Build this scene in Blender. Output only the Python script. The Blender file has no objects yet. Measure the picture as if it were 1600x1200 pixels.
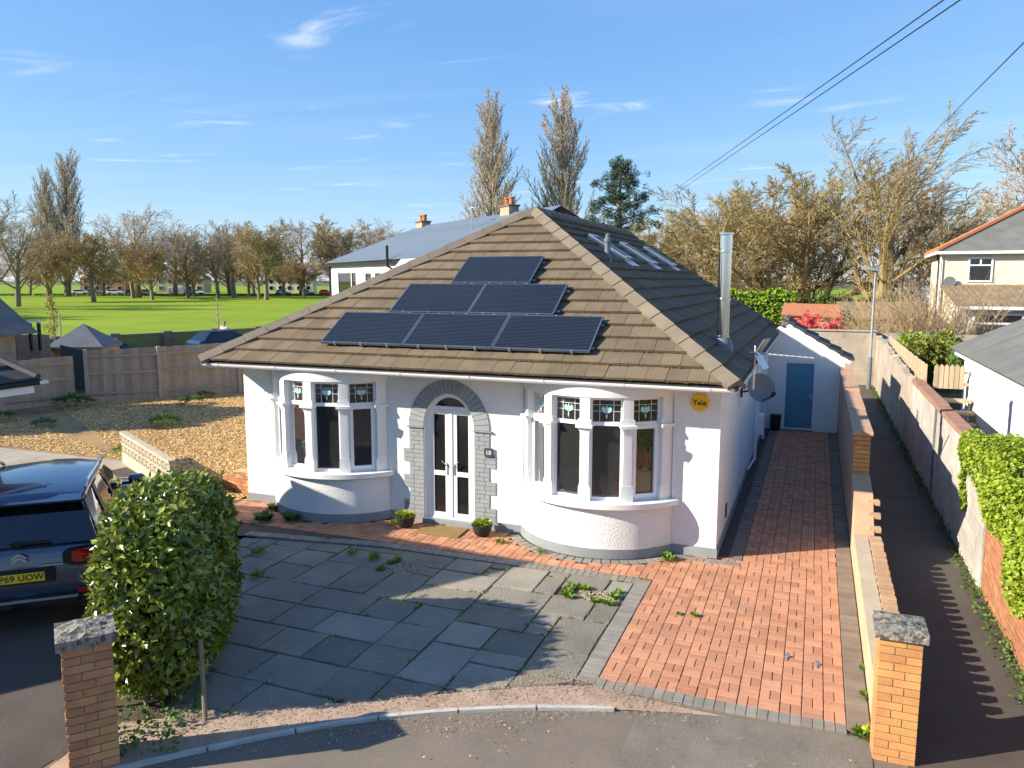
import bpy, math, random
from mathutils import Vector, Matrix
R = math.radians
SC = bpy.context.scene
COL = SC.collection

# ---------------------------------------------------------------- camera
CAMH = 4.25
cam_d = bpy.data.cameras.new('camera'); cam = bpy.data.objects.new('camera', cam_d); COL.objects.link(cam)
cam_d.sensor_width = 36.0; cam_d.lens = 27.575; cam_d.clip_end = 3000
yaw, pitch, roll = R(21.1736), R(7.5806), R(0.0688)
cf = Vector((-math.sin(yaw)*math.cos(pitch), math.cos(yaw)*math.cos(pitch), -math.sin(pitch)))
cr0 = Vector((math.cos(yaw), math.sin(yaw), 0)); cu0 = cr0.cross(cf)
crr = cr0*math.cos(roll)+cu0*math.sin(roll); cuu = -cr0*math.sin(roll)+cu0*math.cos(roll)
m = Matrix((crr, cuu, -cf)).transposed().to_4x4(); m.translation = (0, 0, CAMH)
cam.matrix_world = m
SC.camera = cam

# ---------------------------------------------------------------- sun and sky
SUN_EL = R(27.3); SUN_DIR = (0.833, 0.553)          # the way the shadows fall
sd = bpy.data.lights.new('sun', 'SUN'); sun = bpy.data.objects.new('sun', sd); COL.objects.link(sun)
sd.energy = 5.0; sd.angle = R(0.5); sd.color = (1.0, 0.91, 0.75)
sun.location = (-20, -14, 20)
sun.rotation_euler = Vector((SUN_DIR[0]*math.cos(SUN_EL), SUN_DIR[1]*math.cos(SUN_EL), -math.sin(SUN_EL))).to_track_quat('-Z', 'Y').to_euler()
W = bpy.data.worlds.new('World'); SC.world = W; W.use_nodes = True
nt = W.node_tree; N = nt.nodes; L = nt.links
for n in list(N): N.remove(n)
out = N.new('ShaderNodeOutputWorld'); bg = N.new('ShaderNodeBackground'); sky = N.new('ShaderNodeTexSky')
sky.sky_type = 'NISHITA'; sky.sun_disc = False; sky.sun_elevation = SUN_EL
sky.sun_rotation = math.atan2(-SUN_DIR[0], -SUN_DIR[1])
sky.air_density = 1.0; sky.dust_density = 0.0; sky.ozone_density = 1.5; sky.altitude = 20
bg.inputs['Strength'].default_value = 0.118
# thin cirrus streaks, everywhere in the sky
SKX, SKY = 8.3, 1.7
tc = N.new('ShaderNodeTexCoord'); sep = N.new('ShaderNodeSeparateXYZ'); L.new(tc.outputs['Generated'], sep.inputs[0])
mx = N.new('ShaderNodeMath'); mx.operation = 'MAXIMUM'; mx.inputs[1].default_value = 0.04; L.new(sep.outputs['Z'], mx.inputs[0])
dv = []
for ax in 'XY':
    q = N.new('ShaderNodeMath'); q.operation = 'DIVIDE'; L.new(sep.outputs[ax], q.inputs[0]); L.new(mx.outputs[0], q.inputs[1]); dv.append(q)
cmb = N.new('ShaderNodeCombineXYZ'); L.new(dv[0].outputs[0], cmb.inputs[0]); L.new(dv[1].outputs[0], cmb.inputs[1])
def sky_noise(rot, scl, loc, detail, rough, dist, lo, hi):
    mp = N.new('ShaderNodeMapping'); mp.inputs['Rotation'].default_value = (0, 0, R(rot)); mp.inputs['Scale'].default_value = scl
    mp.inputs['Location'].default_value = loc
    L.new(cmb.outputs[0], mp.inputs[0])
    nz = N.new('ShaderNodeTexNoise'); nz.inputs['Scale'].default_value = 1.0; nz.inputs['Detail'].default_value = detail
    nz.inputs['Roughness'].default_value = rough; nz.inputs['Distortion'].default_value = dist; L.new(mp.outputs[0], nz.inputs['Vector'])
    rm = N.new('ShaderNodeMapRange'); rm.interpolation_type = 'SMOOTHSTEP'; rm.inputs['From Min'].default_value = lo; rm.inputs['From Max'].default_value = hi
    L.new(nz.outputs['Fac'], rm.inputs['Value']); return rm
def mul(a, b):
    q = N.new('ShaderNodeMath'); q.operation = 'MULTIPLY'; L.new(a, q.inputs[0])
    if isinstance(b, float): q.inputs[1].default_value = b
    else: L.new(b, q.inputs[1])
    return q.outputs[0]
streak = sky_noise(-30, (0.9, 2.0, 1), (SKX, SKY, 0), 9, 0.60, 0.9, 0.50, 0.78)
patch = sky_noise(10, (1.1, 1.3, 1), (SKX*1.7, SKY*.6, 0), 2, 0.5, 0.2, 0.52, 0.70)
veil = sky_noise(25, (0.25, 0.8, 1), (9.1, 2.0, 0), 6, 0.6, 0.6, 0.40, 0.80)
c1 = mul(mul(streak.outputs[0], patch.outputs[0]), 0.95)
c2 = mul(veil.outputs[0], 0.10)
ad = N.new('ShaderNodeMath'); ad.operation = 'ADD'; ad.use_clamp = True; L.new(c1, ad.inputs[0]); L.new(c2, ad.inputs[1])
mixc = N.new('ShaderNodeMix'); mixc.data_type = 'RGBA'
L.new(ad.outputs[0], mixc.inputs['Factor']); mixc.inputs['B'].default_value = (4.3, 4.6, 5.0, 1)
# a camera-like response for the whole sky: channel-wise power and gain
sp_ = N.new('ShaderNodeSeparateColor'); L.new(sky.outputs[0], sp_.inputs[0]); cb_ = N.new('ShaderNodeCombineColor')
for ch, (pw, gain) in enumerate(((0.88, 0.57), (0.67, 1.02), (0.38, 2.25))):
    q = N.new('ShaderNodeMath'); q.operation = 'POWER'; L.new(sp_.outputs[ch], q.inputs[0]); q.inputs[1].default_value = pw
    L.new(mul(q.outputs[0], gain), cb_.inputs[ch])
L.new(cb_.outputs[0], mixc.inputs['A']); L.new(mixc.outputs['Result'], bg.inputs[0]); L.new(bg.outputs[0], out.inputs[0])

vs = SC.view_settings; vs.view_transform = 'Standard'; vs.look = 'None'; vs.exposure = 1.0; vs.gamma = 1.0; vs.use_curve_mapping = False
SC.cycles.use_denoising = True
SC.cycles.use_adaptive_sampling = True; SC.cycles.adaptive_threshold = 0.02
SC.cycles.max_bounces = 5; SC.cycles.diffuse_bounces = 3; SC.cycles.glossy_bounces = 2; SC.cycles.transmission_bounces = 4; SC.cycles.transparent_max_bounces = 8
SC.cycles.caustics_reflective = False; SC.cycles.caustics_refractive = False

# ---------------------------------------------------------------- materials
def mat(name, col, col2=None, scale=3.0, rough=0.85, bump=0.0, bscale=40.0, vary=0.0, metal=0.0, spec=0.3, stretch=(1, 1, 1),
        lo=0.35, hi=0.65, coat=0.0, detail=5, col3=None, scale3=1.0, lo3=0.5, hi3=0.62, trans=0.0):
    M = bpy.data.materials.new(name); M.use_nodes = True
    nt = M.node_tree; N = nt.nodes; L = nt.links; p = N['Principled BSDF']
    p.inputs['Roughness'].default_value = rough; p.inputs['Metallic'].default_value = metal
    p.inputs['Specular IOR Level'].default_value = spec
    if coat: p.inputs['Coat Weight'].default_value = coat; p.inputs['Coat Roughness'].default_value = 0.04
    geo = N.new('ShaderNodeNewGeometry')
    mp = N.new('ShaderNodeMapping'); mp.inputs['Scale'].default_value = stretch; L.new(geo.outputs['Position'], mp.inputs[0])
    def noise(sc, det=detail):
        n = N.new('ShaderNodeTexNoise'); n.inputs['Scale'].default_value = sc; n.inputs['Detail'].default_value = det; n.inputs['Roughness'].default_value = 0.6
        L.new(mp.outputs[0], n.inputs['Vector']); return n
    def rgba(c): return (c[0], c[1], c[2], 1)
    cur = None
    if col2 is None: col2 = tuple(c*0.8 for c in col)
    n = noise(scale); r = N.new('ShaderNodeMapRange'); r.inputs['From Min'].default_value = lo; r.inputs['From Max'].default_value = hi
    L.new(n.outputs['Fac'], r.inputs['Value'])
    mx = N.new('ShaderNodeMix'); mx.data_type = 'RGBA'; mx.inputs['A'].default_value = rgba(col); mx.inputs['B'].default_value = rgba(col2)
    L.new(r.outputs[0], mx.inputs['Factor']); cur = mx.outputs['Result']
    if col3:
        n3 = noise(scale3); r3 = N.new('ShaderNodeMapRange'); r3.inputs['From Min'].default_value = lo3; r3.inputs['From Max'].default_value = hi3
        L.new(n3.outputs['Fac'], r3.inputs['Value'])
        m3 = N.new('ShaderNodeMix'); m3.data_type = 'RGBA'; L.new(cur, m3.inputs['A']); m3.inputs['B'].default_value = rgba(col3)
        L.new(r3.outputs[0], m3.inputs['Factor']); cur = m3.outputs['Result']
    if vary:
        oi = N.new('ShaderNodeObjectInfo'); a = N.new('ShaderNodeMath'); a.operation = 'ADD'
        L.new(oi.outputs['Random'], a.inputs[0]); L.new(geo.outputs['Random Per Island'], a.inputs[1])
        fr = N.new('ShaderNodeMath'); fr.operation = 'FRACT'; L.new(a.outputs[0], fr.inputs[0])
        r2 = N.new('ShaderNodeMapRange'); r2.inputs['To Min'].default_value = 1-vary; r2.inputs['To Max'].default_value = 1+vary
        L.new(fr.outputs[0], r2.inputs['Value'])
        v = N.new('ShaderNodeVectorMath'); v.operation = 'SCALE'; L.new(cur, v.inputs[0]); L.new(r2.outputs[0], v.inputs['Scale']); cur = v.outputs[0]
    L.new(cur, p.inputs['Base Color'])
    if bump:
        nb = noise(bscale, 4); b = N.new('ShaderNodeBump'); b.inputs['Strength'].default_value = min(1, bump); b.inputs['Distance'].default_value = 0.02*max(1, bump)
        L.new(nb.outputs['Fac'], b.inputs['Height']); L.new(b.outputs[0], p.inputs['Normal'])
    if trans:
        tr = N.new('ShaderNodeBsdfTranslucent'); L.new(cur, tr.inputs[0]); ms = N.new('ShaderNodeMixShader'); ms.inputs[0].default_value = trans
        L.new(p.outputs[0], ms.inputs[1]); L.new(tr.outputs[0], ms.inputs[2]); L.new(ms.outputs[0], N['Material Output'].inputs[0])
    return M
def glass_mat(name, tint=(0.02, 0.025, 0.03), alpha=0.35, rough=0.02):
    # a pane: part clear, part mirror, by Fresnel
    M = bpy.data.materials.new(name); M.use_nodes = True; nt = M.node_tree; N = nt.nodes; L = nt.links
    for n in list(N): N.remove(n)
    o = N.new('ShaderNodeOutputMaterial'); g = N.new('ShaderNodeBsdfGlossy'); g.inputs['Roughness'].default_value = rough
    t = N.new('ShaderNodeBsdfTransparent'); t.inputs[0].default_value = (*[1-alpha]*3, 1)
    f = N.new('ShaderNodeFresnel'); f.inputs['IOR'].default_value = 1.55
    ms = N.new('ShaderNodeMixShader'); L.new(f.outputs[0], ms.inputs[0]); L.new(t.outputs[0], ms.inputs[1]); L.new(g.outputs[0], ms.inputs[2])
    df = N.new('ShaderNodeBsdfDiffuse'); df.inputs[0].default_value = (.55, .56, .55, 1); m2 = N.new('ShaderNodeMixShader'); m2.inputs[0].default_value = 0.03   # pale diffuse veil: painted light that lifts the black panes
    L.new(ms.outputs[0], m2.inputs[1]); L.new(df.outputs[0], m2.inputs[2]); L.new(m2.outputs[0], o.inputs[0]); return M

# ---------------------------------------------------------------- mesh helpers
class MB:
    def __init__(s): s.v = []; s.f = []
    def add(s, vs, fs):
        b = len(s.v); s.v += [tuple(p) for p in vs]; s.f += [tuple(i+b for i in f) for f in fs]; return s
    def box(s, x0, x1, y0, y1, z0, z1):
        return s.add([(x0,y0,z0),(x1,y0,z0),(x1,y1,z0),(x0,y1,z0),(x0,y0,z1),(x1,y0,z1),(x1,y1,z1),(x0,y1,z1)],
                     [(3,2,1,0),(4,5,6,7),(0,1,5,4),(1,2,6,5),(2,3,7,6),(3,0,4,7)])
    def obox(s, o, ax, ay, az, x0, x1, y0, y1, z0, z1):
        o, ax, ay, az = Vector(o), Vector(ax), Vector(ay), Vector(az)
        P = [(x0,y0,z0),(x1,y0,z0),(x1,y1,z0),(x0,y1,z0),(x0,y0,z1),(x1,y0,z1),(x1,y1,z1),(x0,y1,z1)]
        return s.add([o+ax*a+ay*b+az*c for a, b, c in P], [(3,2,1,0),(4,5,6,7),(0,1,5,4),(1,2,6,5),(2,3,7,6),(3,0,4,7)])
    def slab(s, poly, z0, z1, ch=0.006):           # flat stone with chamfered top edge
        n = len(poly); cx = sum(p[0] for p in poly)/n; cy = sum(p[1] for p in poly)/n
        def ins(p, d):
            l = math.hypot(p[0]-cx, p[1]-cy) or 1; k = max(0, 1-d*1.3/l); return (cx+(p[0]-cx)*k, cy+(p[1]-cy)*k)
        q = [ins(p, ch) for p in poly]
        vs = [(p[0], p[1], z0) for p in poly]+[(p[0], p[1], z1-ch*0.7) for p in poly]+[(p[0], p[1], z1) for p in q]
        fs = [tuple(range(2*n, 3*n))]
        for i in range(n):
            j = (i+1) % n; fs += [(i, j, n+j, n+i), (n+i, n+j, 2*n+j, 2*n+i)]
        return s.add(vs, fs)
    def prism(s, poly, z0, z1):
        n = len(poly); vs = [(p[0], p[1], z0) for p in poly]+[(p[0], p[1], z1) for p in poly]
        return s.add(vs, [tuple(range(n-1, -1, -1)), tuple(range(n, 2*n))]+[(i, (i+1) % n, n+(i+1) % n, n+i) for i in range(n)])
    def extrude(s, pts, d):                         # 3-D polygon pushed along vector d
        n = len(pts); d = Vector(d); a = [Vector(p) for p in pts]
        return s.add(a+[p+d for p in a], [tuple(range(n-1, -1, -1)), tuple(range(n, 2*n))]+[(i, (i+1) % n, n+(i+1) % n, n+i) for i in range(n)])
    def tube(s, pts, rad, n=8, cap=True):
        pts = [Vector(p) for p in pts]; k = len(pts)
        if not isinstance(rad, (list, tuple)): rad = [rad]*k
        vs = []
        for i, p in enumerate(pts):
            t = (pts[min(i+1, k-1)]-pts[max(i-1, 0)]).normalized()
            a = Vector((0, 0, 1)) if abs(t.z) < 0.9 else Vector((1, 0, 0))
            x = t.cross(a).normalized(); y = t.cross(x)
            for j in range(n):
                w = 2*math.pi*j/n; vs.append(p+(x*math.cos(w)+y*math.sin(w))*rad[i])
        fs = [(i*n+j, i*n+(j+1) % n, (i+1)*n+(j+1) % n, (i+1)*n+j) for i in range(k-1) for j in range(n)]
        if cap: fs += [tuple(range(n-1, -1, -1)), tuple(range((k-1)*n, k*n))]
        return s.add(vs, fs)
    def lathe(s, prof, c=(0, 0, 0), n=20):
        vs = []; k = len(prof)
        for r, z in prof:
            for j in range(n): w = 2*math.pi*j/n; vs.append((c[0]+r*math.cos(w), c[1]+r*math.sin(w), c[2]+z))
        fs = [(i*n+j, i*n+(j+1) % n, (i+1)*n+(j+1) % n, (i+1)*n+j) for i in range(k-1) for j in range(n)]
        return s.add(vs, fs+[tuple(range(n-1, -1, -1)), tuple(range((k-1)*n, k*n))])
    def mesh(s, name, m, smooth=False):
        me = bpy.data.meshes.new(name); me.from_pydata(s.v, [], s.f); me.materials.append(m)
        if smooth: me.polygons.foreach_set('use_smooth', [True]*len(me.polygons))
        me.update()
        if smooth: me.set_sharp_from_angle(angle=R(38))
        return me
WLOC = {}
def link(name, data, parent=None, loc=(0, 0, 0), rz=0.0, local=False):
    o = bpy.data.objects.new(name, data); COL.objects.link(o); o.location = loc; o.rotation_euler = (0, 0, rz)
    if parent:
        o.parent = parent
        if not local and parent.name in WLOC: o.matrix_parent_inverse = Matrix.Translation(-Vector(WLOC[parent.name]))
    return o
def obj(name, mb, m, parent=None, smooth=False, local=False, kind=None):
    o = link(name, mb.mesh(name, m, smooth), parent, local=local)
    if kind: o['kind'] = kind
    return o
def tag(o, label, cat, group=None):
    o['label'] = label; o['category'] = cat
    if group: o['group'] = group
    return o
def thing(name, label, cat, loc=(0, 0, 0), group=None, rz=0.0):
    o = bpy.data.objects.new(name, None); COL.objects.link(o); o.location = loc; o.rotation_euler = (0, 0, rz); o.empty_display_size = 0.2
    WLOC[o.name] = loc; return tag(o, label, cat, group)
def struct(name, mb, m, smooth=False):
    o = obj(name, mb, m, smooth=smooth); o['kind'] = 'structure'; return o
def dup(root, loc, rz=0.0, label=None, sc=1.0):
    def cp(o, par):
        c = o.copy(); COL.objects.link(c); c.parent = par
        for ch in o.children: cp(ch, c)
        return c
    r = cp(root, None); r.location = loc; r.rotation_euler = (0, 0, rz); r.scale = sc if isinstance(sc, tuple) else (sc, sc, sc)
    if label: r['label'] = label
    return r
def clip(poly, edges):                              # keep the part where a*x+b*y<=c for every (a,b,c)
    for a, b, c in edges:
        o = []
        for i in range(len(poly)):
            p, q = poly[i], poly[(i+1) % len(poly)]; dp, dq = a*p[0]+b*p[1]-c, a*q[0]+b*q[1]-c
            if dp <= 0: o.append(p)
            if dp*dq < 0: t = dp/(dp-dq); o.append((p[0]+(q[0]-p[0])*t, p[1]+(q[1]-p[1])*t))
        poly = o
        if len(poly) < 3: return []
    return poly
def area(p): return abs(sum(p[i][0]*p[(i+1) % len(p)][1]-p[(i+1) % len(p)][0]*p[i][1] for i in range(len(p))))/2
def edges_of(poly):                                 # counter-clockwise convex polygon -> half planes
    e = []
    for i in range(len(poly)):
        p, q = poly[i], poly[(i+1) % len(poly)]; dx, dy = q[0]-p[0], q[1]-p[1]; e.append((dy, -dx, dy*p[0]-dx*p[1]))
    return e
def text(name, s, m, parent, loc, size, rot, depth=0.004, local=False, sx=1.0):
    cu = bpy.data.curves.new(name, 'FONT'); cu.body = s; cu.size = size; cu.align_x = 'CENTER'; cu.align_y = 'CENTER'; cu.extrude = depth; cu.space_character = 1.05
    cu.offset = size*0.012
    t = bpy.data.objects.new(name, cu); COL.objects.link(t)
    dg = bpy.context.evaluated_depsgraph_get(); me = bpy.data.meshes.new_from_object(t.evaluated_get(dg)); bpy.data.objects.remove(t)
    me.materials.clear(); me.materials.append(m); me.name = name
    o = link(name, me, parent, loc, local=local); o.rotation_euler = rot; o.scale = (sx, 1, 1); return o
# ---------------------------------------------------------------- palette
M_soil = mat('soil', (0.075, 0.058, 0.042), (0.115, 0.088, 0.062), 2.5, bump=0.6, bscale=60)
M_far = mat('far_ground', (0.10, 0.13, 0.05), (0.14, 0.12, 0.07), 0.05, bump=0)
M_grass = mat('lawn', (0.185, 0.270, 0.018), (0.255, 0.320, 0.026), 0.06, rough=0.9, bump=0.5, bscale=8, spec=0.1, col3=(0.165, 0.255, 0.016), scale3=0.22, lo3=0.45, hi3=0.7)
M_tarmac = mat('tarmac', (0.200, 0.162, 0.125), (0.240, 0.195, 0.152), 1.4, bump=0.7, bscale=220, col3=(0.33, 0.29, 0.25), scale3=150, lo3=0.62, hi3=0.70)
M_grit = mat('grit_tarmac', (0.185, 0.160, 0.130), (0.26, 0.225, 0.18), 2.0, bump=1.0, bscale=110, col3=(0.33, 0.30, 0.26), scale3=85, lo3=0.56, hi3=0.68)
M_road = mat('asphalt', (0.085, 0.072, 0.062), (0.115, 0.096, 0.080), 1.2, bump=0.6, bscale=200, col3=(0.13, 0.115, 0.10), scale3=130, lo3=0.6, hi3=0.7)
M_salmon = mat('salmon_grit', (0.54, 0.385, 0.275), (0.40, 0.28, 0.20), 3, bump=1.0, bscale=90, col3=(0.55, 0.40, 0.29), scale3=60, lo3=0.55, hi3=0.68)
M_bed = mat('paving_sand', (0.085, 0.060, 0.045), (0.14, 0.10, 0.075), 8, bump=0.5, bscale=120)
M_block = mat('red_block', (0.53, 0.262, 0.155), (0.475, 0.230, 0.134), 2.2, bump=0.45, bscale=110, vary=0.17, spec=0.12, col3=(0.40, 0.205, 0.135), scale3=0.9, lo3=0.55, hi3=0.80)
M_border = mat('brown_block', (0.235, 0.185, 0.140), (0.185, 0.145, 0.112), 3, bump=0.4, bscale=120, vary=0.13)
M_greyblock = mat('grey_block', (0.285, 0.255, 0.215), (0.22, 0.20, 0.17), 3, bump=0.4, bscale=120, vary=0.12)
M_slab = mat('grey_slab', (0.275, 0.248, 0.200), (0.210, 0.192, 0.158), 1.6, bump=0.6, bscale=26, vary=0.22, col3=(0.31, 0.26, 0.19), scale3=0.9, lo3=0.50, hi3=0.75, rough=0.92, spec=0.12)
M_kerb = mat('kerb_concrete', (0.52, 0.49, 0.44), (0.40, 0.38, 0.34), 4, bump=0.4, bscale=100)
M_gravel = mat('gravel', (0.48, 0.38, 0.27), (0.32, 0.25, 0.18), 30, vary=0.35, bump=0.2, bscale=150)
M_moss = mat('weed_green', (0.125, 0.235, 0.025), (0.19, 0.30, 0.035), 20, rough=0.6, vary=0.25, trans=0.3, spec=0.2)
M_render = mat('white_render', (0.82, 0.81, 0.785), (0.77, 0.755, 0.725), 1.2, rough=0.9, bump=0.9, bscale=42, spec=0.15, col3=(0.70, 0.68, 0.635), scale3=0.8, lo3=0.56, hi3=0.80)
M_smooth = mat('white_masonry', (0.80, 0.79, 0.77), (0.76, 0.75, 0.73), 2.0, rough=0.7, bump=0.12, bscale=30, spec=0.2)
M_upvc = mat('white_upvc', (0.80, 0.80, 0.80), (0.78, 0.78, 0.78), 2.0, rough=0.35, spec=0.45)
M_plinth = mat('grey_paint', (0.27, 0.285, 0.295), (0.23, 0.245, 0.255), 3, rough=0.7, bump=0.4, bscale=50)
M_quoin = mat('grey_quoin', (0.30, 0.315, 0.325), (0.26, 0.275, 0.285), 6, rough=0.7, bump=0.3, bscale=80, vary=0.05)
M_archgrey = mat('grey_arch', (0.135, 0.150, 0.162), (0.11, 0.125, 0.137), 6, rough=0.65, bump=0.3, bscale=80, vary=0.05)
M_glass = glass_mat('window_glass', alpha=0.30)
M_room = mat('room_dark', (0.16, 0.135, 0.110), (0.20, 0.17, 0.14), 2)
M_curtain = mat('curtain', (0.15, 0.20, 0.175), (0.10, 0.145, 0.125), 3, stretch=(8, 8, 0.4))
M_curtain2 = mat('cream_curtain', (0.40, 0.35, 0.24), (0.30, 0.26, 0.18), 3, stretch=(8, 8, 0.4))
M_tile = mat('concrete_tile', (0.200, 0.152, 0.100), (0.158, 0.120, 0.080), 2.0, bump=0.6, bscale=60, vary=0.11, col3=(0.145, 0.118, 0.082), scale3=1.1, lo3=0.50, hi3=0.72, rough=0.95, spec=0.12)
M_hip = mat('hip_tile', (0.215, 0.172, 0.125), (0.17, 0.138, 0.102), 3.0, bump=0.5, bscale=60, vary=0.12)
M_under = mat('roof_underlay', (0.05, 0.045, 0.04), None, 2)
M_panelcell = mat('solar_cell', (0.007, 0.009, 0.014), (0.009, 0.012, 0.018), 1.0, rough=0.22, spec=0.35)
M_panelline = mat('solar_busbar', (0.10, 0.115, 0.14), None, 2, rough=0.4, spec=0.5)
M_alu = mat('dark_aluminium', (0.20, 0.24, 0.29), None, 2, rough=0.35, metal=0.7)
M_silver = mat('silver_aluminium', (0.55, 0.58, 0.62), None, 2, rough=0.3, metal=0.8)
M_steel = mat('stainless', (0.66, 0.65, 0.63), (0.58, 0.57, 0.56), 3, rough=0.16, metal=1.0, stretch=(1, 1, 0.2))
M_lead = mat('lead_grey', (0.16, 0.18, 0.20), None, 3, rough=0.5)
M_black = mat('black_plastic', (0.018, 0.018, 0.02), None, 3, rough=0.5)
M_pot = mat('pot_charcoal', (0.030, 0.028, 0.030), None, 5, rough=0.55)
M_coir = mat('coir_mat', (0.33, 0.215, 0.085), (0.25, 0.16, 0.06), 30, bump=0.8, bscale=160)
M_brick_or = mat('orange_brick', (0.60, 0.295, 0.105), (0.52, 0.235, 0.09), 6, bump=0.4, bscale=90, vary=0.12, col3=(0.50, 0.33, 0.10), scale3=2.0, lo3=0.55, hi3=0.75)
M_brick_rd = mat('red_brick', (0.42, 0.185, 0.095), (0.35, 0.150, 0.08), 6, bump=0.4, bscale=90, vary=0.16, col3=(0.47, 0.27, 0.13), scale3=2.0, lo3=0.56, hi3=0.75)
M_brick_br = mat('brown_brick', (0.50, 0.245, 0.115), (0.42, 0.195, 0.095), 6, bump=0.5, bscale=80, vary=0.18, col3=(0.50, 0.34, 0.13), scale3=1.6, lo3=0.52, hi3=0.72)
M_mortar = mat('mortar', (0.235, 0.185, 0.135), (0.19, 0.15, 0.11), 12, bump=0.4, bscale=120)
M_cap = mat('mossy_concrete', (0.25, 0.235, 0.205), (0.10, 0.085, 0.06), 14, bump=1.0, bscale=30, lo=0.48, hi=0.56, col3=(0.34, 0.32, 0.28), scale3=26, lo3=0.58, hi3=0.66)
M_cream = mat('cream_render', (0.60, 0.42, 0.275), (0.52, 0.355, 0.23), 2, bump=0.4, bscale=50)
M_creamtop = mat('cream_concrete', (0.55, 0.44, 0.305), (0.47, 0.365, 0.25), 3, bump=0.4, bscale=60)
M_pinkrender = mat('pink_render', (0.52, 0.35, 0.25), (0.44, 0.29, 0.21), 2, bump=0.4, bscale=50)
M_coping = mat('sandy_coping', (0.52, 0.33, 0.20), (0.44, 0.27, 0.165), 4, bump=0.5, bscale=60, vary=0.08)
M_concblock = mat('concrete_block', (0.45, 0.415, 0.365), (0.38, 0.345, 0.30), 2.5, bump=0.6, bscale=60, vary=0.09, col3=(0.54, 0.50, 0.45), scale3=1.2, lo3=0.5, hi3=0.7)
M_conc = mat('weathered_concrete', (0.44, 0.38, 0.30), (0.33, 0.28, 0.22), 1.2, bump=0.7, bscale=40, col3=(0.25, 0.20, 0.15), scale3=2.5, lo3=0.57, hi3=0.75)
M_redcoping = mat('red_coping', (0.38, 0.20, 0.135), (0.30, 0.165, 0.115), 4, bump=0.5, bscale=60, vary=0.1)
M_wood = mat('grey_wood', (0.330, 0.265, 0.195), (0.40, 0.33, 0.25), 4, bump=0.4, bscale=40, vary=0.16, stretch=(2, 2, 0.25))
M_wood2 = mat('pale_wood', (0.47, 0.385, 0.26), (0.38, 0.30, 0.20), 4, bump=0.4, bscale=40, vary=0.12, stretch=(2, 2, 0.25))
M_post = mat('concrete_post', (0.42, 0.37, 0.30), (0.34, 0.30, 0.24), 3, bump=0.4, bscale=60)
M_bark = mat('bark_chip', (0.72, 0.465, 0.19), (0.56, 0.345, 0.13), 12, vary=0.45, rough=0.8)
M_barkbed = mat('bark_bed', (0.46, 0.29, 0.115), (0.33, 0.205, 0.09), 6, bump=1.0, bscale=40, col3=(0.13, 0.095, 0.06), scale3=0.6, lo3=0.5, hi3=0.7)
M_leafd = mat('laurel_leaf', (0.150, 0.205, 0.022), (0.225, 0.262, 0.036), 8, rough=0.24, spec=0.7, vary=0.50, trans=0.16)
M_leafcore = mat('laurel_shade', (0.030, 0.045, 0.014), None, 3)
M_ivy = mat('ivy_leaf', (0.200, 0.290, 0.016), (0.29, 0.36, 0.030), 6, rough=0.45, spec=0.4, vary=0.35, trans=0.25)
M_hedge = mat('hedge_leaf', (0.20, 0.33, 0.018), (0.28, 0.38, 0.028), 2.5, rough=0.6, vary=0.4, trans=0.25)
M_twig = mat('twig', (0.400, 0.300, 0.195), (0.320, 0.235, 0.150), 3, vary=0.1)
M_twigo = mat('orange_twig', (0.480, 0.340, 0.180), (0.390, 0.270, 0.140), 3, vary=0.15)
M_twigg = mat('grey_twig', (0.430, 0.345, 0.255), (0.340, 0.270, 0.200), 3, vary=0.1)
M_twigy = mat('mossy_branch', (0.370, 0.285, 0.140), (0.300, 0.230, 0.118), 2, vary=0.12)
M_trunk = mat('trunk_bark', (0.200, 0.155, 0.105), (0.260, 0.200, 0.135), 4, bump=0.5, bscale=12)
M_trunky = mat('lichen_bark', (0.340, 0.255, 0.115), (0.250, 0.190, 0.095), 2, bump=0.5, bscale=10)
M_bud = mat('olive_bud', (0.400, 0.330, 0.060), (0.330, 0.270, 0.065), 1.2, vary=0.4, trans=0.3)
M_budo = mat('rust_bud', (0.370, 0.235, 0.090), (0.290, 0.200, 0.075), 1.2, vary=0.4, trans=0.3)
M_pine = mat('pine_needle', (0.030, 0.058, 0.026), (0.045, 0.075, 0.030), 1.0, vary=0.4, rough=0.6)
M_slate = mat('blue_slate', (0.130, 0.160, 0.195), (0.115, 0.145, 0.18), 3, rough=0.55, vary=0.05, spec=0.4)
M_greyroof = mat('grey_slate', (0.165, 0.165, 0.150), (0.13, 0.13, 0.12), 1.5, rough=0.8, bump=0.3, bscale=30, col3=(0.22, 0.20, 0.15), scale3=1.0, lo3=0.55, hi3=0.75)
M_darktile = mat('dark_tile', (0.060, 0.060, 0.062), (0.045, 0.045, 0.047), 4, rough=0.7, vary=0.12, bump=0.3, bscale=40)
M_terra = mat('terracotta', (0.50, 0.19, 0.085), (0.42, 0.16, 0.075), 4, vary=0.1, bump=0.3, bscale=30)
M_creamwall = mat('cream_wall', (0.72, 0.63, 0.49), (0.68, 0.59, 0.455), 1.0, bump=0.3, bscale=30)
M_bluedoor = mat('blue_door', (0.095, 0.265, 0.375), (0.085, 0.245, 0.35), 2, rough=0.4, spec=0.4)
M_yellow = mat('alarm_yellow', (0.80, 0.47, 0.015), (0.76, 0.44, 0.015), 3, rough=0.4)
M_navy = mat('navy_paint', (0.045, 0.065, 0.105), (0.050, 0.072, 0.115), 1.0, rough=0.24, metal=0.35, coat=1.0, spec=0.5)
M_carglass = mat('car_glass', (0.006, 0.008, 0.010), None, 1, rough=0.03, spec=0.8)
M_tyre = mat('tyre', (0.02, 0.02, 0.02), None, 4, rough=0.8)
M_redlamp = mat('red_lamp', (0.50, 0.012, 0.010), (0.36, 0.008, 0.008), 12, rough=0.12, coat=1.0)
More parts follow.
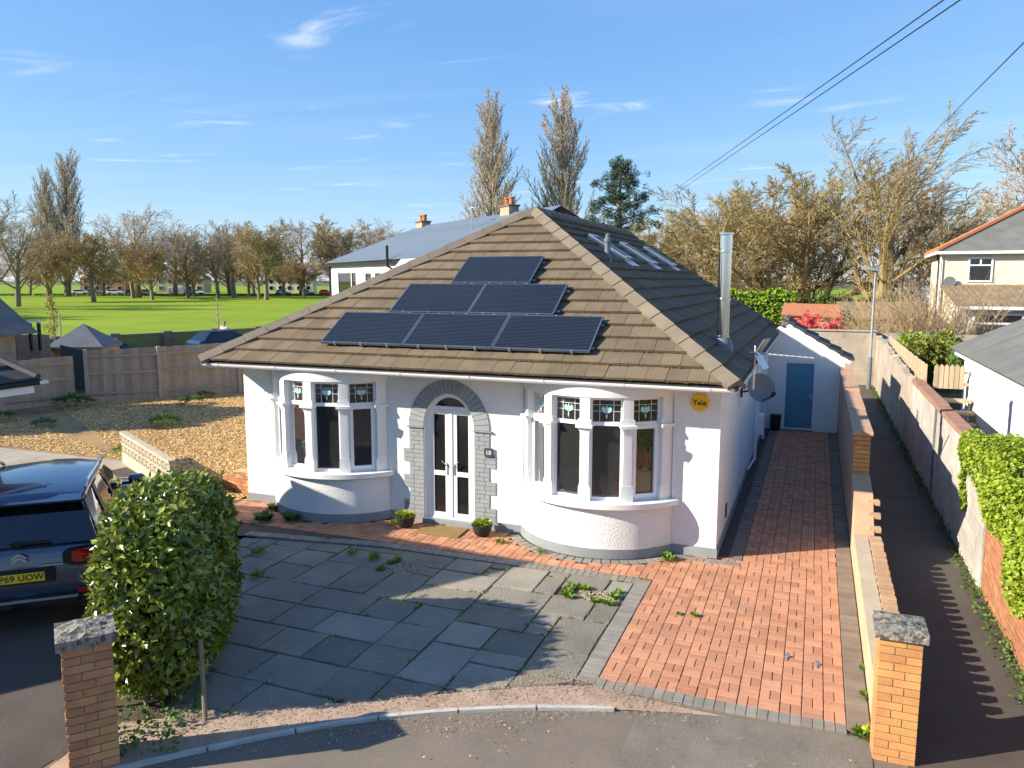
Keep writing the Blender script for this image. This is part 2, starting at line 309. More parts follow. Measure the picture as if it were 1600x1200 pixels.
M_plate = mat('plate_yellow', (0.84, 0.56, 0.03), (0.80, 0.53, 0.03), 3, rough=0.35)
M_white = mat('white_paint', (0.78, 0.78, 0.78), None, 3, rough=0.5)
M_skin = mat('skin', (0.48, 0.30, 0.22), None, 5, rough=0.6)
M_red = mat('red_paint', (0.55, 0.03, 0.025), None, 2, rough=0.3, coat=0.6)
M_flower = mat('coral_flower', (0.75, 0.10, 0.10), (0.80, 0.20, 0.16), 6, vary=0.2, trans=0.2)

# ---------------------------------------------------------------- ground, lawn, roads
g = MB(); g.add([(-1500,-700,-0.14),(1500,-700,-0.14),(1500,2200,-0.14),(-1500,2200,-0.14)], [(0,1,2,3)]); struct('ground', g, M_far)
g = MB(); g.add([(-64,-42,-0.10),(40,240,-0.10),(40,420,-0.10),(-700,420,-0.10),(-700,-42,-0.10)], [(0,1,2,3,4)]); struct('park_grass', g, M_grass)
# far road through the park, a band of asphalt between the trees
def band(name, a, b, w, z, m):
    a, b = Vector(a), Vector(b); t = (b-a).normalized(); n = Vector((-t.y, t.x))*w/2
    g = MB(); g.add([(a-n).to_3d()+Vector((0,0,z)), (b-n).to_3d()+Vector((0,0,z)), (b+n).to_3d()+Vector((0,0,z)), (a+n).to_3d()+Vector((0,0,z))], [(0,1,2,3)]); return struct(name, g, m)
band('park_road', (-290, 115), (20, 262), 11, -0.06, M_road)
band('side_street', (-47, -10), (9, 145), 7.5, -0.06, M_tarmac)
g = MB(); g.add([(-46,-30,-0.027),(40,-30,-0.027),(40,7.7,-0.027),(-46,7.7,-0.027)], [(0,1,2,3)]); struct('pavement', g, M_tarmac)
g = MB(); g.prism([(-1.47,5.0),(0.66,5.0),(0.66,7.62),(0.4,7.58),(-1.0,7.5),(-1.47,7.32)], -0.0235, -0.0195); struct('pavement_patch', g, M_grit)
g = MB(); g.prism([(-0.35,4.6),(0.30,4.6),(0.28,6.93),(-0.30,6.86)], -0.0192, -0.0155); struct('trench_patch', g, M_tarmac)
g = MB(); g.add([(-6.15,3.2,-0.021),(-6.2,5.2,-0.021),(-8.2,9.2,-0.021),(-12.2,12.0,-0.021),(-14.6,13.2,-0.021),(-15.0,10.9,-0.021),(-14,3.2,-0.021)], [(0,1,2,3,4,5,6)]); struct('neighbour_drive', g, M_road)
g = MB(); g.add([(-12.2,11.9,-0.036),(-15.2,13.75,-0.036),(-24,13.6,-0.036),(-24,11.3,-0.036),(-15.5,10.9,-0.036)], [(0,1,2,3,4)]); struct('concrete_path', g, M_conc)
g = MB(); g.add([(0.95,3.0,-0.0215),(2.5,3.0,-0.0215),(2.5,35.2,-0.0215),(0.95,35.2,-0.0215)], [(0,1,2,3)]); alley = struct('alley_path', g, M_road)
g = MB(); g.add([(0.66,5.6,-0.0165),(6,6.2,-0.0165),(6,-2,-0.0165),(0.66,-2,-0.0165)], [(3,2,1,0)]); struct('alley_mouth_pavement', g, M_tarmac)
rs = random.Random(3)
g = MB()                                            # dirt along the foot of the alley wall
pts = [(2.46, 8.0+i*0.6) for i in range(46)]
g.add([(x, y, -0.010) for x, y in pts]+[(x-0.22-rs.random()*0.16, y, -0.017) for x, y in pts], [(i, i+1, 47+i, 46+i) for i in range(45)]); struct('alley_verge', g, M_soil)

# ---------------------------------------------------------------- block-paved driveway
CAMXY = Vector((0, 0))
def pieces(parent, polys, m, name, z1, th, limit=300, ch=0.005, seed=1, uneven=0.004):
    """each polygon a stone of its own; the ones nearest the camera as single parts, the rest joined"""
    r = random.Random(seed); polys = sorted(polys, key=lambda p: math.hypot(sum(a[0] for a in p)/len(p), sum(a[1] for a in p)/len(p)))
    cache = {}; rest = MB()
    for i, p in enumerate(polys):
        dz = r.uniform(-uneven, uneven)
        if i < limit:
            cx = sum(a[0] for a in p)/len(p); cy = sum(a[1] for a in p)/len(p)
            key = tuple((round(a[0]-cx, 3), round(a[1]-cy, 3)) for a in p)
            if key not in cache: b = MB(); b.slab(key, -th, 0, ch); cache[key] = b.mesh(name, m)
            o = link(name, cache[key], parent, (cx, cy, z1+dz)); o.rotation_euler = (r.uniform(-.006, .006), r.uniform(-.006, .006), r.uniform(-.008, .008))
        else: rest.slab(p, z1-th+dz, z1+dz, ch)
    if rest.v: obj(name+'_field', rest, m, parent, kind='stuff')
g = MB(); g.add([(-2.3,7.55,-0.016),(0.70,7.62,-0.016),(0.70,23.5,-0.016),(-1.3,23.5,-0.016),(-1.3,12.0,-0.016),(-10.4,12.0,-0.016),(-10.4,10.6,-0.016),(-8.6,10.0,-0.016),(-2.3,10.4,-0.016)], [tuple(range(9))])
drive = struct('driveway', g, M_bed)
def in_bay(x, y, grow=0.0):
    return any(math.hypot(x-bx, y-12.77) < 1.50+grow and y < 12.1 for bx in (-8.21, -3.2)) or (y > 11.93 and -10.11 < x < -1.27)
U = 0.205; J = 0.004
red = []
def bw(x0, x1, y0, y1, ok):
    nx = int((x1-x0)/U)+1; ny = int((y1-y0)/U)+1; E = [(1,0,x1),(-1,0,-x0),(0,1,y1),(0,-1,-y0)]
    for i in range(nx):
        for k in range(ny):
            X, Y = x0+i*U, y0+k*U
            if (k+(i % 2)) % 2: q = [(X, X+U/2, Y, Y+U), (X+U/2, X+U, Y, Y+U)]
            else: q = [(X, X+U, Y, Y+U/2), (X, X+U, Y+U/2, Y+U)]
            for a, b, c, d in q:
                P = clip([(a+J, c+J), (b-J, c+J), (b-J, d-J), (a+J, d-J)], E)
                if P and area(P) > 0.003 and ok((a+b)/2, (c+d)/2): red.append(P)
bw(-2.0, 0.46, 7.76, 10.79, lambda x, y: True)
bw(-10.2, 0.46, 10.79, 12.06, lambda x, y: not in_bay(x, y, 0.20 if x > -4.9 else 0.02) and not (x < -2.0 and y < 10.79+0.0))
bw(-0.88, 0.46, 12.06, 23.4, lambda x, y: True)
pieces(drive, red, M_block, 'block', 0.0, 0.05, 300, seed=5)
# brown soldier course along the low wall, grey course at the pavement and round the patio
brd = []
y = 7.66
while y < 23.3: brd.append([(0.464, y), (0.672, y), (0.672, y+0.096), (0.464, y+0.096)]); y += 0.103
y = 12.0
while y < 23.3: brd.append([(-1.09, y), (-0.885, y), (-0.885, y+0.096), (-1.09, y+0.096)]); y += 0.103
pieces(drive, brd, M_border, 'border_block', 0.004, 0.05, 150, seed=6)
gb = []
for i in range(24):
    x = -2.0+i*0.1027; yy = 7.555+0.06*(i/24)
    gb.append([(x, yy), (x+0.098, yy+0.002), (x+0.098, 7.752), (x, 7.752)])
y = 7.64
while y < 10.6:
    gb.append([(-2.215, y), (-2.006, y), (-2.006, y+0.097), (-2.215, y+0.097)]); y += 0.102
x = -8.8
while x < -2.2:
    yb = 10.50 if x > -6.4 else 10.50-(-6.4-x)*0.14
    gb.append([(x, yb+0.06), (x+0.097, yb+0.06), (x+0.097, yb+0.26), (x, yb+0.26)]); x += 0.102
for k in range(24):                                 # curved row round the right bay
    a = R(-148+k*5.0); c, s_ = math.cos(a), math.sin(a); c2, s2 = math.cos(a+R(4.4)), math.sin(a+R(4.4))
    P = [(-3.2+1.54*c, 12.77+1.54*s_), (-3.2+1.70*c, 12.77+1.70*s_), (-3.2+1.70*c2, 12.77+1.70*s2), (-3.2+1.54*c2, 12.77+1.54*s2)]
    if P[1][1] < 11.9: gb.append(P)
x = -1.95
while x < -0.95: gb.append([(x, 11.72), (x+0.1, 11.72), (x+0.1, 11.88), (x, 11.88)]); x += 0.106
pieces(drive, gb, M_greyblock, 'edging_block', 0.006, 0.05, 300, seed=7)

# ---------------------------------------------------------------- patio of riven slabs
PATIO = [(-5.75,5.45), (-2.235,7.58), (-2.235,10.53), (-6.3,10.5), (-8.7,10.1), (-8.2,9.0)]
g = MB(); g.add([(x, y, -0.022) for x, y in PATIO], [tuple(range(6))]); patio = struct('patio', g, M_soil)
PE = edges_of(PATIO); rs = random.Random(21); u = 0.305; occ = {}
SQ = [(-3.08, -2.27, 9.64, 10.12), (-5.88, -5.22, 9.62, 10.12)]
slabs = []
def sq_hit(x, y): return any(a-0.02 < x < b+0.02 and c-0.02 < y < d+0.02 for a, b, c, d in SQ)
for k in range(18):
    for i in range(23):
        if (i, k) in occ: continue
        opts = [(3, 2), (2, 3), (2, 2), (3, 2), (2, 2), (2, 1), (1, 2), (1, 1)]
        rs.shuffle(opts); opts = sorted(opts, key=lambda o: -(o[0]*o[1] >= 4) if rs.random() < 0.42 else 0)
        for w, h in opts+[(1, 1)]:
            cells = [(i+a, k+b) for a in range(w) for b in range(h)]
            if any(c in occ for c in cells): continue
            x0, y0 = -2.24-(23-i)*u, 5.15+k*u
            if w*h > 1 and any(sq_hit(x0+(a+.5)*u, y0+(b+.5)*u) for a in range(w) for b in range(h)): continue
            for c in cells: occ[c] = 1
            jj = 0.007+rs.random()*0.005
            if w*h == 1 and sq_hit(x0+u/2, y0+u/2): break
            q_ = lambda: rs.uniform(-.007, .007)
            P = clip([(x0+jj+q_(), y0+jj+q_()), (x0+w*u/2, y0+jj+q_()), (x0+w*u-jj+q_(), y0+jj+q_()), (x0+w*u-jj+q_(), y0+h*u/2), (x0+w*u-jj+q_(), y0+h*u-jj+q_()), (x0+w*u/2, y0+h*u-jj+q_()), (x0+jj+q_(), y0+h*u-jj+q_()), (x0+jj+q_(), y0+h*u/2)], PE)
            if P and area(P) > 0.015:
                slabs.append(P)
            break
pieces(patio, slabs, M_slab, 'slab', 0.0, 0.04, 300, ch=0.008, seed=9, uneven=0.006)
def gravel(name, polyE, bb, n, m, z, smin, smax, seed, parent=None, flat=0.5):
    r = random.Random(seed); g = MB()
    for _ in range(n):
        x, y = r.uniform(bb[0], bb[1]), r.uniform(bb[2], bb[3])
        if polyE and not all(a*x+b*y <= c for a, b, c in polyE): continue
        s = r.uniform(smin, smax); a = r.uniform(0, 6.28); ax = Vector((math.cos(a), math.sin(a), r.uniform(-.4, .4)))*s; ay = Vector((-math.sin(a), math.cos(a), r.uniform(-.4, .4)))*s*r.uniform(.45, .9)
        az = Vector((0, 0, s*flat)); c = Vector((x, y, z+s*flat*0.6))
        g.add([c-ax, c-ay, c+ax, c+ay, c+az], [(0,1,4),(1,2,4),(2,3,4),(3,0,4)])
    o = obj(name, g, m, parent); o['kind'] = 'stuff'; return o
for i, q in enumerate(SQ): gravel('gravel_bed', None, q, 1300, M_gravel, -0.012, 0.008, 0.019, 30+i, patio)
# salmon grit between slabs and kerb, and kerb stones
KP = [(-6.05,4.05), (-5.48,4.76), (-4.5,5.73), (-3.68,6.35), (-2.67,6.89), (-1.9,7.17), (-1.45,7.30)]
g = MB(); up = [(-6.2,5.2), (-5.75,5.47), (-4.6,6.16), (-3.6,6.76), (-2.6,7.37), (-2.0,7.60), (-1.45,7.53)]
g.add([(x, y, -0.012) for x, y in KP]+[(x, y, -0.010) for x, y in up], [(i, i+1, 8+i, 7+i) for i in range(6)]); g.add([(*KP[6], -0.012), (-1.1, 7.40, -0.014), (-0.62, 7.50, -0.014), (-1.05, 7.515, -0.014), (*up[6], -0.010)], [(0,1,2,3,4)]); grit = struct('grit_strip', g, M_salmon)
gravel('loose_grit', edges_of([KP[1], KP[6], up[6], up[5], up[1]]), (-5.8, -1.2, 4.6, 7.6), 5200, M_salmon, -0.010, 0.005, 0.013, 41, grit)
r = random.Random(43); b = MB()                     # grit strewn over the slab edges and the pavement end
for _ in range(5200):
    t = r.random(); i = min(4, int(t*5)); f = t*5-i; x = up[i+1][0]*(1-f)+up[min(6, i+2)][0]*f; y = up[i+1][1]*(1-f)+up[min(6, i+2)][1]*f
    x += r.gauss(-.06, .16); y += r.gauss(.04, .13)
    if i == 4: x += r.uniform(0, .5); y -= abs(r.gauss(0, .12))
    s = r.uniform(.003, .010); a = r.uniform(0, 6.28); ax = Vector((math.cos(a), math.sin(a), 0))*s; ay = Vector((-math.sin(a), math.cos(a), 0))*s*.7; c = Vector((x, y, .003)); b.add([c-ax, c-ay, c+ax, c+ay, c+Vector((0, 0, s*.7))], [(0,1,4),(1,2,4),(2,3,4),(3,0,4)])
obj('strewn_grit', b, M_salmon, grit, kind='stuff')
# kerb stones, even lengths along the curve
def along(P, s):
    for a, b in zip(P, P[1:]):
        l = math.hypot(b[0]-a[0], b[1]-a[1])
        if s <= l: t = s/l; return (a[0]+(b[0]-a[0])*t, a[1]+(b[1]-a[1])*t, (b[0]-a[0])/l, (b[1]-a[1])/l)
        s -= l
    return None
# smooth the kerb line
def chaikin(P, n=2):
    for _ in range(n):
        Q = [P[0]]
        for a, b in zip(P, P[1:]): Q += [(a[0]*.75+b[0]*.25, a[1]*.75+b[1]*.25), (a[0]*.25+b[0]*.75, a[1]*.25+b[1]*.75)]
        P = Q+[P[-1]]
    return P
KC = chaikin(KP); kerb = thing('kerb', 'pale concrete edging kerb curving along the front of the patio', 'kerb', (-3.7, 6.3, -0.05))
s = 0.0
while True:
    st = [along(KC, s+0.78*k/3) for k in range(4)]
    if any(q is None for q in st): break
    b = MB(); vs = []
    for k, (x, y, tx, ty) in enumerate(st):
        e = 0.006*(1 if k == 0 else -1 if k == 3 else 0)
        x += tx*e; y += ty*e
        vs += [(x+ty*0.026, y-tx*0.026, -0.049), (x+ty*0.026, y-tx*0.026, 0.004), (x-ty*0.026, y+tx*0.026, 0.006), (x-ty*0.026, y+tx*0.026, -0.049)]
    fs = [(0,1,2,3), (15,14,13,12)]
    for k in range(3):
        for a in range(3): fs.append((k*4+a, k*4+4+a, k*4+5+a, k*4+1+a))
    b.add(vs, fs); obj('kerb_stone', b, M_kerb, kerb); s += 0.785
# bark-mulch garden beside the house
g = MB(); g.add([(-10.4,10.9,-0.03),(-10.4,30,-0.03),(-22,30,-0.03),(-27,18.0,-0.03),(-24,13.6,-0.03),(-15.2,13.7,-0.03),(-12.0,11.8,-0.03)], [tuple(range(7))]); bed = struct('mulch_garden', g, M_barkbed)
gravel('bark_chips', edges_of([(-10.2,11.6),(-10.2,25.5),(-20.3,25.5),(-25.8,18.0),(-15.2,13.8),(-12,11.9)]), (-26.5, -10.2, 11.6, 25.5), 105000, M_bark, -0.028, 0.014, 0.045, 51, bed, flat=0.3)

gravel('bark_chips', [(-e[0], -e[1], -e[2]) for e in edges_of([(-25.0,13.7),(-25.8,18.0),(-15.2,13.8)])], (-25.8, -15.2, 13.7, 18.0), 26000, M_bark, -0.028, 0.014, 0.045, 53, bed, flat=0.3)
# ---------------------------------------------------------------- the bungalow
YF = 11.96
house = thing('bungalow', 'white rendered bungalow with two curved bay windows and brown hipped roof', 'house', (-5.7, YF, 0))
def arcw(b, bx, r0, r1, z0, z1, a0, a1, n=16, r1b=None):
    """curved wall about (bx,12.77); angles in degrees from straight forward; r1b = outer radius at the bottom"""
    r1b = r1 if r1b is None else r1b; vs = []; fs = []
    for i in range(n+1):
        a = R(a0+(a1-a0)*i/n); s, c = math.sin(a), math.cos(a)
        for r, z in ((r0, z0), (r1b, z0), (r1, z1), (r0, z1)): vs.append((bx+r*s, 12.77-r*c, z))
    for i in range(n):
        for k in range(4): fs.append((i*4+k, i*4+(k+1) % 4, i*4+4+(k+1) % 4, i*4+4+k))
    fs += [(3,2,1,0), (n*4, n*4+1, n*4+2, n*4+3)]
    b.add(vs, fs); return b
w = MB()
w.box(-10.11, -9.43, YF, YF+0.3, 0, 2.695); w.box(-6.99, -6.27, YF, YF+0.3, 0, 2.695); w.box(-5.32, -4.43, YF, YF+0.3, 0, 2.695); w.box(-1.97, -1.27, YF, YF+0.3, 0, 2.695)
DC, DZ = -5.795, 1.72
arch = [(-6.27, 2.695), (-6.27, DZ)]
arch = [(DC+0.475*math.cos(a), DZ+0.60*math.sin(a)) for a in [math.pi*(1-i/16) for i in range(17)]]
for (x0, z0), (x1, z1) in zip(arch, arch[1:]):
    w.add([(x0,YF,z0),(x1,YF,z1),(x1,YF,2.695),(x0,YF,2.695),(x0,YF+.3,z0),(x1,YF+.3,z1),(x1,YF+.3,2.695),(x0,YF+.3,2.695)], [(0,1,2,3),(7,6,5,4),(0,4,5,1)])
w.box(-10.11, -9.81, YF+0.3, 25.2, 0, 2.695); w.box(-1.57, -1.27, YF+0.3, 25.2, 0, 2.695); w.box(-9.81, -1.57, 24.9, 25.2, 0, 2.695)
w.add([(-10.11,25.2,2.695),(-1.27,25.2,2.695),(-5.72,25.2,5.55),(-10.11,24.9,2.695),(-1.27,24.9,2.695),(-5.72,24.9,5.55)], [(0,1,2),(5,4,3)])
obj('wall', w, M_render, house)
pl = MB()
pl.box(-10.125, -9.42, YF-0.018, YF-0.0015, 0, 0.155); pl.box(-7.0, -6.28, YF-0.018, YF-0.0015, 0, 0.155); pl.box(-5.31, -4.42, YF-0.018, YF-0.0015, 0, 0.155); pl.box(-1.98, -1.252, YF-0.018, YF-0.0015, 0, 0.155)
pl.box(-1.2685, -1.252, YF, 25.2, 0, 0.155); pl.box(-10.127, -10.1115, YF, 25.2, 0, 0.155)
obj('plinth', pl, M_plinth, house)
# rooms behind the glass: floor, ceiling, partition
rm = MB(); rm.box(-9.8, -1.58, 12.28, 24.8, 0.02, 0.10); rm.box(-9.8, -1.58, 12.0, 24.8, 2.60, 2.64); rm.box(-9.8, -1.58, 15.6, 15.7, 0.1, 2.6); rm.box(-6.45, -6.37, 12.28, 15.6, 0.1, 2.6); rm.box(-5.2, -5.12, 12.28, 15.6, 0.1, 2.6)
rm.box(-6.37, -5.2, 14.0, 14.1, 0.1, 2.6)
obj('interior', rm, M_room, house)
def obox_frame(b, o, ax, ay, x0, x1, z0, z1, t, d0, d1):
    for X0, X1, Z0, Z1 in ((x0, x0+t, z0, z1), (x1-t, x1, z0, z1), (x0+t, x1-t, z0, z0+t), (x0+t, x1-t, z1-t, z1)):
        b.obox(o, ax, ay, (0, 0, 1), X0, X1, d0, d1, Z0, Z1)
M_tulip = mat('tulip_glass', (0.30, 0.62, 0.66), (0.45, 0.72, 0.74), 14, rough=0.2)
M_leadw = mat('came_white', (0.62, 0.66, 0.66), None, 4, rough=0.4)
ANG = (-51.5, -26, 0, 26, 51.5)
def bay(bx, left):
    b = MB(); arcw(b, bx, 1.24, 1.49, 0.15, 0.775, -56.5, 56.5, 28); wl = obj('bay_wall', b, M_render, house, smooth=True)
    b = MB(); arcw(b, bx, 1.26, 1.507, 0, 0.151, -57, 57, 28); obj('bay_plinth', b, M_plinth, house, smooth=True)
    b = MB(); arcw(b, bx, 1.05, 1.60, 0.805, 0.885, -57.5, 57.5, 28); arcw(b, bx, 1.06, 1.60, 0.772, 0.805, -57.4, 57.4, 28, r1b=1.52); obj('sill', b, M_smooth, wl, smooth=True)
    b = MB(); arcw(b, bx, 1.22, 1.475, 2.495, 2.69, -57, 57, 40); obj('lintel', b, M_smooth, wl, smooth=True)
    for sg in (-1, 1): b = MB(); arcw(b, bx, 1.30, 1.452, 0.884, 2.496, sg*54.2, sg*59.5, 3) if sg > 0 else arcw(b, bx, 1.30, 1.452, 0.884, 2.496, -59.5, -54.2, 3); obj('jamb', b, M_smooth, wl)
    for a in ANG:
        p = MB(); e = 1 if abs(a) < 50 else 1.0
        arcw(p, bx, 1.24, 1.462, 0.884, 1.10, a-3.7, a+3.7, 3)
        arcw(p, bx, 1.24, 1.462, 1.10, 1.14, a-3.3, a+3.3, 3)
        arcw(p, bx, 1.24, 1.455, 1.14, 1.88, a-2.7, a+2.7, 3)
        for k in range(5): t = k/5; arcw(p, bx, 1.24, 1.456+0.045*t*t, 1.88+0.03*k, 1.91+0.03*k, a-2.75-1.3*t*t, a+2.75+1.3*t*t, 3)
        arcw(p, bx, 1.235, 1.525, 2.03, 2.075, a-4.8, a+4.8, 3)
        arcw(p, bx, 1.24, 1.470, 2.075, 2.16, a-4.0, a+4.0, 3); arcw(p, bx, 1.24, 1.463, 2.16, 2.496, a-3.1, a+3.1, 3)
        obj('pier', p, M_smooth, wl)
    for i, (a0, a1) in enumerate(zip(ANG, ANG[1:])):
        r = 1.36; P0 = Vector((bx+r*math.sin(R(a0)), 12.77-r*math.cos(R(a0)), 0)); P1 = Vector((bx+r*math.sin(R(a1)), 12.77-r*math.cos(R(a1)), 0))
        ax = (P1-P0).normalized(); ay = Vector((ax.y, -ax.x, 0)); o = (P0+P1)/2; hw = (P1-P0).length/2-0.045
        f = MB(); obox_frame(f, o, ax, ay, -hw, hw, 0.885, 2.495, 0.05, -0.03, 0.03)
        f.obox(o, ax, ay, (0,0,1), -hw+0.05, hw-0.05, -0.03, 0.034, 2.05, 2.11)
        sash = i in (0, 3)
        if sash: obox_frame(f, o, ax, ay, -hw+0.045, hw-0.045, 0.93, 2.055, 0.055, -0.01, 0.045)
        wn = obj('window', f, M_upvc, house)
        e = 0.10 if sash else 0.05
        g = MB(); g.obox(o, ax, ay, (0,0,1), -hw+e-0.006, hw-e+0.006, -0.006, 0.0, 0.935+(e-0.05), 2.055-(e-0.05)); obj('pane', g, M_glass, wn)
        g = MB(); g.obox(o, ax, ay, (0,0,1), -hw+0.048, hw-0.048, -0.006, 0.0, 2.105, 2.45); obj('top_pane', g, M_glass, wn)
        lw = MB(); W_ = hw-0.05
        for x in (-W_*0.5, W_*0.5): lw.obox(o, ax, ay, (0,0,1), x-0.005, x+0.005, 0.001, 0.005, 2.11, 2.445)
        for z in (2.27, 2.37): lw.obox(o, ax, ay, (0,0,1), -W_, W_, 0.0055, 0.008, z-0.004, z+0.004)
        obj('lead_bars', lw, M_leadw, wn)
        tl = MB(); s = 0.082
        def poly(pts, d):
            tl.extrude([o+ax*x*s+Vector((0,0,2.285+z*s))+ay*d for x, z in pts], ay*0.004)
        poly([(-0.05,-.5),(-.55,-.45),(-.95,0),(-.95,.45),(-.6,.75),(-.3,.45),(-.05,.2)], 0.010); poly([(.05,-.5),(.05,.2),(.3,.45),(.6,.75),(.95,.45),(.95,0),(.55,-.45)], 0.010)
        obj('tulip', tl, M_tulip, wn)
        pt = MB(); pt.extrude([o+ax*x*s+Vector((0,0,2.285+z*s))+ay*0.015 for x, z in [(-.22,0),(.22,0),(.12,.7),(0,1.05),(-.12,.7)]], ay*0.003)
        pt.extrude([o+ax*x*s+Vector((0,0,2.285+z*s))+ay*0.015 for x, z in [(-.05,-.5),(-.16,-1.1),(0,-1.7),(.16,-1.1),(.05,-.5)]], ay*0.003); obj('tulip_heart', pt, M_leadw, wn)
    # curtains
    for a0, a1, mm in ((-56, -37, M_curtain), (40, 50, M_curtain if left else M_curtain2)):
        c = MB(); n = 30; pv = []
        for k in range(n+1):
            a = R(a0+(a1-a0)*k/n); r = 1.17+0.03*math.sin(k*1.7); pv.append((bx+r*math.sin(a), 12.77-r*math.cos(a)))
        c.add([(x, y, 0.92) for x, y in pv]+[(x, y, 2.46) for x, y in pv], [(k, k+1, n+2+k, n+1+k) for k in range(n)]); cu = obj('curtain', c, mm, house, smooth=True)
bay(-8.21, True); bay(-3.2, False)

# front door in its arch
d = MB(); DY = YF+0.10
def fr(b, x0, x1, z0, z1, t, y0, y1): obox_frame(b, (0, 0, 0), (1, 0, 0), (0, 1, 0), x0, x1, z0, z1, t, y0, y1)
outer = [(DC+0.47*math.cos(a), DZ+0.595*math.sin(a)) for a in [math.pi*(1-i/20) for i in range(21)]]
inner = [(DC+0.41*math.cos(a), DZ+0.525*math.sin(a)) for a in [math.pi*(1-i/20) for i in range(21)]]
for k in range(20):
    P = [outer[k], outer[k+1], inner[k+1], inner[k]]
    d.extrude([(x, DY-0.04, z) for x, z in P], (0, 0.09, 0))
d.box(DC-0.47, DC-0.41, DY-0.04, DY+0.05, 0.08, DZ-0.001); d.box(DC+0.41, DC+0.47, DY-0.04, DY+0.05, 0.08, DZ-0.001)
d.box(DC-0.41, DC+0.41, DY-0.035, DY+0.05, 2.02, 2.085); d.box(DC-0.41, DC+0.41, DY-0.035, DY+0.05, 0.08, 0.115); d.box(DC-0.03, DC+0.03, DY-0.035, DY+0.05, 0.115, 2.02)
df = obj('door_frame', d, M_upvc, house)
fan = [(x, z) for x, z in inner if z > 2.075]; fan = [(DC+0.405*math.cos(a), DZ+0.52*math.sin(a)) for a in [math.pi*(1-i/24) for i in range(25)]]; fan = [p for p in fan if p[1] > 2.08]
g = MB(); g.extrude([(x, DY, z) for x, z in fan], (0, 0.006, 0)); obj('fanlight', g, M_glass, df)
M_mirror_dark = mat('door_glass', (0.012, 0.012, 0.014), (0.02, 0.018, 0.018), 2, rough=0.12, spec=0.5)
for sgn in (-1, 1):
    x0, x1 = (DC-0.405, DC-0.035) if sgn < 0 else (DC+0.035, DC+0.405)
    b = MB(); fr(b, x0, x1, 0.12, 2.015, 0.075, DY-0.02, DY+0.03); b.box(x0+0.075, x1-0.075, DY-0.024, DY+0.03, 0.86, 0.94)
    lf = obj('door', b, M_upvc, house)
    for z0, z1 in ((0.19, 0.865), (0.935, 1.945)):
        g = MB(); g.box(x0+0.07, x1-0.07, DY, DY+0.006, z0, z1); obj('pane', g, M_mirror_dark, lf)
    h = MB(); xh = DC+sgn*0.065; h.box(xh-0.012, xh+0.012, DY-0.032, DY-0.0205, 0.88, 1.08); h.tube([(xh, DY-0.04, 1.04), (xh, DY-0.07, 1.05), (xh+sgn*0.09, DY-0.075, 1.13)], 0.010, 6); obj('handle', h, M_silver, lf)
t = MB(); t.box(-6.30, -5.29, YF-0.05, YF+0.12, 0.0, 0.085); obj('threshold', t, M_plinth, house)
# grey painted arch and quoin bricks, each one proud of the wall
NV = 24
for k in range(NV):
    a0, a1 = math.pi*(k+0.06)/NV, math.pi*(k+0.94)/NV; b = MB()
    P = [(DC+0.478*math.cos(a0), DZ+0.604*math.sin(a0)), (DC+0.765*math.cos(a0), DZ+0.84*math.sin(a0)), (DC+0.765*math.cos(a1), DZ+0.84*math.sin(a1)), (DC+0.478*math.cos(a1), DZ+0.604*math.sin(a1))]
    b.extrude([(x, YF-0.020, z) for x, z in P], (0, 0.05, 0)); obj('arch_brick', b, M_quoin, house)
b = MB()
for k in range(NV*2):
    a0, a1 = math.pi*k/(NV*2), math.pi*(k+1)/(NV*2)
    b.extrude([(x, YF-0.016, z) for x, z in [(DC+0.477*math.cos(a0), DZ+0.603*math.sin(a0)), (DC+0.762*math.cos(a0), DZ+0.837*math.sin(a0)), (DC+0.762*math.cos(a1), DZ+0.837*math.sin(a1)), (DC+0.477*math.cos(a1), DZ+0.603*math.sin(a1))]], (0, 0.0145, 0))
obj('arch_mortar', b, M_archgrey, house)
qc = {}
for sgn in (-1, 1):
    for k in range(20):
        wide = ((k//3) % 2 == 0) if k < 18 else False
        wd = 0.40 if wide else 0.285; e = DC+sgn*0.478; z = 0.16+k*0.077
        cuts = [0, 0.19, wd] if k % 2 else [0, wd-0.19, wd]
        if cuts[1] < 0.08: cuts = [0, wd]
        for c0, c1 in zip(cuts, cuts[1:]):
            key = round(c1-c0, 3)
            if key not in qc: q = MB(); q.box(-key/2+0.004, key/2-0.004, -0.016, 0.014, 0.0, 0.070); qc[key] = q.mesh('quoin_brick', M_quoin)
            link('quoin_brick', qc[key], house, (e+sgn*(c0+c1)/2, YF-0.002, z))
    q = MB(); q.box(min(DC+sgn*0.47, DC+sgn*0.80), max(DC+sgn*0.47, DC+sgn*0.80), YF-0.05, YF-0.001, 1.700, 1.722); obj('impost', q, M_plinth, house)

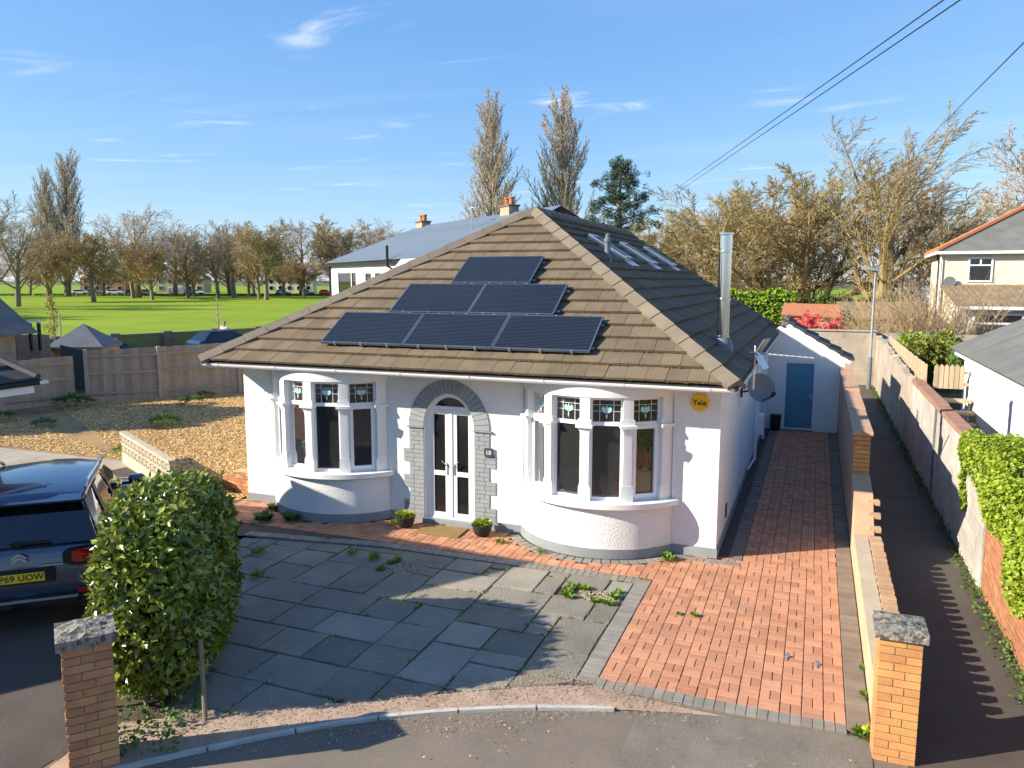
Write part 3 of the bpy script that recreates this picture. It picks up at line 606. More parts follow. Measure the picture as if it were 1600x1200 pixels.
# ---- roof
XL, XR, XM, YE, ZE, YA, ZA, YB = -10.44, -1.0, -5.72, 11.26, 2.77, 16.10, 5.69, 25.40
def V(*a): return Vector(a)
u_ = MB(); d_ = 0.03
u_.add([(XL,YE,ZE-d_),(XR,YE,ZE-d_),(XR,YB,ZE-d_),(XL,YB,ZE-d_),(XM,YA,ZA-d_),(XM,YB,ZA-d_)], [(0,1,4),(1,2,5,4),(3,0,4,5),(2,3,5)])
roof = obj('roof', u_, M_under, house)
def roof_face(O, ud, vd, poly, tw, ga, single, seed, m=M_tile, name='tile', par=None, rest_name='tile_field', th=0.054):
    """broken-bond tiles on one roof slope; (u,v) polygon counter-clockwise"""
    par = par or roof; O, ud, vd = Vector(O), Vector(ud).normalized(), Vector(vd).normalized(); nn = ud.cross(vd).normalized()
    r = random.Random(seed); E = edges_of(poly); um = max(p[0] for p in poly); vm = max(p[1] for p in poly); cache = {}; rest = MB(); cnt = 0
    fr_ = [[] for _ in range(0)]
    Mx = Matrix((ud, vd, nn)).transposed()
    k = 0
    while k*ga < vm:
        v0, v1 = k*ga, (k+1)*ga+0.02; off = -(tw/2 if k % 2 else 0); i = 0
        while off+i*tw < um:
            u0 = off+i*tw; i += 1
            P = clip([(u0+0.003, v0), (u0+tw-0.003, v0), (u0+tw-0.003, v1), (u0+0.003, v1)], E)
            if not P or area(P) < 0.004: continue
            lift = r.uniform(-0.003, 0.004); n = len(P)
            def tz(v): return 0.010+(th)*(1-(v-v0)/(v1-v0))
            cu_, cv = u0+tw/2, v0
            lv = [(p[0]-cu_, p[1]-cv, tz(p[1])-th*0.75) for p in P]+[(p[0]-cu_, p[1]-cv, tz(p[1])) for p in P]
            fs = [tuple(range(n, 2*n))]+[(a, (a+1) % n, n+(a+1) % n, n+a) for a in range(n)]
            pos = O+ud*cu_+vd*cv+nn*lift
            if cnt < single:
                key = tuple(round(c, 3) for q in lv for c in q)
                if key not in cache: b = MB(); b.add(lv, fs); cache[key] = b.mesh(name, m)
                o = link(name, cache[key], par); o.matrix_basis = Matrix.Translation(pos) @ Mx.to_4x4() @ Matrix.Rotation(r.uniform(-.004, .004), 4, 'Z'); cnt += 1
            else:
                rest.add([pos+Mx @ Vector(q) for q in lv], fs)
        k += 1
    if rest.v: obj(rest_name, rest, m, par, kind='stuff')
nF0 = V(0, -(ZA-ZE), YA-YE).normalized(); sF = V(0, YA-YE, ZA-ZE); sR = V(XM-XR, 0, ZA-ZE); sL = V(XM-XL, 0, ZA-ZE)
roof_face((XL, YE, ZE), (1,0,0), sF, [(0,0),(XR-XL,0),(XM-XL,sF.length)], 0.302, 0.353, 400, 11)
roof_face((XR, YE, ZE), (0,1,0), sR, [(0,0),(YB-YE,0),(YB-YE,sR.length),(YA-YE,sR.length)], 0.302, 0.353, 46, 12)
roof_face((XL, YB, ZE), (0,-1,0), sL, [(0,0),(YB-YE,0),(YB-YA,sL.length),(0,sL.length)], 0.302, 0.353, 0, 13, rest_name='tile_slope')
r = random.Random(19); b = MB()                     # moss along the tile edges
for _ in range(2600):
    k = r.randint(0, 15) if r.random() > .45 else r.choice((1, 2)); v = k*0.353; half = (XR-XL)/2*(1-v/sF.length)
    if half < .3: continue
    x = XM+r.uniform(-half+.15, half-.15); c = Vector((x, YE, ZE))+sF.normalized()*(v-r.uniform(-.02, .006))+nF0*(0.012+r.random()*.02); s = r.uniform(.006, .020)
    b.add([c+Vector((-s*1.6, 0, 0)), c+Vector((0, -s, 0)), c+Vector((s*1.6, 0, 0)), c+Vector((0, s*.8, s*.5)), c+Vector((0, 0, s))], [(0,1,4),(1,2,4),(2,3,4),(3,0,4)])
obj('roof_moss', b, mat('roof_moss', (.10, .065, .035), (.15, .11, .045), 20, vary=.3), roof, kind='stuff')
def ridge_run(A, B, nA, nB, name, ln=0.42, w=0.155):
    A, B = Vector(A), Vector(B); t = (B-A).normalized(); nA, nB = Vector(nA).normalized(), Vector(nB).normalized()
    da = nA.cross(t).normalized(); db = nB.cross(t).normalized()
    if da.z > 0: da = -da
    if db.z > 0: db = -db
    up = (nA+nB).normalized(); n = int((B-A).length/ln); ln = (B-A).length/n
    r = random.Random(5)
    for i in range(n):
        P, Q = A+t*(i*ln+0.004), A+t*((i+1)*ln-0.004); e = r.uniform(0, 0.006); b = MB(); vs = []
        for X, k in ((P, 0.012), (Q, 0.0)):
            vs += [X+da*w+nA*(0.05+k+e), X+up*(0.105+k+e), X+db*w+nB*(0.05+k+e), X+db*w+nB*0.0, X+up*0.03, X+da*w+nA*0.0]
        b.add(vs, [(0,1,7,6),(1,2,8,7),(2,3,9,8),(5,0,6,11),(5,4,1,0),(4,3,2,1),(6,7,10,11),(7,8,9,10)]); obj(name, b, M_hip, roof)
nF = V(0, -(ZA-ZE), YA-YE); nR = V(ZA-ZE, 0, XR-XM); nL = V(-(ZA-ZE), 0, XM-XL)
ridge_run((XR+0.02, YE-0.02, ZE), (XM, YA, ZA), nF, nR, 'hip_tile'); ridge_run((XL-0.02, YE-0.02, ZE), (XM, YA, ZA), nF, nL, 'hip_tile'); ridge_run((XM, YA+0.05, ZA), (XM, YB, ZA), nR, nL, 'ridge_tile')
# soffit, fascia, gutters
s = MB(); s.box(XL+0.10, XR-0.10, YE+0.10, YF-0.002, 2.697, 2.715); s.box(-1.268, XR-0.10, YF, YB, 2.697, 2.715); s.box(XL+0.10, -10.112, YF, YB, 2.697, 2.715); obj('soffit', s, M_upvc, house)
f = MB(); f.box(XL+0.075, XR-0.075, YE+0.075, YE+0.098, 2.655, 2.745); f.box(XR-0.098, XR-0.075, YE+0.098, YB, 2.655, 2.745); f.box(XL+0.075, XL+0.098, YE+0.098, YB, 2.655, 2.745); obj('fascia', f, M_upvc, house)
def gutter(A, B, out_dir, name='gutter'):
    A, B, o = Vector(A), Vector(B), Vector(out_dir); b = MB(); n = 7; vs = []
    for P in (A, B):
        for i in range(n+1): a = math.pi*i/n; vs.append(P+o*(0.055*math.cos(a))+V(0,0,-0.062*math.sin(a)))
        for i in range(n, -1, -1): a = math.pi*i/n; vs.append(P+o*(0.048*math.cos(a))+V(0,0,-0.054*math.sin(a)))
    k = 2*(n+1); b.add(vs, [(i, (i+1) % k, k+(i+1) % k, k+i) for i in range(k)]+[tuple(range(k)), tuple(range(2*k-1, k-1, -1))])
    g = obj(name, b, M_upvc, house, smooth=False)
    L_ = (B-A).length; t = (B-A).normalized(); m = max(2, int(L_/1.15))
    for i in range(m):
        c = A+t*(0.35+i*(L_-0.7)/(m-1)); b = MB(); vs = []
        for P in (c-t*0.022, c+t*0.022):
            for j in range(n+1): a = math.pi*j/n; vs.append(P+o*(0.063*math.cos(a))+V(0,0,-0.070*math.sin(a)+0.004))
        b.add(vs, [(j, j+1, n+2+j, n+1+j) for j in range(n)]+[tuple(range(n+1)), tuple(range(2*n+1, n, -1))]); obj('gutter_bracket', b, M_upvc, g)
gutter((XL+0.02, YE+0.018, 2.735), (XR-0.02, YE+0.018, 2.735), (0,-1,0)); gutter((XR-0.018, YE+0.10, 2.735), (XR-0.018, YB, 2.735), (1,0,0)); gutter((XL+0.018, YE+0.10, 2.735), (XL+0.018, YB, 2.735), (-1,0,0))
def pipe(pts, r, m, name, par, n=8): b = MB(); b.tube(pts, r, n); return obj(name, b, m, par, smooth=True)
pipe([(-1.2, 18.9, 0.05), (-1.2, 18.9, 2.45), (-1.05, 18.9, 2.70)], 0.036, M_upvc, 'downpipe', house)
pipe([(-1.19, 21.6, 0.05), (-1.19, 21.6, 2.45), (-1.05, 21.6, 2.70)], 0.036, M_upvc, 'downpipe', house)
pipe([(-1.19, 16.9, 0.3), (-1.19, 18.8, 0.12)], 0.025, M_upvc, 'waste_pipe', house)
b = MB(); b.box(-1.2685, -1.08, 19.5, 19.9, 0.55, 1.02); b.box(-1.079, -1.07, 19.53, 19.87, 0.58, 0.99); obj('meter_box', b, M_upvc, house)
b = MB(); b.box(-1.2685, -1.255, 13.15, 13.32, 0.30, 0.52); obj('air_vent', b, M_black, house)
# roof windows, vent pipe, flue
def on_right(x, y, off=0.0): return Vector((x, y, ZE+(XR-x)*(ZA-ZE)/(XR-XM)))+nR.normalized()*off
sRn = sR.normalized()
for (ya, xs) in ((17.05, -4.0), (19.55, -3.9), (22.45, -3.9)):
    o = on_right(xs, ya, 0.0); b = MB(); obox_frame_ = None
    for U0, U1, V0, V1 in ((0, .06, 0, 1.0), (.62, .68, 0, 1.0), (.06, .62, 0, .08), (.06, .62, .92, 1.0)): b.obox(o, (0,1,0), sRn, nR.normalized(), U0, U1, V0, V1, 0.0, 0.13)
    rw = obj('roof_window', b, M_silver, house); g = MB(); g.obox(o, (0,1,0), sRn, nR.normalized(), 0.055, 0.625, 0.07, 0.93, 0.08, 0.095); obj('pane', g, M_carglass, rw)
    fl = MB(); fl.obox(o, (0,1,0), sRn, nR.normalized(), -0.05, 0.73, -0.22, -0.005, 0.035, 0.055); obj('flashing', fl, M_silver, rw)
c = on_right(-4.05, 15.85); b = MB(); b.lathe([(0.10,-0.1),(0.085,0.05),(0.062,0.12),(0.060,0.34),(0.075,0.345),(0.075,0.42),(0.05,0.44),(0.05,0.50),(0.02,0.53)], c, 14); tag(obj('vent_pipe', b, M_lead, smooth=False), 'short grey soil vent pipe standing on the roof slope near the ridge', 'vent pipe')
c = on_right(-1.50, 13.93); fl = thing('chimney_flue', 'tall shiny stainless steel flue rising from the right roof slope', 'flue', tuple(c))
b = MB(); b.lathe([(0.20,-0.14),(0.19,0.02),(0.15,0.14),(0.125,0.18)], c, 24); obj('flashing_cone', b, M_lead, fl, smooth=True)
b = MB(); b.lathe([(0.105,0.05),(0.105,1.80)], c, 28); obj('pipe', b, M_steel, fl, smooth=True)
for z in (0.18, 0.82, 1.63): b = MB(); b.lathe([(0.107,z),(0.122,z+0.005),(0.122,z+0.035),(0.107,z+0.04)], c, 28); obj('band', b, M_steel, fl)
b = MB(); b.lathe([(0.112,1.70),(0.112,1.92),(0.135,1.93),(0.135,1.96),(0.10,1.965)], c, 28); obj('cowl', b, M_steel, fl)
# solar panels
nFn = nF.normalized(); sFn = sF.normalized()
LBL = {'b0': 'left solar panel of the bottom row of three', 'b1': 'middle solar panel of the bottom row of three', 'b2': 'right solar panel of the bottom row of three',
       'm0': 'left solar panel of the middle row of two', 'm1': 'right solar panel of the middle row of two', 't0': 'single solar panel at the top of the stepped array'}
for key, x, v in (('b0',-8.14,.54),('b1',-6.50,.54),('b2',-4.86,.54),('m0',-7.24,1.54),('m1',-5.67,1.54),('t0',-6.41,2.55)):
    wd = 1.625 if key[0] == 'b' else 1.56; hh = 0.965; o = Vector((x, YE, ZE))+sFn*v+nFn*0.125
    sp = thing('solar_panel', LBL[key]+' on the brown roof', 'solar panel', tuple(o), 'solar panels on the front roof slope')
    b = MB()
    for U0, U1, V0, V1 in ((0,.022,0,hh),(wd-.022,wd,0,hh),(.022,wd-.022,0,.022),(.022,wd-.022,hh-.022,hh)): b.obox(o, (1,0,0), sFn, nFn, U0, U1, V0, V1, -0.035, 0.006)
    obj('frame', b, M_alu, sp)
    b = MB(); b.obox(o, (1,0,0), sFn, nFn, 0.02, wd-0.02, 0.02, hh-0.02, -0.03, 0.0); obj('glass', b, M_panelcell, sp)
    b = MB()
    for k in range(1, 24): b.obox(o, (1,0,0), sFn, nFn, 0.03, wd-0.03, k*hh/24-0.0016, k*hh/24+0.0016, 0.0002, 0.0012)
    obj('busbars', b, M_panelline, sp)
    for k in (0.18, 0.5, 0.82):
        for vv in (-0.012, hh-0.01):
            b = MB(); b.obox(o, (1,0,0), sFn, nFn, wd*k-0.02, wd*k+0.02, vv, vv+0.022, -0.05, 0.012); obj('clamp', b, M_silver, sp)
b = MB()                                            # rails under the array
for v0, x0, x1 in ((0.66,-8.2,-3.2),(1.30,-8.2,-3.2),(1.68,-7.3,-4.05),(2.32,-7.3,-4.05),(2.70,-6.45,-4.8),(3.32,-6.45,-4.8)):
    b = MB(); b.obox((0,YE,ZE), (1,0,0), sFn, nFn, x0, x1, v0, v0+0.04, 0.062, 0.086); obj('panel_rail', b, M_silver, house)
# things fixed to the walls
al = thing('alarm_box', 'round yellow alarm box under the eaves at the right corner', 'alarm box', (-1.58, YF-0.05, 2.42))
b = MB(); n = 32; ring = lambda r, y: [(-1.58+r*math.cos(2*math.pi*i/n), y, 2.42+r*math.sin(2*math.pi*i/n)) for i in range(n)]
b.add(ring(0.135, YF-0.002)+ring(0.135, YF-0.045)+ring(0.120, YF-0.062), [tuple(range(n*2, n*3))]+[(k*n+i, k*n+(i+1) % n, (k+1)*n+(i+1) % n, (k+1)*n+i) for k in range(2) for i in range(n)]); obj('case', b, M_yellow, al)
text('lettering', 'Yale', M_black, al, (-1.58, YF-0.064, 2.415), 0.115, (R(90), 0, 0), 0.002)
nb = thing('house_number', 'dark plaque with the number 10 beside the front door', 'house number', (-5.04, YF-0.05, 1.36))
b = MB(); b.box(-5.115, -4.965, YF-0.045, YF-0.02, 1.285, 1.435); obj('plaque', b, mat('plaque_grey', (0.06, 0.065, 0.07), None, 3, rough=0.5), nb)
text('digits', '10', M_white, nb, (-5.04, YF-0.047, 1.358), 0.10, (R(90), 0, 0), 0.002)
pl_ = thing('porch_light', 'small black porch light under the eaves above the arch', 'light', (-5.80, YF-0.05, 2.60))
b = MB(); b.box(-5.84, -5.76, YF-0.10, YF-0.024, 2.615, 2.658); obj('body', b, M_black, pl_); b = MB(); b.box(-5.90, -5.845, YF-0.07, YF-0.024, 2.60, 2.635); obj('sensor', b, M_upvc, pl_)
# satellite dish
dn = Vector((0.62, -0.72, 0.30)).normalized(); dc = Vector((-0.93, 15.0, 2.27)); dx = Vector((0,0,1)).cross(dn).normalized(); dy = dn.cross(dx)
dish = thing('satellite_dish', 'grey satellite dish on a bracket at the shaded side wall', 'satellite dish', (-1.27, 15.3, 2.1))
b = MB(); vs = []; nr, n = 5, 28
for k in range(nr+1):
    r = k/nr
    for i in range(n): a = 2*math.pi*i/n; vs.append(dc+dx*(0.30*r*math.cos(a))+dy*(0.27*r*math.sin(a))+dn*(0.07*r*r))
b.add(vs, [(k*n+i, k*n+(i+1) % n, (k+1)*n+(i+1) % n, (k+1)*n+i) for k in range(nr) for i in range(n)]); obj('reflector', b, M_lead, dish, smooth=True)
b = MB(); b.tube([dc-dy*0.24+dn*0.06, dc-dy*0.20+dn*0.36], 0.012, 6); b.tube([dc-dy*0.20+dn*0.34, dc-dy*0.16+dn*0.42], 0.035, 8); obj('feed_arm', b, M_black, dish)
b = MB(); b.tube([dc-dn*0.005, dc-dn*0.10], 0.05, 8); b.tube([dc-dn*0.08, (-1.22, 15.3, 2.15)], 0.02, 6); b.box(-1.268, -1.24, 15.22, 15.38, 2.05, 2.25); obj('bracket', b, M_black, dish)
ae = thing('tv_aerial', 'silver rooftop aerial on a mast beside the satellite dish', 'aerial', (-1.12, 14.2, 2.4))
b = MB(); b.tube([(-0.98, 14.2, 2.35), (-0.98, 14.2, 3.12)], 0.022, 8); obj('mast', b, M_silver, ae)
e = Vector((0.90, -0.25, -0.03)).normalized(); q = Vector((-0.98, 14.2, 2.99)); b = MB(); b.tube([q-e*0.08, q+e*1.0], 0.018, 6); obj('boom', b, M_silver, ae)
pe = Vector((0.25, 0.9, 0)).normalized()
for k in range(9): b = MB(); c_ = q+e*(0.12+k*0.10); b.tube([c_-pe*(0.10-k*.004)+V(0,0,.012), c_+pe*(0.10-k*.004)+V(0,0,.012)], 0.005, 4); obj('element', b, M_silver, ae)
for s_ in (-1, 1): b = MB(); b.obox(q+e*0.06, pe, V(e.x*.5, e.y*.5, .86*s_).normalized(), e, -0.16, 0.16, 0.02, 0.30, -0.006, 0.006); obj('reflector_panel', b, M_silver, ae)
# cushion in the right bay
cu = thing('cushion', 'orange and green tartan cushion behind the right bay glass', 'cushion', (-3.0, 11.62, 0.85))
b = MB(); vs = []; n = 10
M_orange = mat('tartan_orange', (0.62, 0.20, 0.06), (0.50, 0.15, 0.05), 30); M_green = mat('tartan_green', (0.06, 0.20, 0.12), None, 30)
ca, cb, cc_ = V(0.93, 0.25, 0.25).normalized(), V(-0.22, 0.35, 0.92).normalized(), V(0.1, -0.9, 0.35).normalized(); co = Vector((-2.96, 11.58, 1.07))
for i in range(n+1):
    for j in range(n+1):
        x, y = i/n*2-1, j/n*2-1; vs.append(co+ca*x*0.2+cb*y*0.2+cc_*0.06*max(0, (1-x*x)*(1-y*y))**0.5)
b.add(vs, [(i*(n+1)+j, (i+1)*(n+1)+j, (i+1)*(n+1)+j+1, i*(n+1)+j+1) for i in range(n) for j in range(n)]); obj('cover', b, M_orange, cu, smooth=True)
b = MB()
for mm, ks, w_ in ((M_green, (-0.55, 0.45), 0.16), (M_white, (-0.1, 0.05, 0.2), 0.03)):
    b = MB()
    for k in ks:
        for j in range(n):
            pts = []
            for x, y in ((k-w_, j/n*2-1), (k+w_, j/n*2-1), (k+w_, (j+1)/n*2-1), (k-w_, (j+1)/n*2-1)): pts.append(co+ca*x*0.2+cb*y*0.2+cc_*(0.06*max(0, (1-x*x)*(1-y*y))**0.5+0.004+(0.002 if mm == M_white else 0)))
            b.add(pts, [(0,1,2,3)])
    obj('stripe', b, mm, cu)
# ---------------------------------------------------------------- brick pillars, low wall, alley walls
def brick_pillar(label, c, ang, half, h, m, seed, cap_h=0.09):
    t = thing('brick_pillar', label, 'pillar', (c[0], c[1], -0.05), 'brick pillars at the front boundary')
    ax, ay = Vector((math.cos(ang), math.sin(ang), 0)), Vector((-math.sin(ang), math.cos(ang), 0)); o = Vector((c[0], c[1], 0)); r = random.Random(seed)
    b = MB(); b.obox(o, ax, ay, (0,0,1), -half+0.006, half-0.006, -half+0.006, half-0.006, -0.05, h); obj('mortar_core', b, M_mortar, t)
    ch = 0.075; n = int(round((h+0.05)/ch)); bh = (h+0.05)/n; cache = {}
    def mesh_for(l):
        k = round(l, 3)
        if k not in cache: q = MB(); q.slab([(-k/2, -0.05), (k/2, -0.05), (k/2, 0.05), (-k/2, 0.05)], 0, bh-0.010, 0.003); cache[k] = q.mesh('brick', m)
        return cache[k]
    S = 2*half
    for k in range(n):
        for f in range(4):
            a = f*math.pi/2; fx = ax*math.cos(a)+ay*math.sin(a); fy = -ax*math.sin(a)+ay*math.cos(a)
            long_first = (k+f) % 2
            if f % 2 == 0: segs = [(0.0, S*0.63), (S*0.63, S)] if long_first else [(0.0, S*0.37), (S*0.37, S)]
            else: segs = [(0.105, S-0.105)]
            for s0, s1 in segs:
                l = s1-s0-(0.010 if f % 2 else 0.007); mid = -half+(s0+s1)/2
                P = o+fx*mid-fy*(half-0.05)+Vector((0, 0, -0.05+k*bh+0.005))
                ob = link('brick', mesh_for(l), t, P); ob.rotation_euler = (0, 0, ang+a+r.uniform(-.006, .006))
                ob.location += (-fy)*r.uniform(0, 0.004)
    b = MB(); e = half+0.035; rr = random.Random(seed+1)
    vs = []; fs = []; n = 8                       # worn coping stone with a rough sloping top
    for i in range(n+1):
        for j in range(n+1):
            x, y = -e+2*e*i/n, -e+2*e*j/n; edge = i in (0, n) or j in (0, n)
            vs.append(o+ax*x+ay*y+Vector((0, 0, h+cap_h+(0.035*(1-max(abs(x), abs(y))/e))+(rr.uniform(-.012, .010) if not edge else rr.uniform(-.006, 0)))))
    fs = [(i*(n+1)+j, (i+1)*(n+1)+j, (i+1)*(n+1)+j+1, i*(n+1)+j+1) for i in range(n) for j in range(n)]
    b.add(vs, fs); rim = [i*(n+1) for i in range(n+1)]+[n*(n+1)+j for j in range(1, n+1)]+[i*(n+1)+n for i in range(n-1, -1, -1)]+[j for j in range(n-1, 0, -1)]
    base = len(b.v); low = [Vector(b.v[i]) for i in rim]; b.v += [(p.x, p.y, h+0.001) for p in low]; k = len(rim)
    b.f += [(rim[i], base+i, base+(i+1) % k, rim[(i+1) % k]) for i in range(k)]+[tuple(range(base, base+k))]
    obj('coping_stone', b, M_cap, t); return t
brick_pillar('sunlit orange brick pillar at the mouth of the alley', (0.83, 7.47), 0.0, 0.175, 1.13, M_brick_or, 3)
brick_pillar('red brick pillar with mossy coping beside the clipped hedge', (-5.80, 4.70), R(52), 0.195, 1.16, M_brick_br, 4)

# low wall between drive and alley
dw = thing('drive_wall', 'rendered boundary wall stepping down between drive and alley', 'wall', (0.81, 12, 0))
b = MB(); b.box(0.685, 0.935, 7.66, 12.3, -0.03, 0.47); obj('low_wall', b, M_cream, dw)
b = MB(); b.box(0.862, 0.934, 7.66, 12.3, 0.4705, 0.488); obj('wall_shoulder', b, M_pinkrender, dw)
b = MB(); b.box(0.675, 0.86, 7.66, 12.3, 0.471, 0.50); obj('wall_top', b, M_creamtop, dw)
b = MB(); b.extrude([(0.685, 12.303, -0.03), (0.685, 14.0, -0.03), (0.685, 14.0, 1.00), (0.685, 13.0, 0.92), (0.685, 12.303, 0.47)], (0.25, 0, 0)); obj('ramp_wall', b, M_cream, dw)
b = MB(); b.box(0.685, 0.935, 14.003, 23.45, -0.03, 1.70); obj('high_wall', b, M_pinkrender, dw)
for y0, y1, z0, z1 in ((13.98, 16.4, 1.701, 1.77), (16.41, 18.7, 1.701, 1.80), (18.71, 23.4, 1.701, 1.86)):
    b = MB(); y = y0
    b.slab([(0.655, y0), (0.965, y0), (0.965, y1-0.01), (0.655, y1-0.01)], z0, z1, 0.012); obj('coping', b, M_coping, dw)
qm = MB(); qm.slab([(-0.085, -0.055), (0.085, -0.055), (0.085, 0.055), (-0.085, 0.055)], 0, 0.075, 0.006); qm = qm.mesh('brick', M_coping)
rs = random.Random(8); y = 7.80
while y < 12.95:                                    # open row of headers on the alley side
    zz = 0.472 if y < 12.3 else 0.472+(y-12.3)*0.62
    o = link('brick', qm, dw, (0.955+rs.uniform(-.006, .006), y, zz-0.012), rs.uniform(-.05, .05)); y += 0.232
b = MB(); b.extrude([(0.675, 12.302, 0.472), (0.675, 13.0, 0.922), (0.675, 13.99, 1.002), (0.675, 13.99, 1.05), (0.675, 13.0, 0.97), (0.675, 12.302, 0.52)], (0.27, 0, 0)); obj('ramp_coping', b, M_coping, dw)
fm = MB(); fm.slab([(-0.105, -0.05), (0.105, -0.05), (0.105, 0.05), (-0.105, 0.05)], 0, 0.065, 0.004); fm = fm.mesh('brick', M_brick_or)
for k in range(0):
    y = 12.33+k*0.1075; zz = 0.46+(min(y, 13.0)-12.3)*0.643+(max(0, y-13.0))*0.08
    o = link('brick', fm, dw, (0.79, y, zz+0.004)); o.rotation_euler = (math.atan(0.643) if y < 13 else 0.08, 0, 0)
# end of the high wall shows bricks
for k in range(9):
    for s_ in (0, 1):
        if k % 2 and s_: continue
        wd = 0.25 if k % 2 else 0.122; b = MB(); x0 = 0.686+s_*0.126
        b.box(x0, x0+wd-0.004, 13.972, 14.002, 1.02+k*0.075, 1.02+k*0.075+0.066); obj('brick', b, M_brick_or, dw)

# alley wall, far side: blocks, then old brick under ivy, then old concrete
aw = thing('alley_wall', 'grey concrete block wall with red coping along the alley', 'wall', (2.4, 16, 0))
b = MB(); b.box(2.30, 2.47, 12.02, 21.4, -0.04, 1.76); obj('core', b, M_mortar, aw)
bm_ = {}
for k in range(8):
    y = 12.03-(0.225 if k % 2 else 0)
    while y < 21.38:
        y0, y1 = max(y, 12.03), min(y+0.44, 21.39); l = round(y1-y0, 3); y += 0.45
        if l < 0.06: continue
        if l not in bm_: q = MB(); q.box(-0.012, 0.02, -l/2+0.002, l/2-0.002, 0, 0.215); bm_[l] = q.mesh('block', M_concblock)
        link('block', bm_[l], aw, (2.289+random.Random(k*100+y).uniform(-.003, .003), (y0+y1)/2, -0.02+k*0.219))
for k in range(20):
    b = MB(); y0 = 12.05+k*0.466; b.slab([(2.255, y0), (2.50, y0), (2.50, y0+0.458), (2.255, y0+0.458)], 1.762, 1.83+(0.02 if k > 10 else 0), 0.012); obj('coping_tile', b, M_redcoping, aw)
b = MB(); b.box(2.245, 2.272, 17.02, 17.10, -0.03, 1.76); obj('joint_cover', b, M_lead, aw)
ow = thing('old_concrete_wall', 'weathered concrete wall with a crumbling top farther down the alley', 'wall', (2.4, 28, 0))
b = MB(); rs = random.Random(12); n = 60; vs = []
for i in range(n+1):
    y = 21.45+i*(35.0-21.45)/n; z = 1.72+rs.uniform(-.05, .05)+0.30*i/n; vs += [(2.29, y, -0.04), (2.29+rs.uniform(0, .03), y, z), (2.47, y, z+rs.uniform(-.03, .03)), (2.47, y, -0.04)]
b.add(vs, [(i*4+k, i*4+(k+1) % 4, i*4+4+(k+1) % 4, i*4+4+k) for i in range(n) for k in range(4)]+[(3,2,1,0), (n*4, n*4+1, n*4+2, n*4+3)]); obj('wall', b, M_conc, ow)
bw_ = thing('red_brick_wall', 'old red brick garden wall under the ivy beside the alley', 'wall', (2.4, 9.5, 0))
b = MB(); b.box(2.315, 2.50, 5.5, 12.0, -0.04, 1.05); obj('mortar_core', b, M_mortar, bw_)
rm_ = {}; rs = random.Random(15)
for k in range(14):
    y = 6.4-(0.112 if k % 2 else 0)
    while y < 11.98:
        y0, y1 = max(y, 6.3), min(y+0.215, 11.99); l = round(y1-y0, 3); y += 0.225
        if l < 0.05: continue
        if l not in rm_: q = MB(); q.box(-0.014, 0.02, -l/2, l/2, 0, 0.065); rm_[l] = q.mesh('brick', M_brick_rd)
        link('brick', rm_[l], bw_, (2.312+rs.uniform(-.005, .005), (y0+y1)/2, -0.03+k*0.075))
# wooden slats over the brick wall, half hidden by the ivy
tr = thing('trellis', 'weathered wooden slats fixed behind the ivy', 'trellis', (2.55, 9.5, 1.05))
for k in range(7): b = MB(); b.obox((2.53, 8.2+k*0.5, 1.05), (0,0.8,0.6), (1,0,0), (0,-0.6,0.8), 0, 0.9, -0.012, 0.012, -0.035, 0.035); obj('slat', b, M_wood, tr)
for k in range(4): b = MB(); b.box(2.545, 2.59, 7.4+k*1.4, 7.46+k*1.4, 1.0, 1.9); obj('post', b, M_wood, tr)
# picket fence beyond the wall
def pickets(label, A, B, z0, z1, w, m, pointed=True, seed=1, rails=True, grp=None):
    A, B = Vector((*A, 0)), Vector((*B, 0)); t = (B-A).normalized(); nn = Vector((-t.y, t.x, 0)); th = thing('picket_fence', label, 'fence', (A.x, A.y, z0), grp); L_ = (B-A).length
    n = int(L_/(w+0.012)); r = random.Random(seed)
    for i in range(n):
        o = A+t*(i*(w+0.012)); h = z1+r.uniform(-.015, .015)
        P = [(0, z0), (w, z0), (w, h-0.06), (w/2, h), (0, h-0.06)] if pointed else [(0, z0), (w, z0), (w, h), (0, h)]
        b = MB(); b.extrude([o+t*x+Vector((0, 0, z)) for x, z in P], nn*0.018); obj('picket', b, m, th)
    if rails:
        for z in (z0+0.08, z0+(z1-z0)*0.6): b = MB(); b.obox(A, t, nn, (0,0,1), 0, L_, 0.019, 0.055, z, z+0.07); obj('rail', b, m, th)
pickets('pale picket fence running along the top of the alley wall', (2.62, 21.7), (2.62, 33.0), 1.2, 2.17, 0.13, M_wood2, seed=2)
pickets('short pointed picket fence beside the white garage', (2.75, 21.55), (3.52, 21.55), 1.62, 2.22, 0.10, M_wood2, seed=3)
st = thing('timber_steps', 'sunlit timber boards stepping down behind the alley wall', 'steps', (3.0, 20, 0.5))
for k in range(5): b = MB(); b.box(2.62, 3.5, 20.9-k*0.42, 21.28-k*0.42, 0.55+0.22*(4-k)-0.06, 0.55+0.22*(4-k)); obj('board', b, M_wood2, st)
# wall at the end of the alley
ew = thing('end_wall', 'tan concrete wall closing the far end of the alley', 'wall', (0.5, 35, 0))
b = MB(); b.box(-6.0, 2.29, 35.05, 35.25, -0.04, 2.16); obj('wall', b, M_conc, ew); b = MB(); b.box(-6.0, 2.3, 35.0, 35.3, 2.161, 2.22); obj('coping', b, M_conc, ew)
b = MB(); b.box(2.31, 9.0, 35.3, 35.5, -0.04, 2.1); obj('wall', b, M_conc, ew)
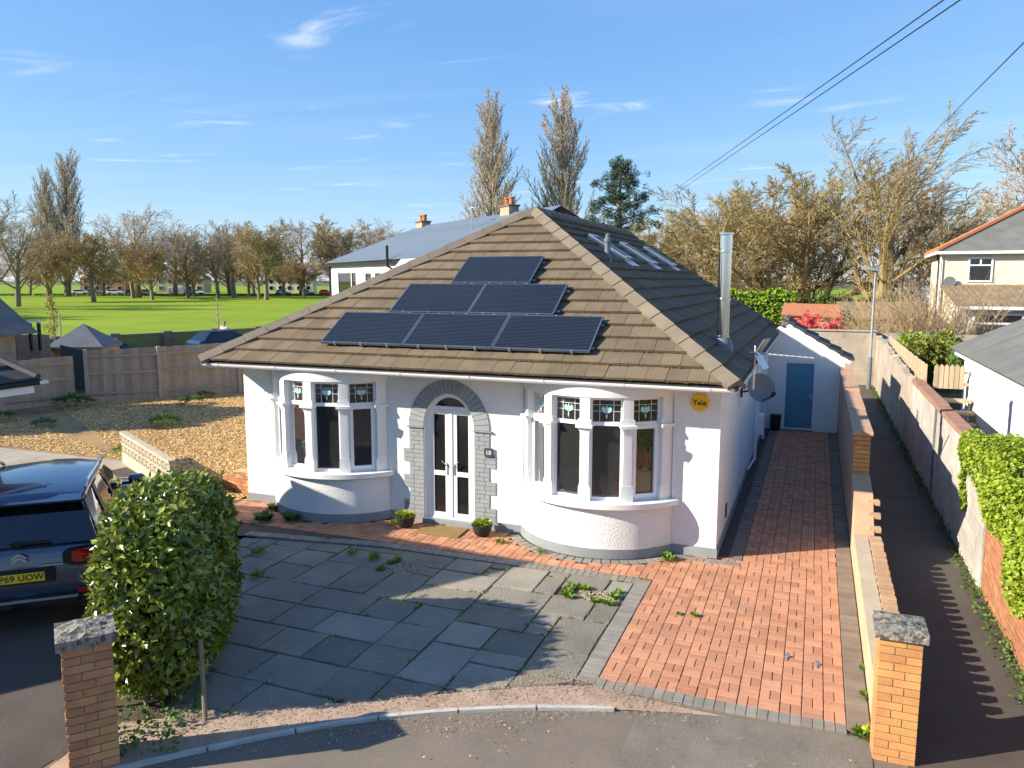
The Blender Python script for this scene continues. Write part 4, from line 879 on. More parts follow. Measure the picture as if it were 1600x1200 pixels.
# lamp post
lp = thing('street_lamp', 'slim grey street lamp with a flat head in the alley', 'street lamp', (2.05, 33.8, 0))
b = MB(); b.lathe([(0.085,-0.04),(0.085,1.2),(0.07,1.25)], (2.05, 33.8, 0), 12); obj('base', b, M_lead, lp, smooth=True); b = MB(); b.lathe([(0.055,1.25),(0.05,3.0),(0.038,4.62)], (2.05, 33.8, 0), 12); obj('column', b, mat('galvanised', (0.42, 0.43, 0.43), None, 4, rough=0.45, metal=0.4), lp, smooth=True)
b = MB(); b.extrude([(1.55, 33.7, 4.70), (1.85, 33.66, 4.64), (2.18, 33.68, 4.60), (2.18, 33.92, 4.60), (1.85, 33.94, 4.64), (1.55, 33.9, 4.70)], (0, 0, 0.10)); obj('head', b, M_silver, lp)

# outbuilding with the blue door
ob_ = thing('outbuilding', 'white lean-to outbuilding with a blue door at the end of the drive', 'outbuilding', (-0.1, 23.5, 0))
YO = 23.5
b = MB(); 
b.extrude([(-1.265,YO,-0.02),(-0.78,YO,-0.02),(-0.78,YO,1.96),(-1.265,YO,1.96)], (0,0.2,0)); b.extrude([(-1.0,25.3,-0.02),(0.80,25.3,-0.02),(0.80,25.3,2.06),(-0.82,25.3,3.03),(-1.0,25.3,2.9)], (0,-0.15,0)); b.extrude([(0.06,YO,-0.02),(0.80,YO,-0.02),(0.80,YO,1.96),(0.06,YO,1.96)], (0,0.2,0)); b.extrude([(-1.265,YO,1.961),(0.80,YO,1.961),(0.80,YO,2.06),(-0.82,YO,3.03),(-1.265,YO,2.75)], (0,0.2,0))
b.box(0.60, 0.80, YO+0.2, 25.3, -0.02, 2.04)
obj('wall', b, M_smooth, ob_)
b = MB(); fr(b, -0.778, 0.058, 0.0, 1.958, 0.05, YO+0.03, YO+0.12); f_ = obj('door_frame', b, M_upvc, ob_)
b = MB(); b.box(-0.726, 0.006, YO+0.06, YO+0.10, 0.05, 1.906); dr = obj('door', b, M_bluedoor, ob_)
b = MB(); fr(b, -0.68, -0.04, 1.0, 1.86, 0.02, YO+0.05, YO+0.059); fr(b, -0.68, -0.04, 0.10, 0.90, 0.02, YO+0.05, YO+0.059); obj('panel', b, M_bluedoor, dr)
b = MB(); b.box(-0.06, -0.03, YO+0.035, YO+0.06, 0.88, 1.06); b.tube([(-0.045, YO+0.03, 0.98), (-0.14, YO+0.02, 0.98)], 0.010, 6); obj('handle', b, M_silver, dr)
sv = Vector((-0.82-0.95, 0, 3.10-2.03)).normalized(); nv = Vector((sv.z, 0, -sv.x)); sl = math.hypot(1.77, 1.07)
b = MB(); b.obox((0.95, YO-0.14, 2.03), (0,1,0), sv, nv, 0.0, 0.05, 0.0, sl, -0.10, 0.0); obj('bargeboard', b, M_upvc, ob_)
b = MB(); b.obox((0.95, YO-0.14, 2.03), (0,1,0), sv, nv, 0.052, 1.9, 0.0, sl, -0.05, -0.002); 
b.add([(-0.82, YO-0.1, 3.08), (-0.82, 25.5, 3.08), (-0.98, 25.5, 2.98), (-0.98, YO-0.1, 2.98)], [(0,1,2,3)]); rf = obj('roof', b, M_under, ob_)
for k in range(6):                                  # big tiles lapping down the verge
    for j in range(4):
        q = MB(); o = Vector((0.99, YO-0.17, 2.02))+sv*(k*sl/5.6)
        q.obox(o, (0,1,0), (sv*0.97+nv*-0.16).normalized(), nv, j*0.42, j*0.42+0.41, 0.0, sl/5.3, 0.03, 0.09); obj('tile', q, M_darktile if k < 6 else M_tile, rf)
b = MB(); b.tube([(-0.82, YO-0.16, 3.10), (-0.82, 25.4, 3.10)], 0.11, 8); obj('ridge', b, M_hip, rf)
b = MB(); b.tube([(-0.95, YO-0.25, 0.0), (-0.95, YO-0.25, 0.45)], [0.13, 0.15], 12); tag(obj('bin_bucket', b, M_black), 'black bucket against the wall by the blue door', 'bucket')

# white garage on the right
ga = thing('garage', 'white rendered garage with a low grey roof beyond the alley wall', 'garage', (6, 16, 0))
b = MB(); b.box(3.55, 8.2, 8.0, 22.6, -0.1, 2.52); b.extrude([(3.55,22.595,2.521),(8.2,22.595,2.521),(8.2,22.595,3.55),(5.9,22.595,3.55)], (0,-14,0)); obj('wall', b, M_smooth, ga)
rv = Vector((2.85, 0, 1.38)).normalized(); rn = Vector((-rv.z, 0, rv.x))
b = MB(); b.obox((3.30, 7.5, 2.47), (0,1,0), rv, rn, 0, 15.4, 0, 3.2, 0.0, 0.05); gr = obj('roof', b, M_greyroof, ga)
for k in range(8):
    for j in range(6):
        q = MB(); q.obox((3.27, 8.0+j*2.5, 2.47), (0,1,0), rv, rn, 0.006, 2.49, k*0.4+0.004, k*0.4+0.41, 0.052-0.0, 0.066+0.003*(j % 2)); obj('roof_sheet', q, M_greyroof, gr)
b = MB(); b.box(3.35, 3.40, 7.5, 22.85, 2.36, 2.462); obj('fascia', b, M_upvc, ga); b = MB(); b.tube([(3.50, 21.2, 0.5), (3.50, 21.2, 1.95)], 0.035, 8); tag(obj('vent_stack', b, M_upvc), 'thin pipe standing against the white garage wall', 'pipe')

# ---------------------------------------------------------------- left side: neighbour, fences, garden walls
nh = thing('neighbour_house', 'neighbouring house at the left edge with a dark tiled roof corner and brick wall', 'house', (-15, 6, 0))
hA = 5.5; xa, ya = -12.65, 4.90; hw = 3.2; ze = hA-hw*0.82
b = MB(); b.extrude([(xa-0.3, ya-hw+0.3, -0.05), (xa-0.3, ya+hw-0.3, -0.05), (xa-0.3, ya+hw-0.3, ze+0.2), (xa-0.3, ya, hA-0.1), (xa-0.3, ya-hw+0.3, ze+0.2)], (-9, 0, 0)); obj('wall', b, M_brick_rd, nh)
b = MB()
for sg in (-1, 1): b.add([(xa, ya, hA), (xa-9.6, ya, hA), (xa-9.6, ya+sg*hw, ze), (xa, ya+sg*hw, ze), (xa, ya, hA-0.09), (xa-9.6, ya, hA-0.09), (xa-9.6, ya+sg*hw, ze-0.09), (xa, ya+sg*hw, ze-0.09)], [(0,1,2,3),(7,6,5,4),(0,3,7,4),(2,1,5,6),(3,2,6,7)])
obj('roof', b, M_darktile, nh)
# rear wing whose eaves corner shows at the left edge
ex, ey, zz = -11.05, 8.42, 2.72; pk = Vector((-13.4, 8.15, 3.55))
b = MB(); b.box(-16.5, ex-0.62, 7.65, ey-0.30, -0.05, 2.58); obj('wing_wall', b, M_brick_rd, nh)
b = MB(); b.add([(ex, ey, zz), (-16.8, ey+0.02, zz), (-16.8, 7.6, 3.6), pk, (ex+0.10, 7.2, zz), (-13.4, 7.2, 3.6)], [(0,3,2,1),(4,3,0),(4,5,3),(3,5,2)]); wr = obj('wing_roof', b, M_darktile, nh)
E2 = Vector((ex, ey, zz))
for k in range(5):                                  # tile courses lapping on the visible hip end
    t0, t1 = k/5, (k+1)/5
    A0, A1 = E2.lerp(pk, t0), E2.lerp(pk, min(1, t1+0.04)); B0, B1 = Vector((ex+0.10, 7.2, zz)).lerp(pk, t0), Vector((ex+0.10, 7.2, zz)).lerp(pk, min(1, t1+0.04))
    b = MB(); up = Vector((0.2, 0, 0.05)); b.extrude([A0+Vector((0.02, 0.02, 0.055)), A1+Vector((0, 0, 0.018)), B1+Vector((0, 0, 0.018)), B0+Vector((0.02, 0, 0.055))], (0, 0, -0.035)); obj('tile_course', b, M_darktile, wr)
b = MB(); b.tube([E2+Vector((0.03, 0.03, 0.05)), pk+Vector((0, 0, 0.05))], 0.06, 6); obj('hip', b, M_darktile, wr)
b = MB(); b.box(ex-0.06, ex-0.03, 7.2, ey, zz-0.19, zz-0.02); b.box(-16.5, ex-0.06, ey-0.06, ey-0.03, zz-0.19, zz-0.02); obj('fascia', b, M_upvc, nh)
b = MB(); b.tube([(ex+0.02, 7.2, zz-0.03), (ex+0.02, ey+0.08, zz-0.03)], 0.045, 8); obj('gutter', b, M_black, nh); b = MB(); b.box(ex-0.02, ex+0.07, ey+0.03, ey+0.17, zz-0.06, zz-0.01); obj('gutter_end', b, M_white, nh)

# screen-block wall
sw = thing('screen_block_wall', 'low pierced screen-block wall beside the mulch garden', 'wall', (-13.5, 12.7, 0))
A, B = Vector((-15.1, 13.62, 0)), Vector((-11.75, 11.72, 0)); t = (B-A).normalized(); nn = Vector((t.y, -t.x, 0)); L_ = (B-A).length; n = 13; bw2 = L_/n
M_screen = mat('screen_block', (0.52, 0.44, 0.34), (0.44, 0.37, 0.28), 4, bump=0.4, bscale=60, vary=0.06)
b = MB(); b.obox(A, t, nn, (0,0,1), 0, L_, -0.05, 0.05, -0.04, 0.20); obj('footing', b, M_screen, sw)
b = MB(); hb = 0.22
def bar(x0, z0, x1, z1, w): 
    d = Vector((x1-x0, z1-z0)); l = d.length; d /= l; q = Vector((-d.y, d.x))*w
    b.extrude([Vector((x0+q.x, -0.045, z0+q.y)), Vector((x0-q.x, -0.045, z0-q.y)), Vector((x1-q.x, -0.045, z1-q.y)), Vector((x1+q.x, -0.045, z1+q.y))], (0, 0.09, 0))
for (x0, x1, z0, z1) in ((0, bw2-.004, 0, .022), (0, bw2-.004, hb-.026, hb-.004), (0, .022, .022, hb-.026), (bw2-.026, bw2-.004, .022, hb-.026)): b.box(x0, x1, -0.05, 0.05, z0, z1)
cx_, cz_ = bw2/2, hb/2
bar(0.02, 0.02, bw2-0.024, hb-0.024, 0.013); bar(0.02, hb-0.024, bw2-0.024, 0.02, 0.013); bar(cx_, 0.02, cx_, hb-0.02, 0.011); bar(0.02, cz_, bw2-0.02, cz_, 0.011)
blk = b.mesh('screen_block', M_screen); az = math.atan2(t.y, t.x)
for i in range(n):
    for k in range(2): link('screen_block', blk, sw, A+t*(i*bw2+0.002)+Vector((0, 0, 0.202+k*hb)), az)
b = MB(); b.obox(A, t, nn, (0,0,1), -0.02, L_+0.02, -0.07, 0.07, 0.645, 0.70); obj('coping', b, M_screen, sw)
# broken orange brick wall by the corner of the house
bk = thing('broken_brick_wall', 'tumbledown stub of orange brick wall against the house corner', 'wall', (-10.6, 12.5, 0))
rs = random.Random(33); q = MB(); q.slab([(-0.108, -0.05), (0.108, -0.05), (0.108, 0.05), (-0.108, 0.05)], 0, 0.065, 0.004); qs = [q.mesh('brick', M_brick_or), None]; q2 = MB(); q2.v, q2.f = list(q.v), list(q.f); qs[1] = q2.mesh('brick', M_brick_rd)
for k in range(6):
    for i in range(5-(k > 2)-(k > 3)-(k > 4)):
        link('brick', rs.choice(qs), bk, (-10.24-0.225*i-(0.11 if k % 2 else 0), 12.35+0.05*i, -0.02+k*0.074), R(-8)+rs.uniform(-.03, .03))
for i in range(7): o = link('brick', rs.choice(qs), bk, (-11.2-rs.random()*0.45, 12.2+rs.random()*0.5, -0.02+rs.random()*0.25), rs.uniform(0, 3)); o.rotation_euler[0] = rs.uniform(-.6, .6)
b = MB(); b.obox((-10.13, 12.36, 0.44), (-0.96, 0.1, -0.05), (0,1,0), (0,0,1), 0, 0.62, -0.07, 0.07, 0, 0.05); obj('plank', b, M_wood2, bk)

# boarded garden fence
def board_fence(label, A, B, h0, h1, seed, bw=0.125, post=True, rails=(0.25, 0.95, 1.55), m=M_wood, z0=-0.03, pm=None, name='board_fence', grp='board fences behind the mulch garden'):
    A, B = Vector((*A, 0)), Vector((*B, 0)); t = (B-A).normalized(); nn = Vector((t.y, -t.x, 0)); L_ = (B-A).length; th = thing(name, label, 'fence', (A.x, A.y, z0), grp); n = int(L_/bw); r = random.Random(seed); bw = L_/n
    for i in range(n):
        f = i/n; h = h0+(h1-h0)*f+r.uniform(-.01, .01); b = MB(); b.obox(A, t, nn, (0,0,1), i*bw, (i+1)*bw+0.012, -0.012+(0.007 if i % 2 else 0), 0.008+(0.007 if i % 2 else 0), z0+0.02, h); obj('board', b, m, th)
    for z in rails: b = MB(); b.obox(A, t, nn, (0,0,1), 0, L_, 0.018, 0.065, z*(h0/1.8), z*(h0/1.8)+0.085); obj('rail', b, m, th)
    b = MB(); b.obox(A, t, nn, (0,0,1), 0, L_, 0.0, 0.03, z0, z0+0.18); obj('gravel_board', b, m, th)
    if post:
        b = MB(); b.obox(A, t, nn, (0,0,1), -0.06, 0.06, -0.03, 0.10, z0, h0+0.03); obj('post', b, pm or M_post, th)
    return th
P1, P2, P3 = (-23.56, 19.89), (-21.96, 21.55), (-20.4, 23.9)
board_fence('left panel of the grey board fence, next to the gate gap', P1, P2, 1.80, 1.84, 1); board_fence('middle panel of the grey board fence behind the mulch', P2, P3, 1.84, 1.88, 2); board_fence('panel of the grey board fence ending behind the house corner', P3, (-18.4, 26.9), 1.86, 1.92, 3)
board_fence('lower grey board fence panel at the far left', (-26.0, 15.6), (-24.75, 17.6), 1.50, 1.55, 4); board_fence('lower grey board fence panel left of the gate gap', (-24.75, 17.6), (-23.95, 19.7), 1.55, 1.62, 5)
# ---------------------------------------------------------------- soil under the near plot
g = MB(); g.add([(-30,7.5,-0.065),(12,7.5,-0.065),(12,40,-0.065),(-30,40,-0.065)], [(0,1,2,3)]); struct('plot_soil', g, M_soil)
g = MB(); g.add([(-6.2,4.6,-0.016),(-5.75,4.6,-0.016),(-5.6,5.4,-0.016),(-8.6,10.3,-0.016),(-8.9,10.2,-0.016),(-6.9,6.4,-0.016)], [(0,1,2,3,4,5)]); struct('hedge_bed', g, M_soil)
g = MB(); g.add([(0.66,7.6,-0.011),(0.70,7.6,-0.011),(0.70,23.5,-0.011),(0.66,23.5,-0.011)], [(0,1,2,3)]); struct('wall_gap', g, M_soil)

# ---------------------------------------------------------------- plants
def leaf(b, c, d, n, l, w, fold=0.25):
    """one pointed leaf folded along its rib: centre of base c, direction d, face normal n"""
    s = d.cross(n).normalized()*w; m = c+d*l*0.45+n*(-fold*w)
    b.add([c, m, c+d*l-n*0.15*l, c+d*l*0.45+s, c+d*l*0.45-s], [(0,1,3),(1,2,3),(0,4,1),(1,4,2)])
def rvec(r):
    while True:
        v = Vector((r.uniform(-1, 1), r.uniform(-1, 1), r.uniform(-1, 1)))
        if 0.05 < v.length < 1: return v.normalized()
def leafy(b, r, n, surf, l0, l1, ratio=0.42, out=0.75, droop=0.15):
    for _ in range(n):
        p, nn = surf(r); d = (rvec(r)+Vector((0, 0, -droop))+nn*0.45).normalized(); f = (nn*out+rvec(r)*0.8+Vector((0, 0, 0.35))).normalized()
        f = (f-d*f.dot(d)).normalized(); l = r.uniform(l0, l1); leaf(b, p, d, f, l, l*ratio*r.uniform(.75, 1.1))
# clipped laurel
HC, HD = Vector((-6.49, 6.37, 0)), Vector((-0.50, 0.866, 0)); HN = Vector((0.866, 0.50, 0)); HL, HWD, HH = 1.22, 0.58, 2.10
def lump(p, k): return math.sin(p.x*k+1.3)*math.sin(p.y*k*1.1+0.5)*math.sin(p.z*k*0.9+2.1)
def hsurf(r, shrink=1.0, inner=0.22):
    while True:
        v = [r.uniform(-1, 1) for _ in range(3)]; fa = r.choices((0, 1, 2), (1.35, 2.5, 0.8))[0]; v[fa] = r.choice((-1, 1)); v = Vector(v); pn_ = 3.2
        s = v/(abs(v.x)**pn_+abs(v.y)**pn_+abs(v.z)**pn_)**(1/pn_); v = Vector([math.copysign(abs(c)**2.4, c) for c in s])
        z = HH*0.51+s.z*HH*0.50
        if z < 0.03: continue
        taper = 1.0-0.10*max(0, (z-1.2))
        p = HC+HD*(s.x*HL*taper)+HN*(s.y*HWD*taper)+Vector((0, 0, z-0.10*max(0, s.x)))
        nn = (HD*v.x+HN*v.y*1.4+Vector((0, 0, v.z*0.9))).normalized()
        p += nn*(0.09*lump(p, 4.2)+0.05*lump(p, 9)-abs(r.gauss(0, inner*0.5))); return p, nn
hd = thing('laurel_hedge', 'big clipped laurel bush beside the parked car', 'hedge', (HC.x, HC.y, 0))
r = random.Random(77); b = MB(); leafy(b, r, 27000, hsurf, 0.05, 0.125, ratio=0.29)
for _ in range(150):                                # stray shoots
    p, nn = hsurf(r); d = (nn+Vector((0, 0, .9))+rvec(r)*.5).normalized(); L2 = r.uniform(.06, .20)
    for k in range(7):
        e = (d*.6+rvec(r)*.8).normalized(); f = (nn+rvec(r)*.7); f = (f-e*f.dot(e)).normalized(); l = r.uniform(.05, .11); leaf(b, p+d*L2*k/6, e, f, l, l*.33)
obj('foliage', b, M_leafd, hd, kind='stuff')
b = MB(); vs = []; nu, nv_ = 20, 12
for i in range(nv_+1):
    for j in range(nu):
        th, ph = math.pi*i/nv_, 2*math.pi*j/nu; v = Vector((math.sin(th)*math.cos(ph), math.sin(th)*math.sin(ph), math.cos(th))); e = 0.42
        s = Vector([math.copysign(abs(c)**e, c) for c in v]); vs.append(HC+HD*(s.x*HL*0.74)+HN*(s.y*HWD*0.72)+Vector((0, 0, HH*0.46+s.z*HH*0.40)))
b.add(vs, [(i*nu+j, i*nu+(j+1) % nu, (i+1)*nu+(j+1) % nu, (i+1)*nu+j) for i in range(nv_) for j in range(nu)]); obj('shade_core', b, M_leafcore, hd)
for k in range(9): b = MB(); x = HC+HD*r.uniform(-1, 1)+HN*r.uniform(-.4, .4); b.tube([(x.x, x.y, -0.05), (x.x+r.uniform(-.1, .1), x.y+r.uniform(-.1, .1), 0.6)], 0.022, 5); obj('stem', b, M_trunk, hd)
b = MB(); b.tube([(-5.36, 5.58, -0.05), (-5.52, 5.74, 0.72)], 0.022, 8); tag(obj('timber_stake', b, M_trunk), 'grey timber stake leaning at the near end of the laurel', 'stake')

def tuft_mesh(seed, n, rad, h, m, broad=False, name='leaves'):
    r = random.Random(seed); b = MB()
    for _ in range(n):
        a = r.uniform(0, 6.283); rr = rad*math.sqrt(r.random())*0.6; c = Vector((rr*math.cos(a), rr*math.sin(a), r.uniform(0, h*0.35)))
        d = Vector((math.cos(a)*r.uniform(.2, 1.1), math.sin(a)*r.uniform(.2, 1.1), r.uniform(.35, 1.1))).normalized(); l = h*r.uniform(.5, 1.0)
        nn = Vector((-d.z*math.cos(a), -d.z*math.sin(a), 0.6)).normalized(); nn = (nn-d*nn.dot(d)).normalized(); leaf(b, c, d, nn, l, l*(0.34 if broad else 0.10))
    return b.mesh(name, m)
T_broad = [tuft_mesh(i, 46, 0.11, 0.10, M_moss, True) for i in range(3)]; T_grass = [tuft_mesh(10+i, 60, 0.09, 0.13, M_moss) for i in range(3)]
M_weedd = mat('weed_dark', (0.06, 0.14, 0.02), (0.09, 0.18, 0.025), 20, rough=0.5, vary=0.3, trans=0.2)
T_dark = [tuft_mesh(20+i, 60, 0.13, 0.14, M_weedd, True) for i in range(2)]
def weed(label, x, y, sc, kind=T_broad, i=0, z=0.0):
    o = link('weed', kind[i % len(kind)], None, (x, y, z), i*1.7); o.scale = (sc*.78, sc*.78, sc*0.7); return tag(o, label, 'weed', 'weeds in the paving')
weed('leafy weed between path and left bay, larger left clump', -8.98, 10.98, 1.7, T_dark, 0); weed('leafy weed against the left bay plinth, right clump', -8.53, 11.18, 1.6, T_dark, 1); weed('low weed touching the wall left of the left bay', -9.25, 11.62, 1.2, T_dark, 0)
weed('small weed at the path edge under the left bay', -7.35, 10.60, 0.8, T_broad, 1); weed('bright weed beside the left plant pot', -6.72, 11.66, 1.1, T_broad, 2); weed('weed at the foot of the right bay beside the right pot', -4.62, 11.42, 1.0, T_broad, 0)
weed('tuft of weed in the curved edging below the right bay', -3.85, 11.20, 0.9, T_grass, 1); weed('round green weed at the right bay corner by the drive', -1.95, 11.62, 1.6, T_broad, 1)
weed('small weed in the middle of the red drive', -1.26, 9.72, 0.7, T_broad, 2); weed('tiny weed left of the middle of the red drive', -1.45, 9.70, 0.5, T_broad, 0)
weed('weed in the patio joint by the path, left of the mat', -6.55, 10.05, 1.2, T_grass, 0); weed('bright weed on the patio near the left gravel square', -6.15, 10.02, 1.3, T_broad, 1)
weed('weed on the patio beside the hedge, upper', -7.95, 9.55, 1.5, T_grass, 2); weed('weed on the patio beside the hedge, lower', -7.30, 8.75, 1.4, T_grass, 0)
weed('green weed in the gap at the low cream wall, far', 0.675, 9.0, 0.7, T_broad, 0); weed('green weed in the gap at the low cream wall, near', 0.665, 8.35, 0.9, T_broad, 1)
dl = thing('dandelion', 'yellow dandelion at the foot of the orange pillar', 'flower', (0.60, 7.62, -0.02))
link('leaves', T_broad[2], dl, (0.60, 7.62, -0.02)); b = MB(); b.tube([(0.60, 7.60, 0.0), (0.605, 7.58, 0.09)], 0.004, 4); obj('stalk', b, M_moss, dl); b = MB(); b.lathe([(0.004,0.085),(0.028,0.095),(0.022,0.108),(0.004,0.112)], (0.605, 7.58, 0), 10); obj('head', b, M_yellow, dl)
for i, (x0, x1, y0, y1) in enumerate(SQ):
    r = random.Random(90+i)
    for k in range(12 if i == 0 else 3):
        side = k % 4; x = r.uniform(x0, x1) if side < 2 else (x0+0.08 if side == 2 else x1-0.08); y = (y0+0.06 if side == 0 else y1-0.06) if side < 2 else r.uniform(y0, y1)
        o = link('weed', T_broad[k % 3], None, (x, y, -0.01), k); o.scale = (0.72,)*3; tag(o, ('weed clump in the sunlit gravel square near the drive' if i == 0 else 'weed clump in the shaded gravel square'), 'weed', 'weeds in the sunlit gravel square' if i == 0 else 'weeds in the shaded gravel square')
# moss and grass in the slab joints
r = random.Random(55); b = MB()
for P in slabs:
    for k in range(len(P)):
        p, q = P[k], P[(k+1) % len(P)]
        if r.random() < 0.42:
            t0 = r.random()*0.7; nblade = r.randint(6, 40)
            for _ in range(nblade):
                t = t0+r.random()*0.3; x, y = p[0]+(q[0]-p[0])*t+r.gauss(0, .010), p[1]+(q[1]-p[1])*t+r.gauss(0, .010); d = (rvec(r)+Vector((0, 0, 1.0))).normalized(); n_ = (rvec(r)+Vector((0, 0, .5))).normalized(); n_ = (n_-d*n_.dot(d)).normalized(); l = r.uniform(.012, .035); leaf(b, Vector((x, y, -0.01)), d, n_, l, l*.25)
o = obj('joint_moss', b, M_moss, patio, kind='stuff')
T_clump = [tuft_mesh(40+i, 260, 0.17, 0.085, mm, False) for i, mm in enumerate((M_moss, M_weedd))]
for me in T_clump:
    rr = random.Random(3)
    for v in me.vertices: v.co.z = v.co.z*1.0+0.07*max(0, 1-(v.co.x**2+v.co.y**2)/0.02)
# garden weeds on the mulch
for i, (x, y, s_, lb) in enumerate(((-17.6, 17.35, 3.6, 'bright green clump growing on the sunlit mulch'), (-19.9, 20.9, 3.4, 'dark green tuft on the mulch below the middle fence panel'), (-20.6, 22.3, 2.6, 'low tuft of weeds close under the fence'), (-23.1, 18.9, 5.0, 'dark clump of weeds at the fence gap'), (-19.0, 23.6, 2.2, 'small tuft of weeds near the house corner fence'), (-20.9, 16.1, 2.6, 'sparse weeds on the shaded mulch left of the block wall'), (-15.5, 14.1, 3.0, 'yellow-green weeds at the end of the screen-block wall'), (-22.9, 16.3, 3.2, 'scrubby weeds on the shaded mulch at the far left'))):
    o = link('garden_weed', T_clump[0 if i in (0, 6) else 1], None, (x, y, -0.02), i*2.1); o.scale = (s_, s_, s_*0.8); tag(o, lb, 'weed', 'weeds in the mulch garden')
b = MB(); r = random.Random(61)
for k in range(520):
    a = Vector((-5.7, 5.15, 0))+Vector((-0.5, 0.866, 0))*r.uniform(-.35, 1.6)+Vector((0.866, 0.5, 0))*r.uniform(-.35, .42); d = (rvec(r)+Vector((0, 0, .8))).normalized(); n_ = (rvec(r)+Vector((0, 0, 1))).normalized(); n_ = (n_-d*n_.dot(d)).normalized(); l = r.uniform(.03, .07); leaf(b, a+Vector((0, 0, r.random()*0.22*r.random())), d, n_, l, l*.4)
o = obj('ground_cover', b, M_weedd); o['kind'] = 'stuff'; o['label'] = 'low green ground cover at the foot of the laurel'
# dry leaf litter and pale specks lying on the paving
b = MB(); r = random.Random(88)
for k in range(620):
    x, y = r.uniform(-7.5, 0.4), r.uniform(5.6, 11.6)
    if k < 260: x, y = r.uniform(-5.8, -2.3), 6.2+abs(r.gauss(0, 1.4))
    if k > 540: x, y = r.uniform(-4.5, 0.6), r.uniform(5.2, 7.2)
    if in_bay(x, y, .1) or (y < 5.6 and x < -4.4): continue
    d = rvec(r); d.z *= .25; d.normalize(); n_ = Vector((0, 0, 1)); n_ = (n_-d*n_.dot(d)).normalized(); l = r.choice((.010, .014, .02, .03)); leaf(b, Vector((x, y, 0.010)), d, n_, l, l*.4)
o = obj('leaf_litter', b, mat('dry_leaf', (.52, .42, .30), (.36, .25, .15), 9, vary=.4)); o['kind'] = 'stuff'; o['label'] = 'dry leaf litter scattered over the paving'
# pots either side of the door
def pot(label, x, y, seed):
    t = thing('plant_pot', label, 'plant pot', (x, y, 0), 'plant pots by the front door'); b = MB()
    b.lathe([(0.085,0.0),(0.125,0.03),(0.155,0.10),(0.162,0.165),(0.178,0.170),(0.178,0.195),(0.160,0.195),(0.150,0.16)], (0, 0, 0), 24); obj('bowl', b, M_pot, t, smooth=True, local=True)
    b = MB(); b.lathe([(0.0,0.15),(0.15,0.155)], (0, 0, 0), 16); obj('soil', b, M_soil, t, local=True)
    r = random.Random(seed); b = MB()
    for _ in range(170):
        a = r.uniform(0, 6.283); rr = 0.13*math.sqrt(r.random()); c = Vector((rr*math.cos(a), rr*math.sin(a), 0.15+r.uniform(0, .09))); d = Vector((math.cos(a)*.8, math.sin(a)*.8, r.uniform(.2, 1.2))).normalized(); n_ = (Vector((0, 0, 1))+rvec(r)*.5); n_ = (n_-d*n_.dot(d)).normalized(); l = r.uniform(.05, .09); leaf(b, c, d, n_, l, l*.38)
    obj('plant', b, M_ivy, t, local=True, kind='stuff'); return t
pot('charcoal bowl of bright green plants left of the front door', -6.47, 11.60, 1); pot('charcoal bowl of bright green plants right of the front door', -5.05, 11.66, 2)
b = MB(); b.slab([(-6.18, 11.36), (-5.36, 11.37), (-5.38, 11.84), (-6.16, 11.84)], 0.004, 0.026, 0.006); tag(obj('door_mat', b, M_coir), 'brown coir mat on the red blocks before the door', 'door mat')
b = MB(); b.lathe([(0.055,-0.035),(0.055,-0.026),(0.04,-0.024)], (-0.52, 7.30, 0), 14); b.lathe([(0.075,-0.036),(0.07,-0.0335)], (-0.52, 7.30, 0), 14); tag(obj('stop_cock_cover', b, M_black), 'small round water cover in the pavement before the drive', 'cover')
for x, y, a, lb in ((-0.13, 9.0, 1.5, 'left metal socket of the fold-down parking post in the drive'), (0.19, 8.93, 1.45, 'right metal socket of the fold-down parking post in the drive')):
    b = MB(); b.box(x-0.012, x+0.012, y-0.09, y+0.09, 0.003, 0.008); b.box(x-0.022, x+0.030, y-0.02, y+0.02, 0.0085, 0.022); tag(obj('drive_socket', b, M_silver), lb, 'socket')
# ivy over the right-hand wall
iv = thing('ivy', 'bright green ivy spilling over the wall at the right edge', 'ivy', (2.4, 10.5, 0)); r = random.Random(31); b = MB()
def isurf(r):
    while True:
        y = r.uniform(6.0, 13.55); u = r.random(); ztop = 2.02+0.06*math.sin(y*2.3)+0.05*math.sin(y*5.1); zlow = 0.95+0.28*math.sin(y*1.7+0.6)+0.15*math.sin(y*4.3) if y < 12.3 else 1.15+0.5*(y-12.3)
        if u < 0.68: z = zlow+(ztop-zlow)*r.random(); p = Vector((2.25-0.13*math.sin(math.pi*(z-zlow)/(ztop-zlow))-0.05*math.sin(y*3+z*4)+abs(r.gauss(0, .05)), y, z)); nn = Vector((-1, 0, 0.35)).normalized()
        else: p = Vector((2.2+0.75*r.random(), y, ztop+0.05*math.sin(y*4)-abs(r.gauss(0, .05)))); nn = Vector((-0.2, 0, 1)).normalized()
        return p, nn
leafy(b, r, 26000, isurf, 0.030, 0.068, ratio=0.50, out=1.1, droop=0.5)
for k in range(420):                                # trailing strand and a straggler along the garage
    t = r.random(); p = Vector((2.22, 13.5-0.15*math.sin(t*9)+r.gauss(0, .05), 1.75-1.0*t)); d = (rvec(r)+Vector((0, 0, -.5))).normalized(); n_ = Vector((-1, 0, .4)); n_ = (n_-d*n_.dot(d)).normalized(); leaf(b, p, d, n_, 0.06, 0.03)
obj('leaves', b, M_ivy, iv, kind='stuff'); b = MB()
b.box(2.32, 2.80, 6.0, 13.2, 1.06, 1.86); obj('shade_core', b, M_leafcore, iv)
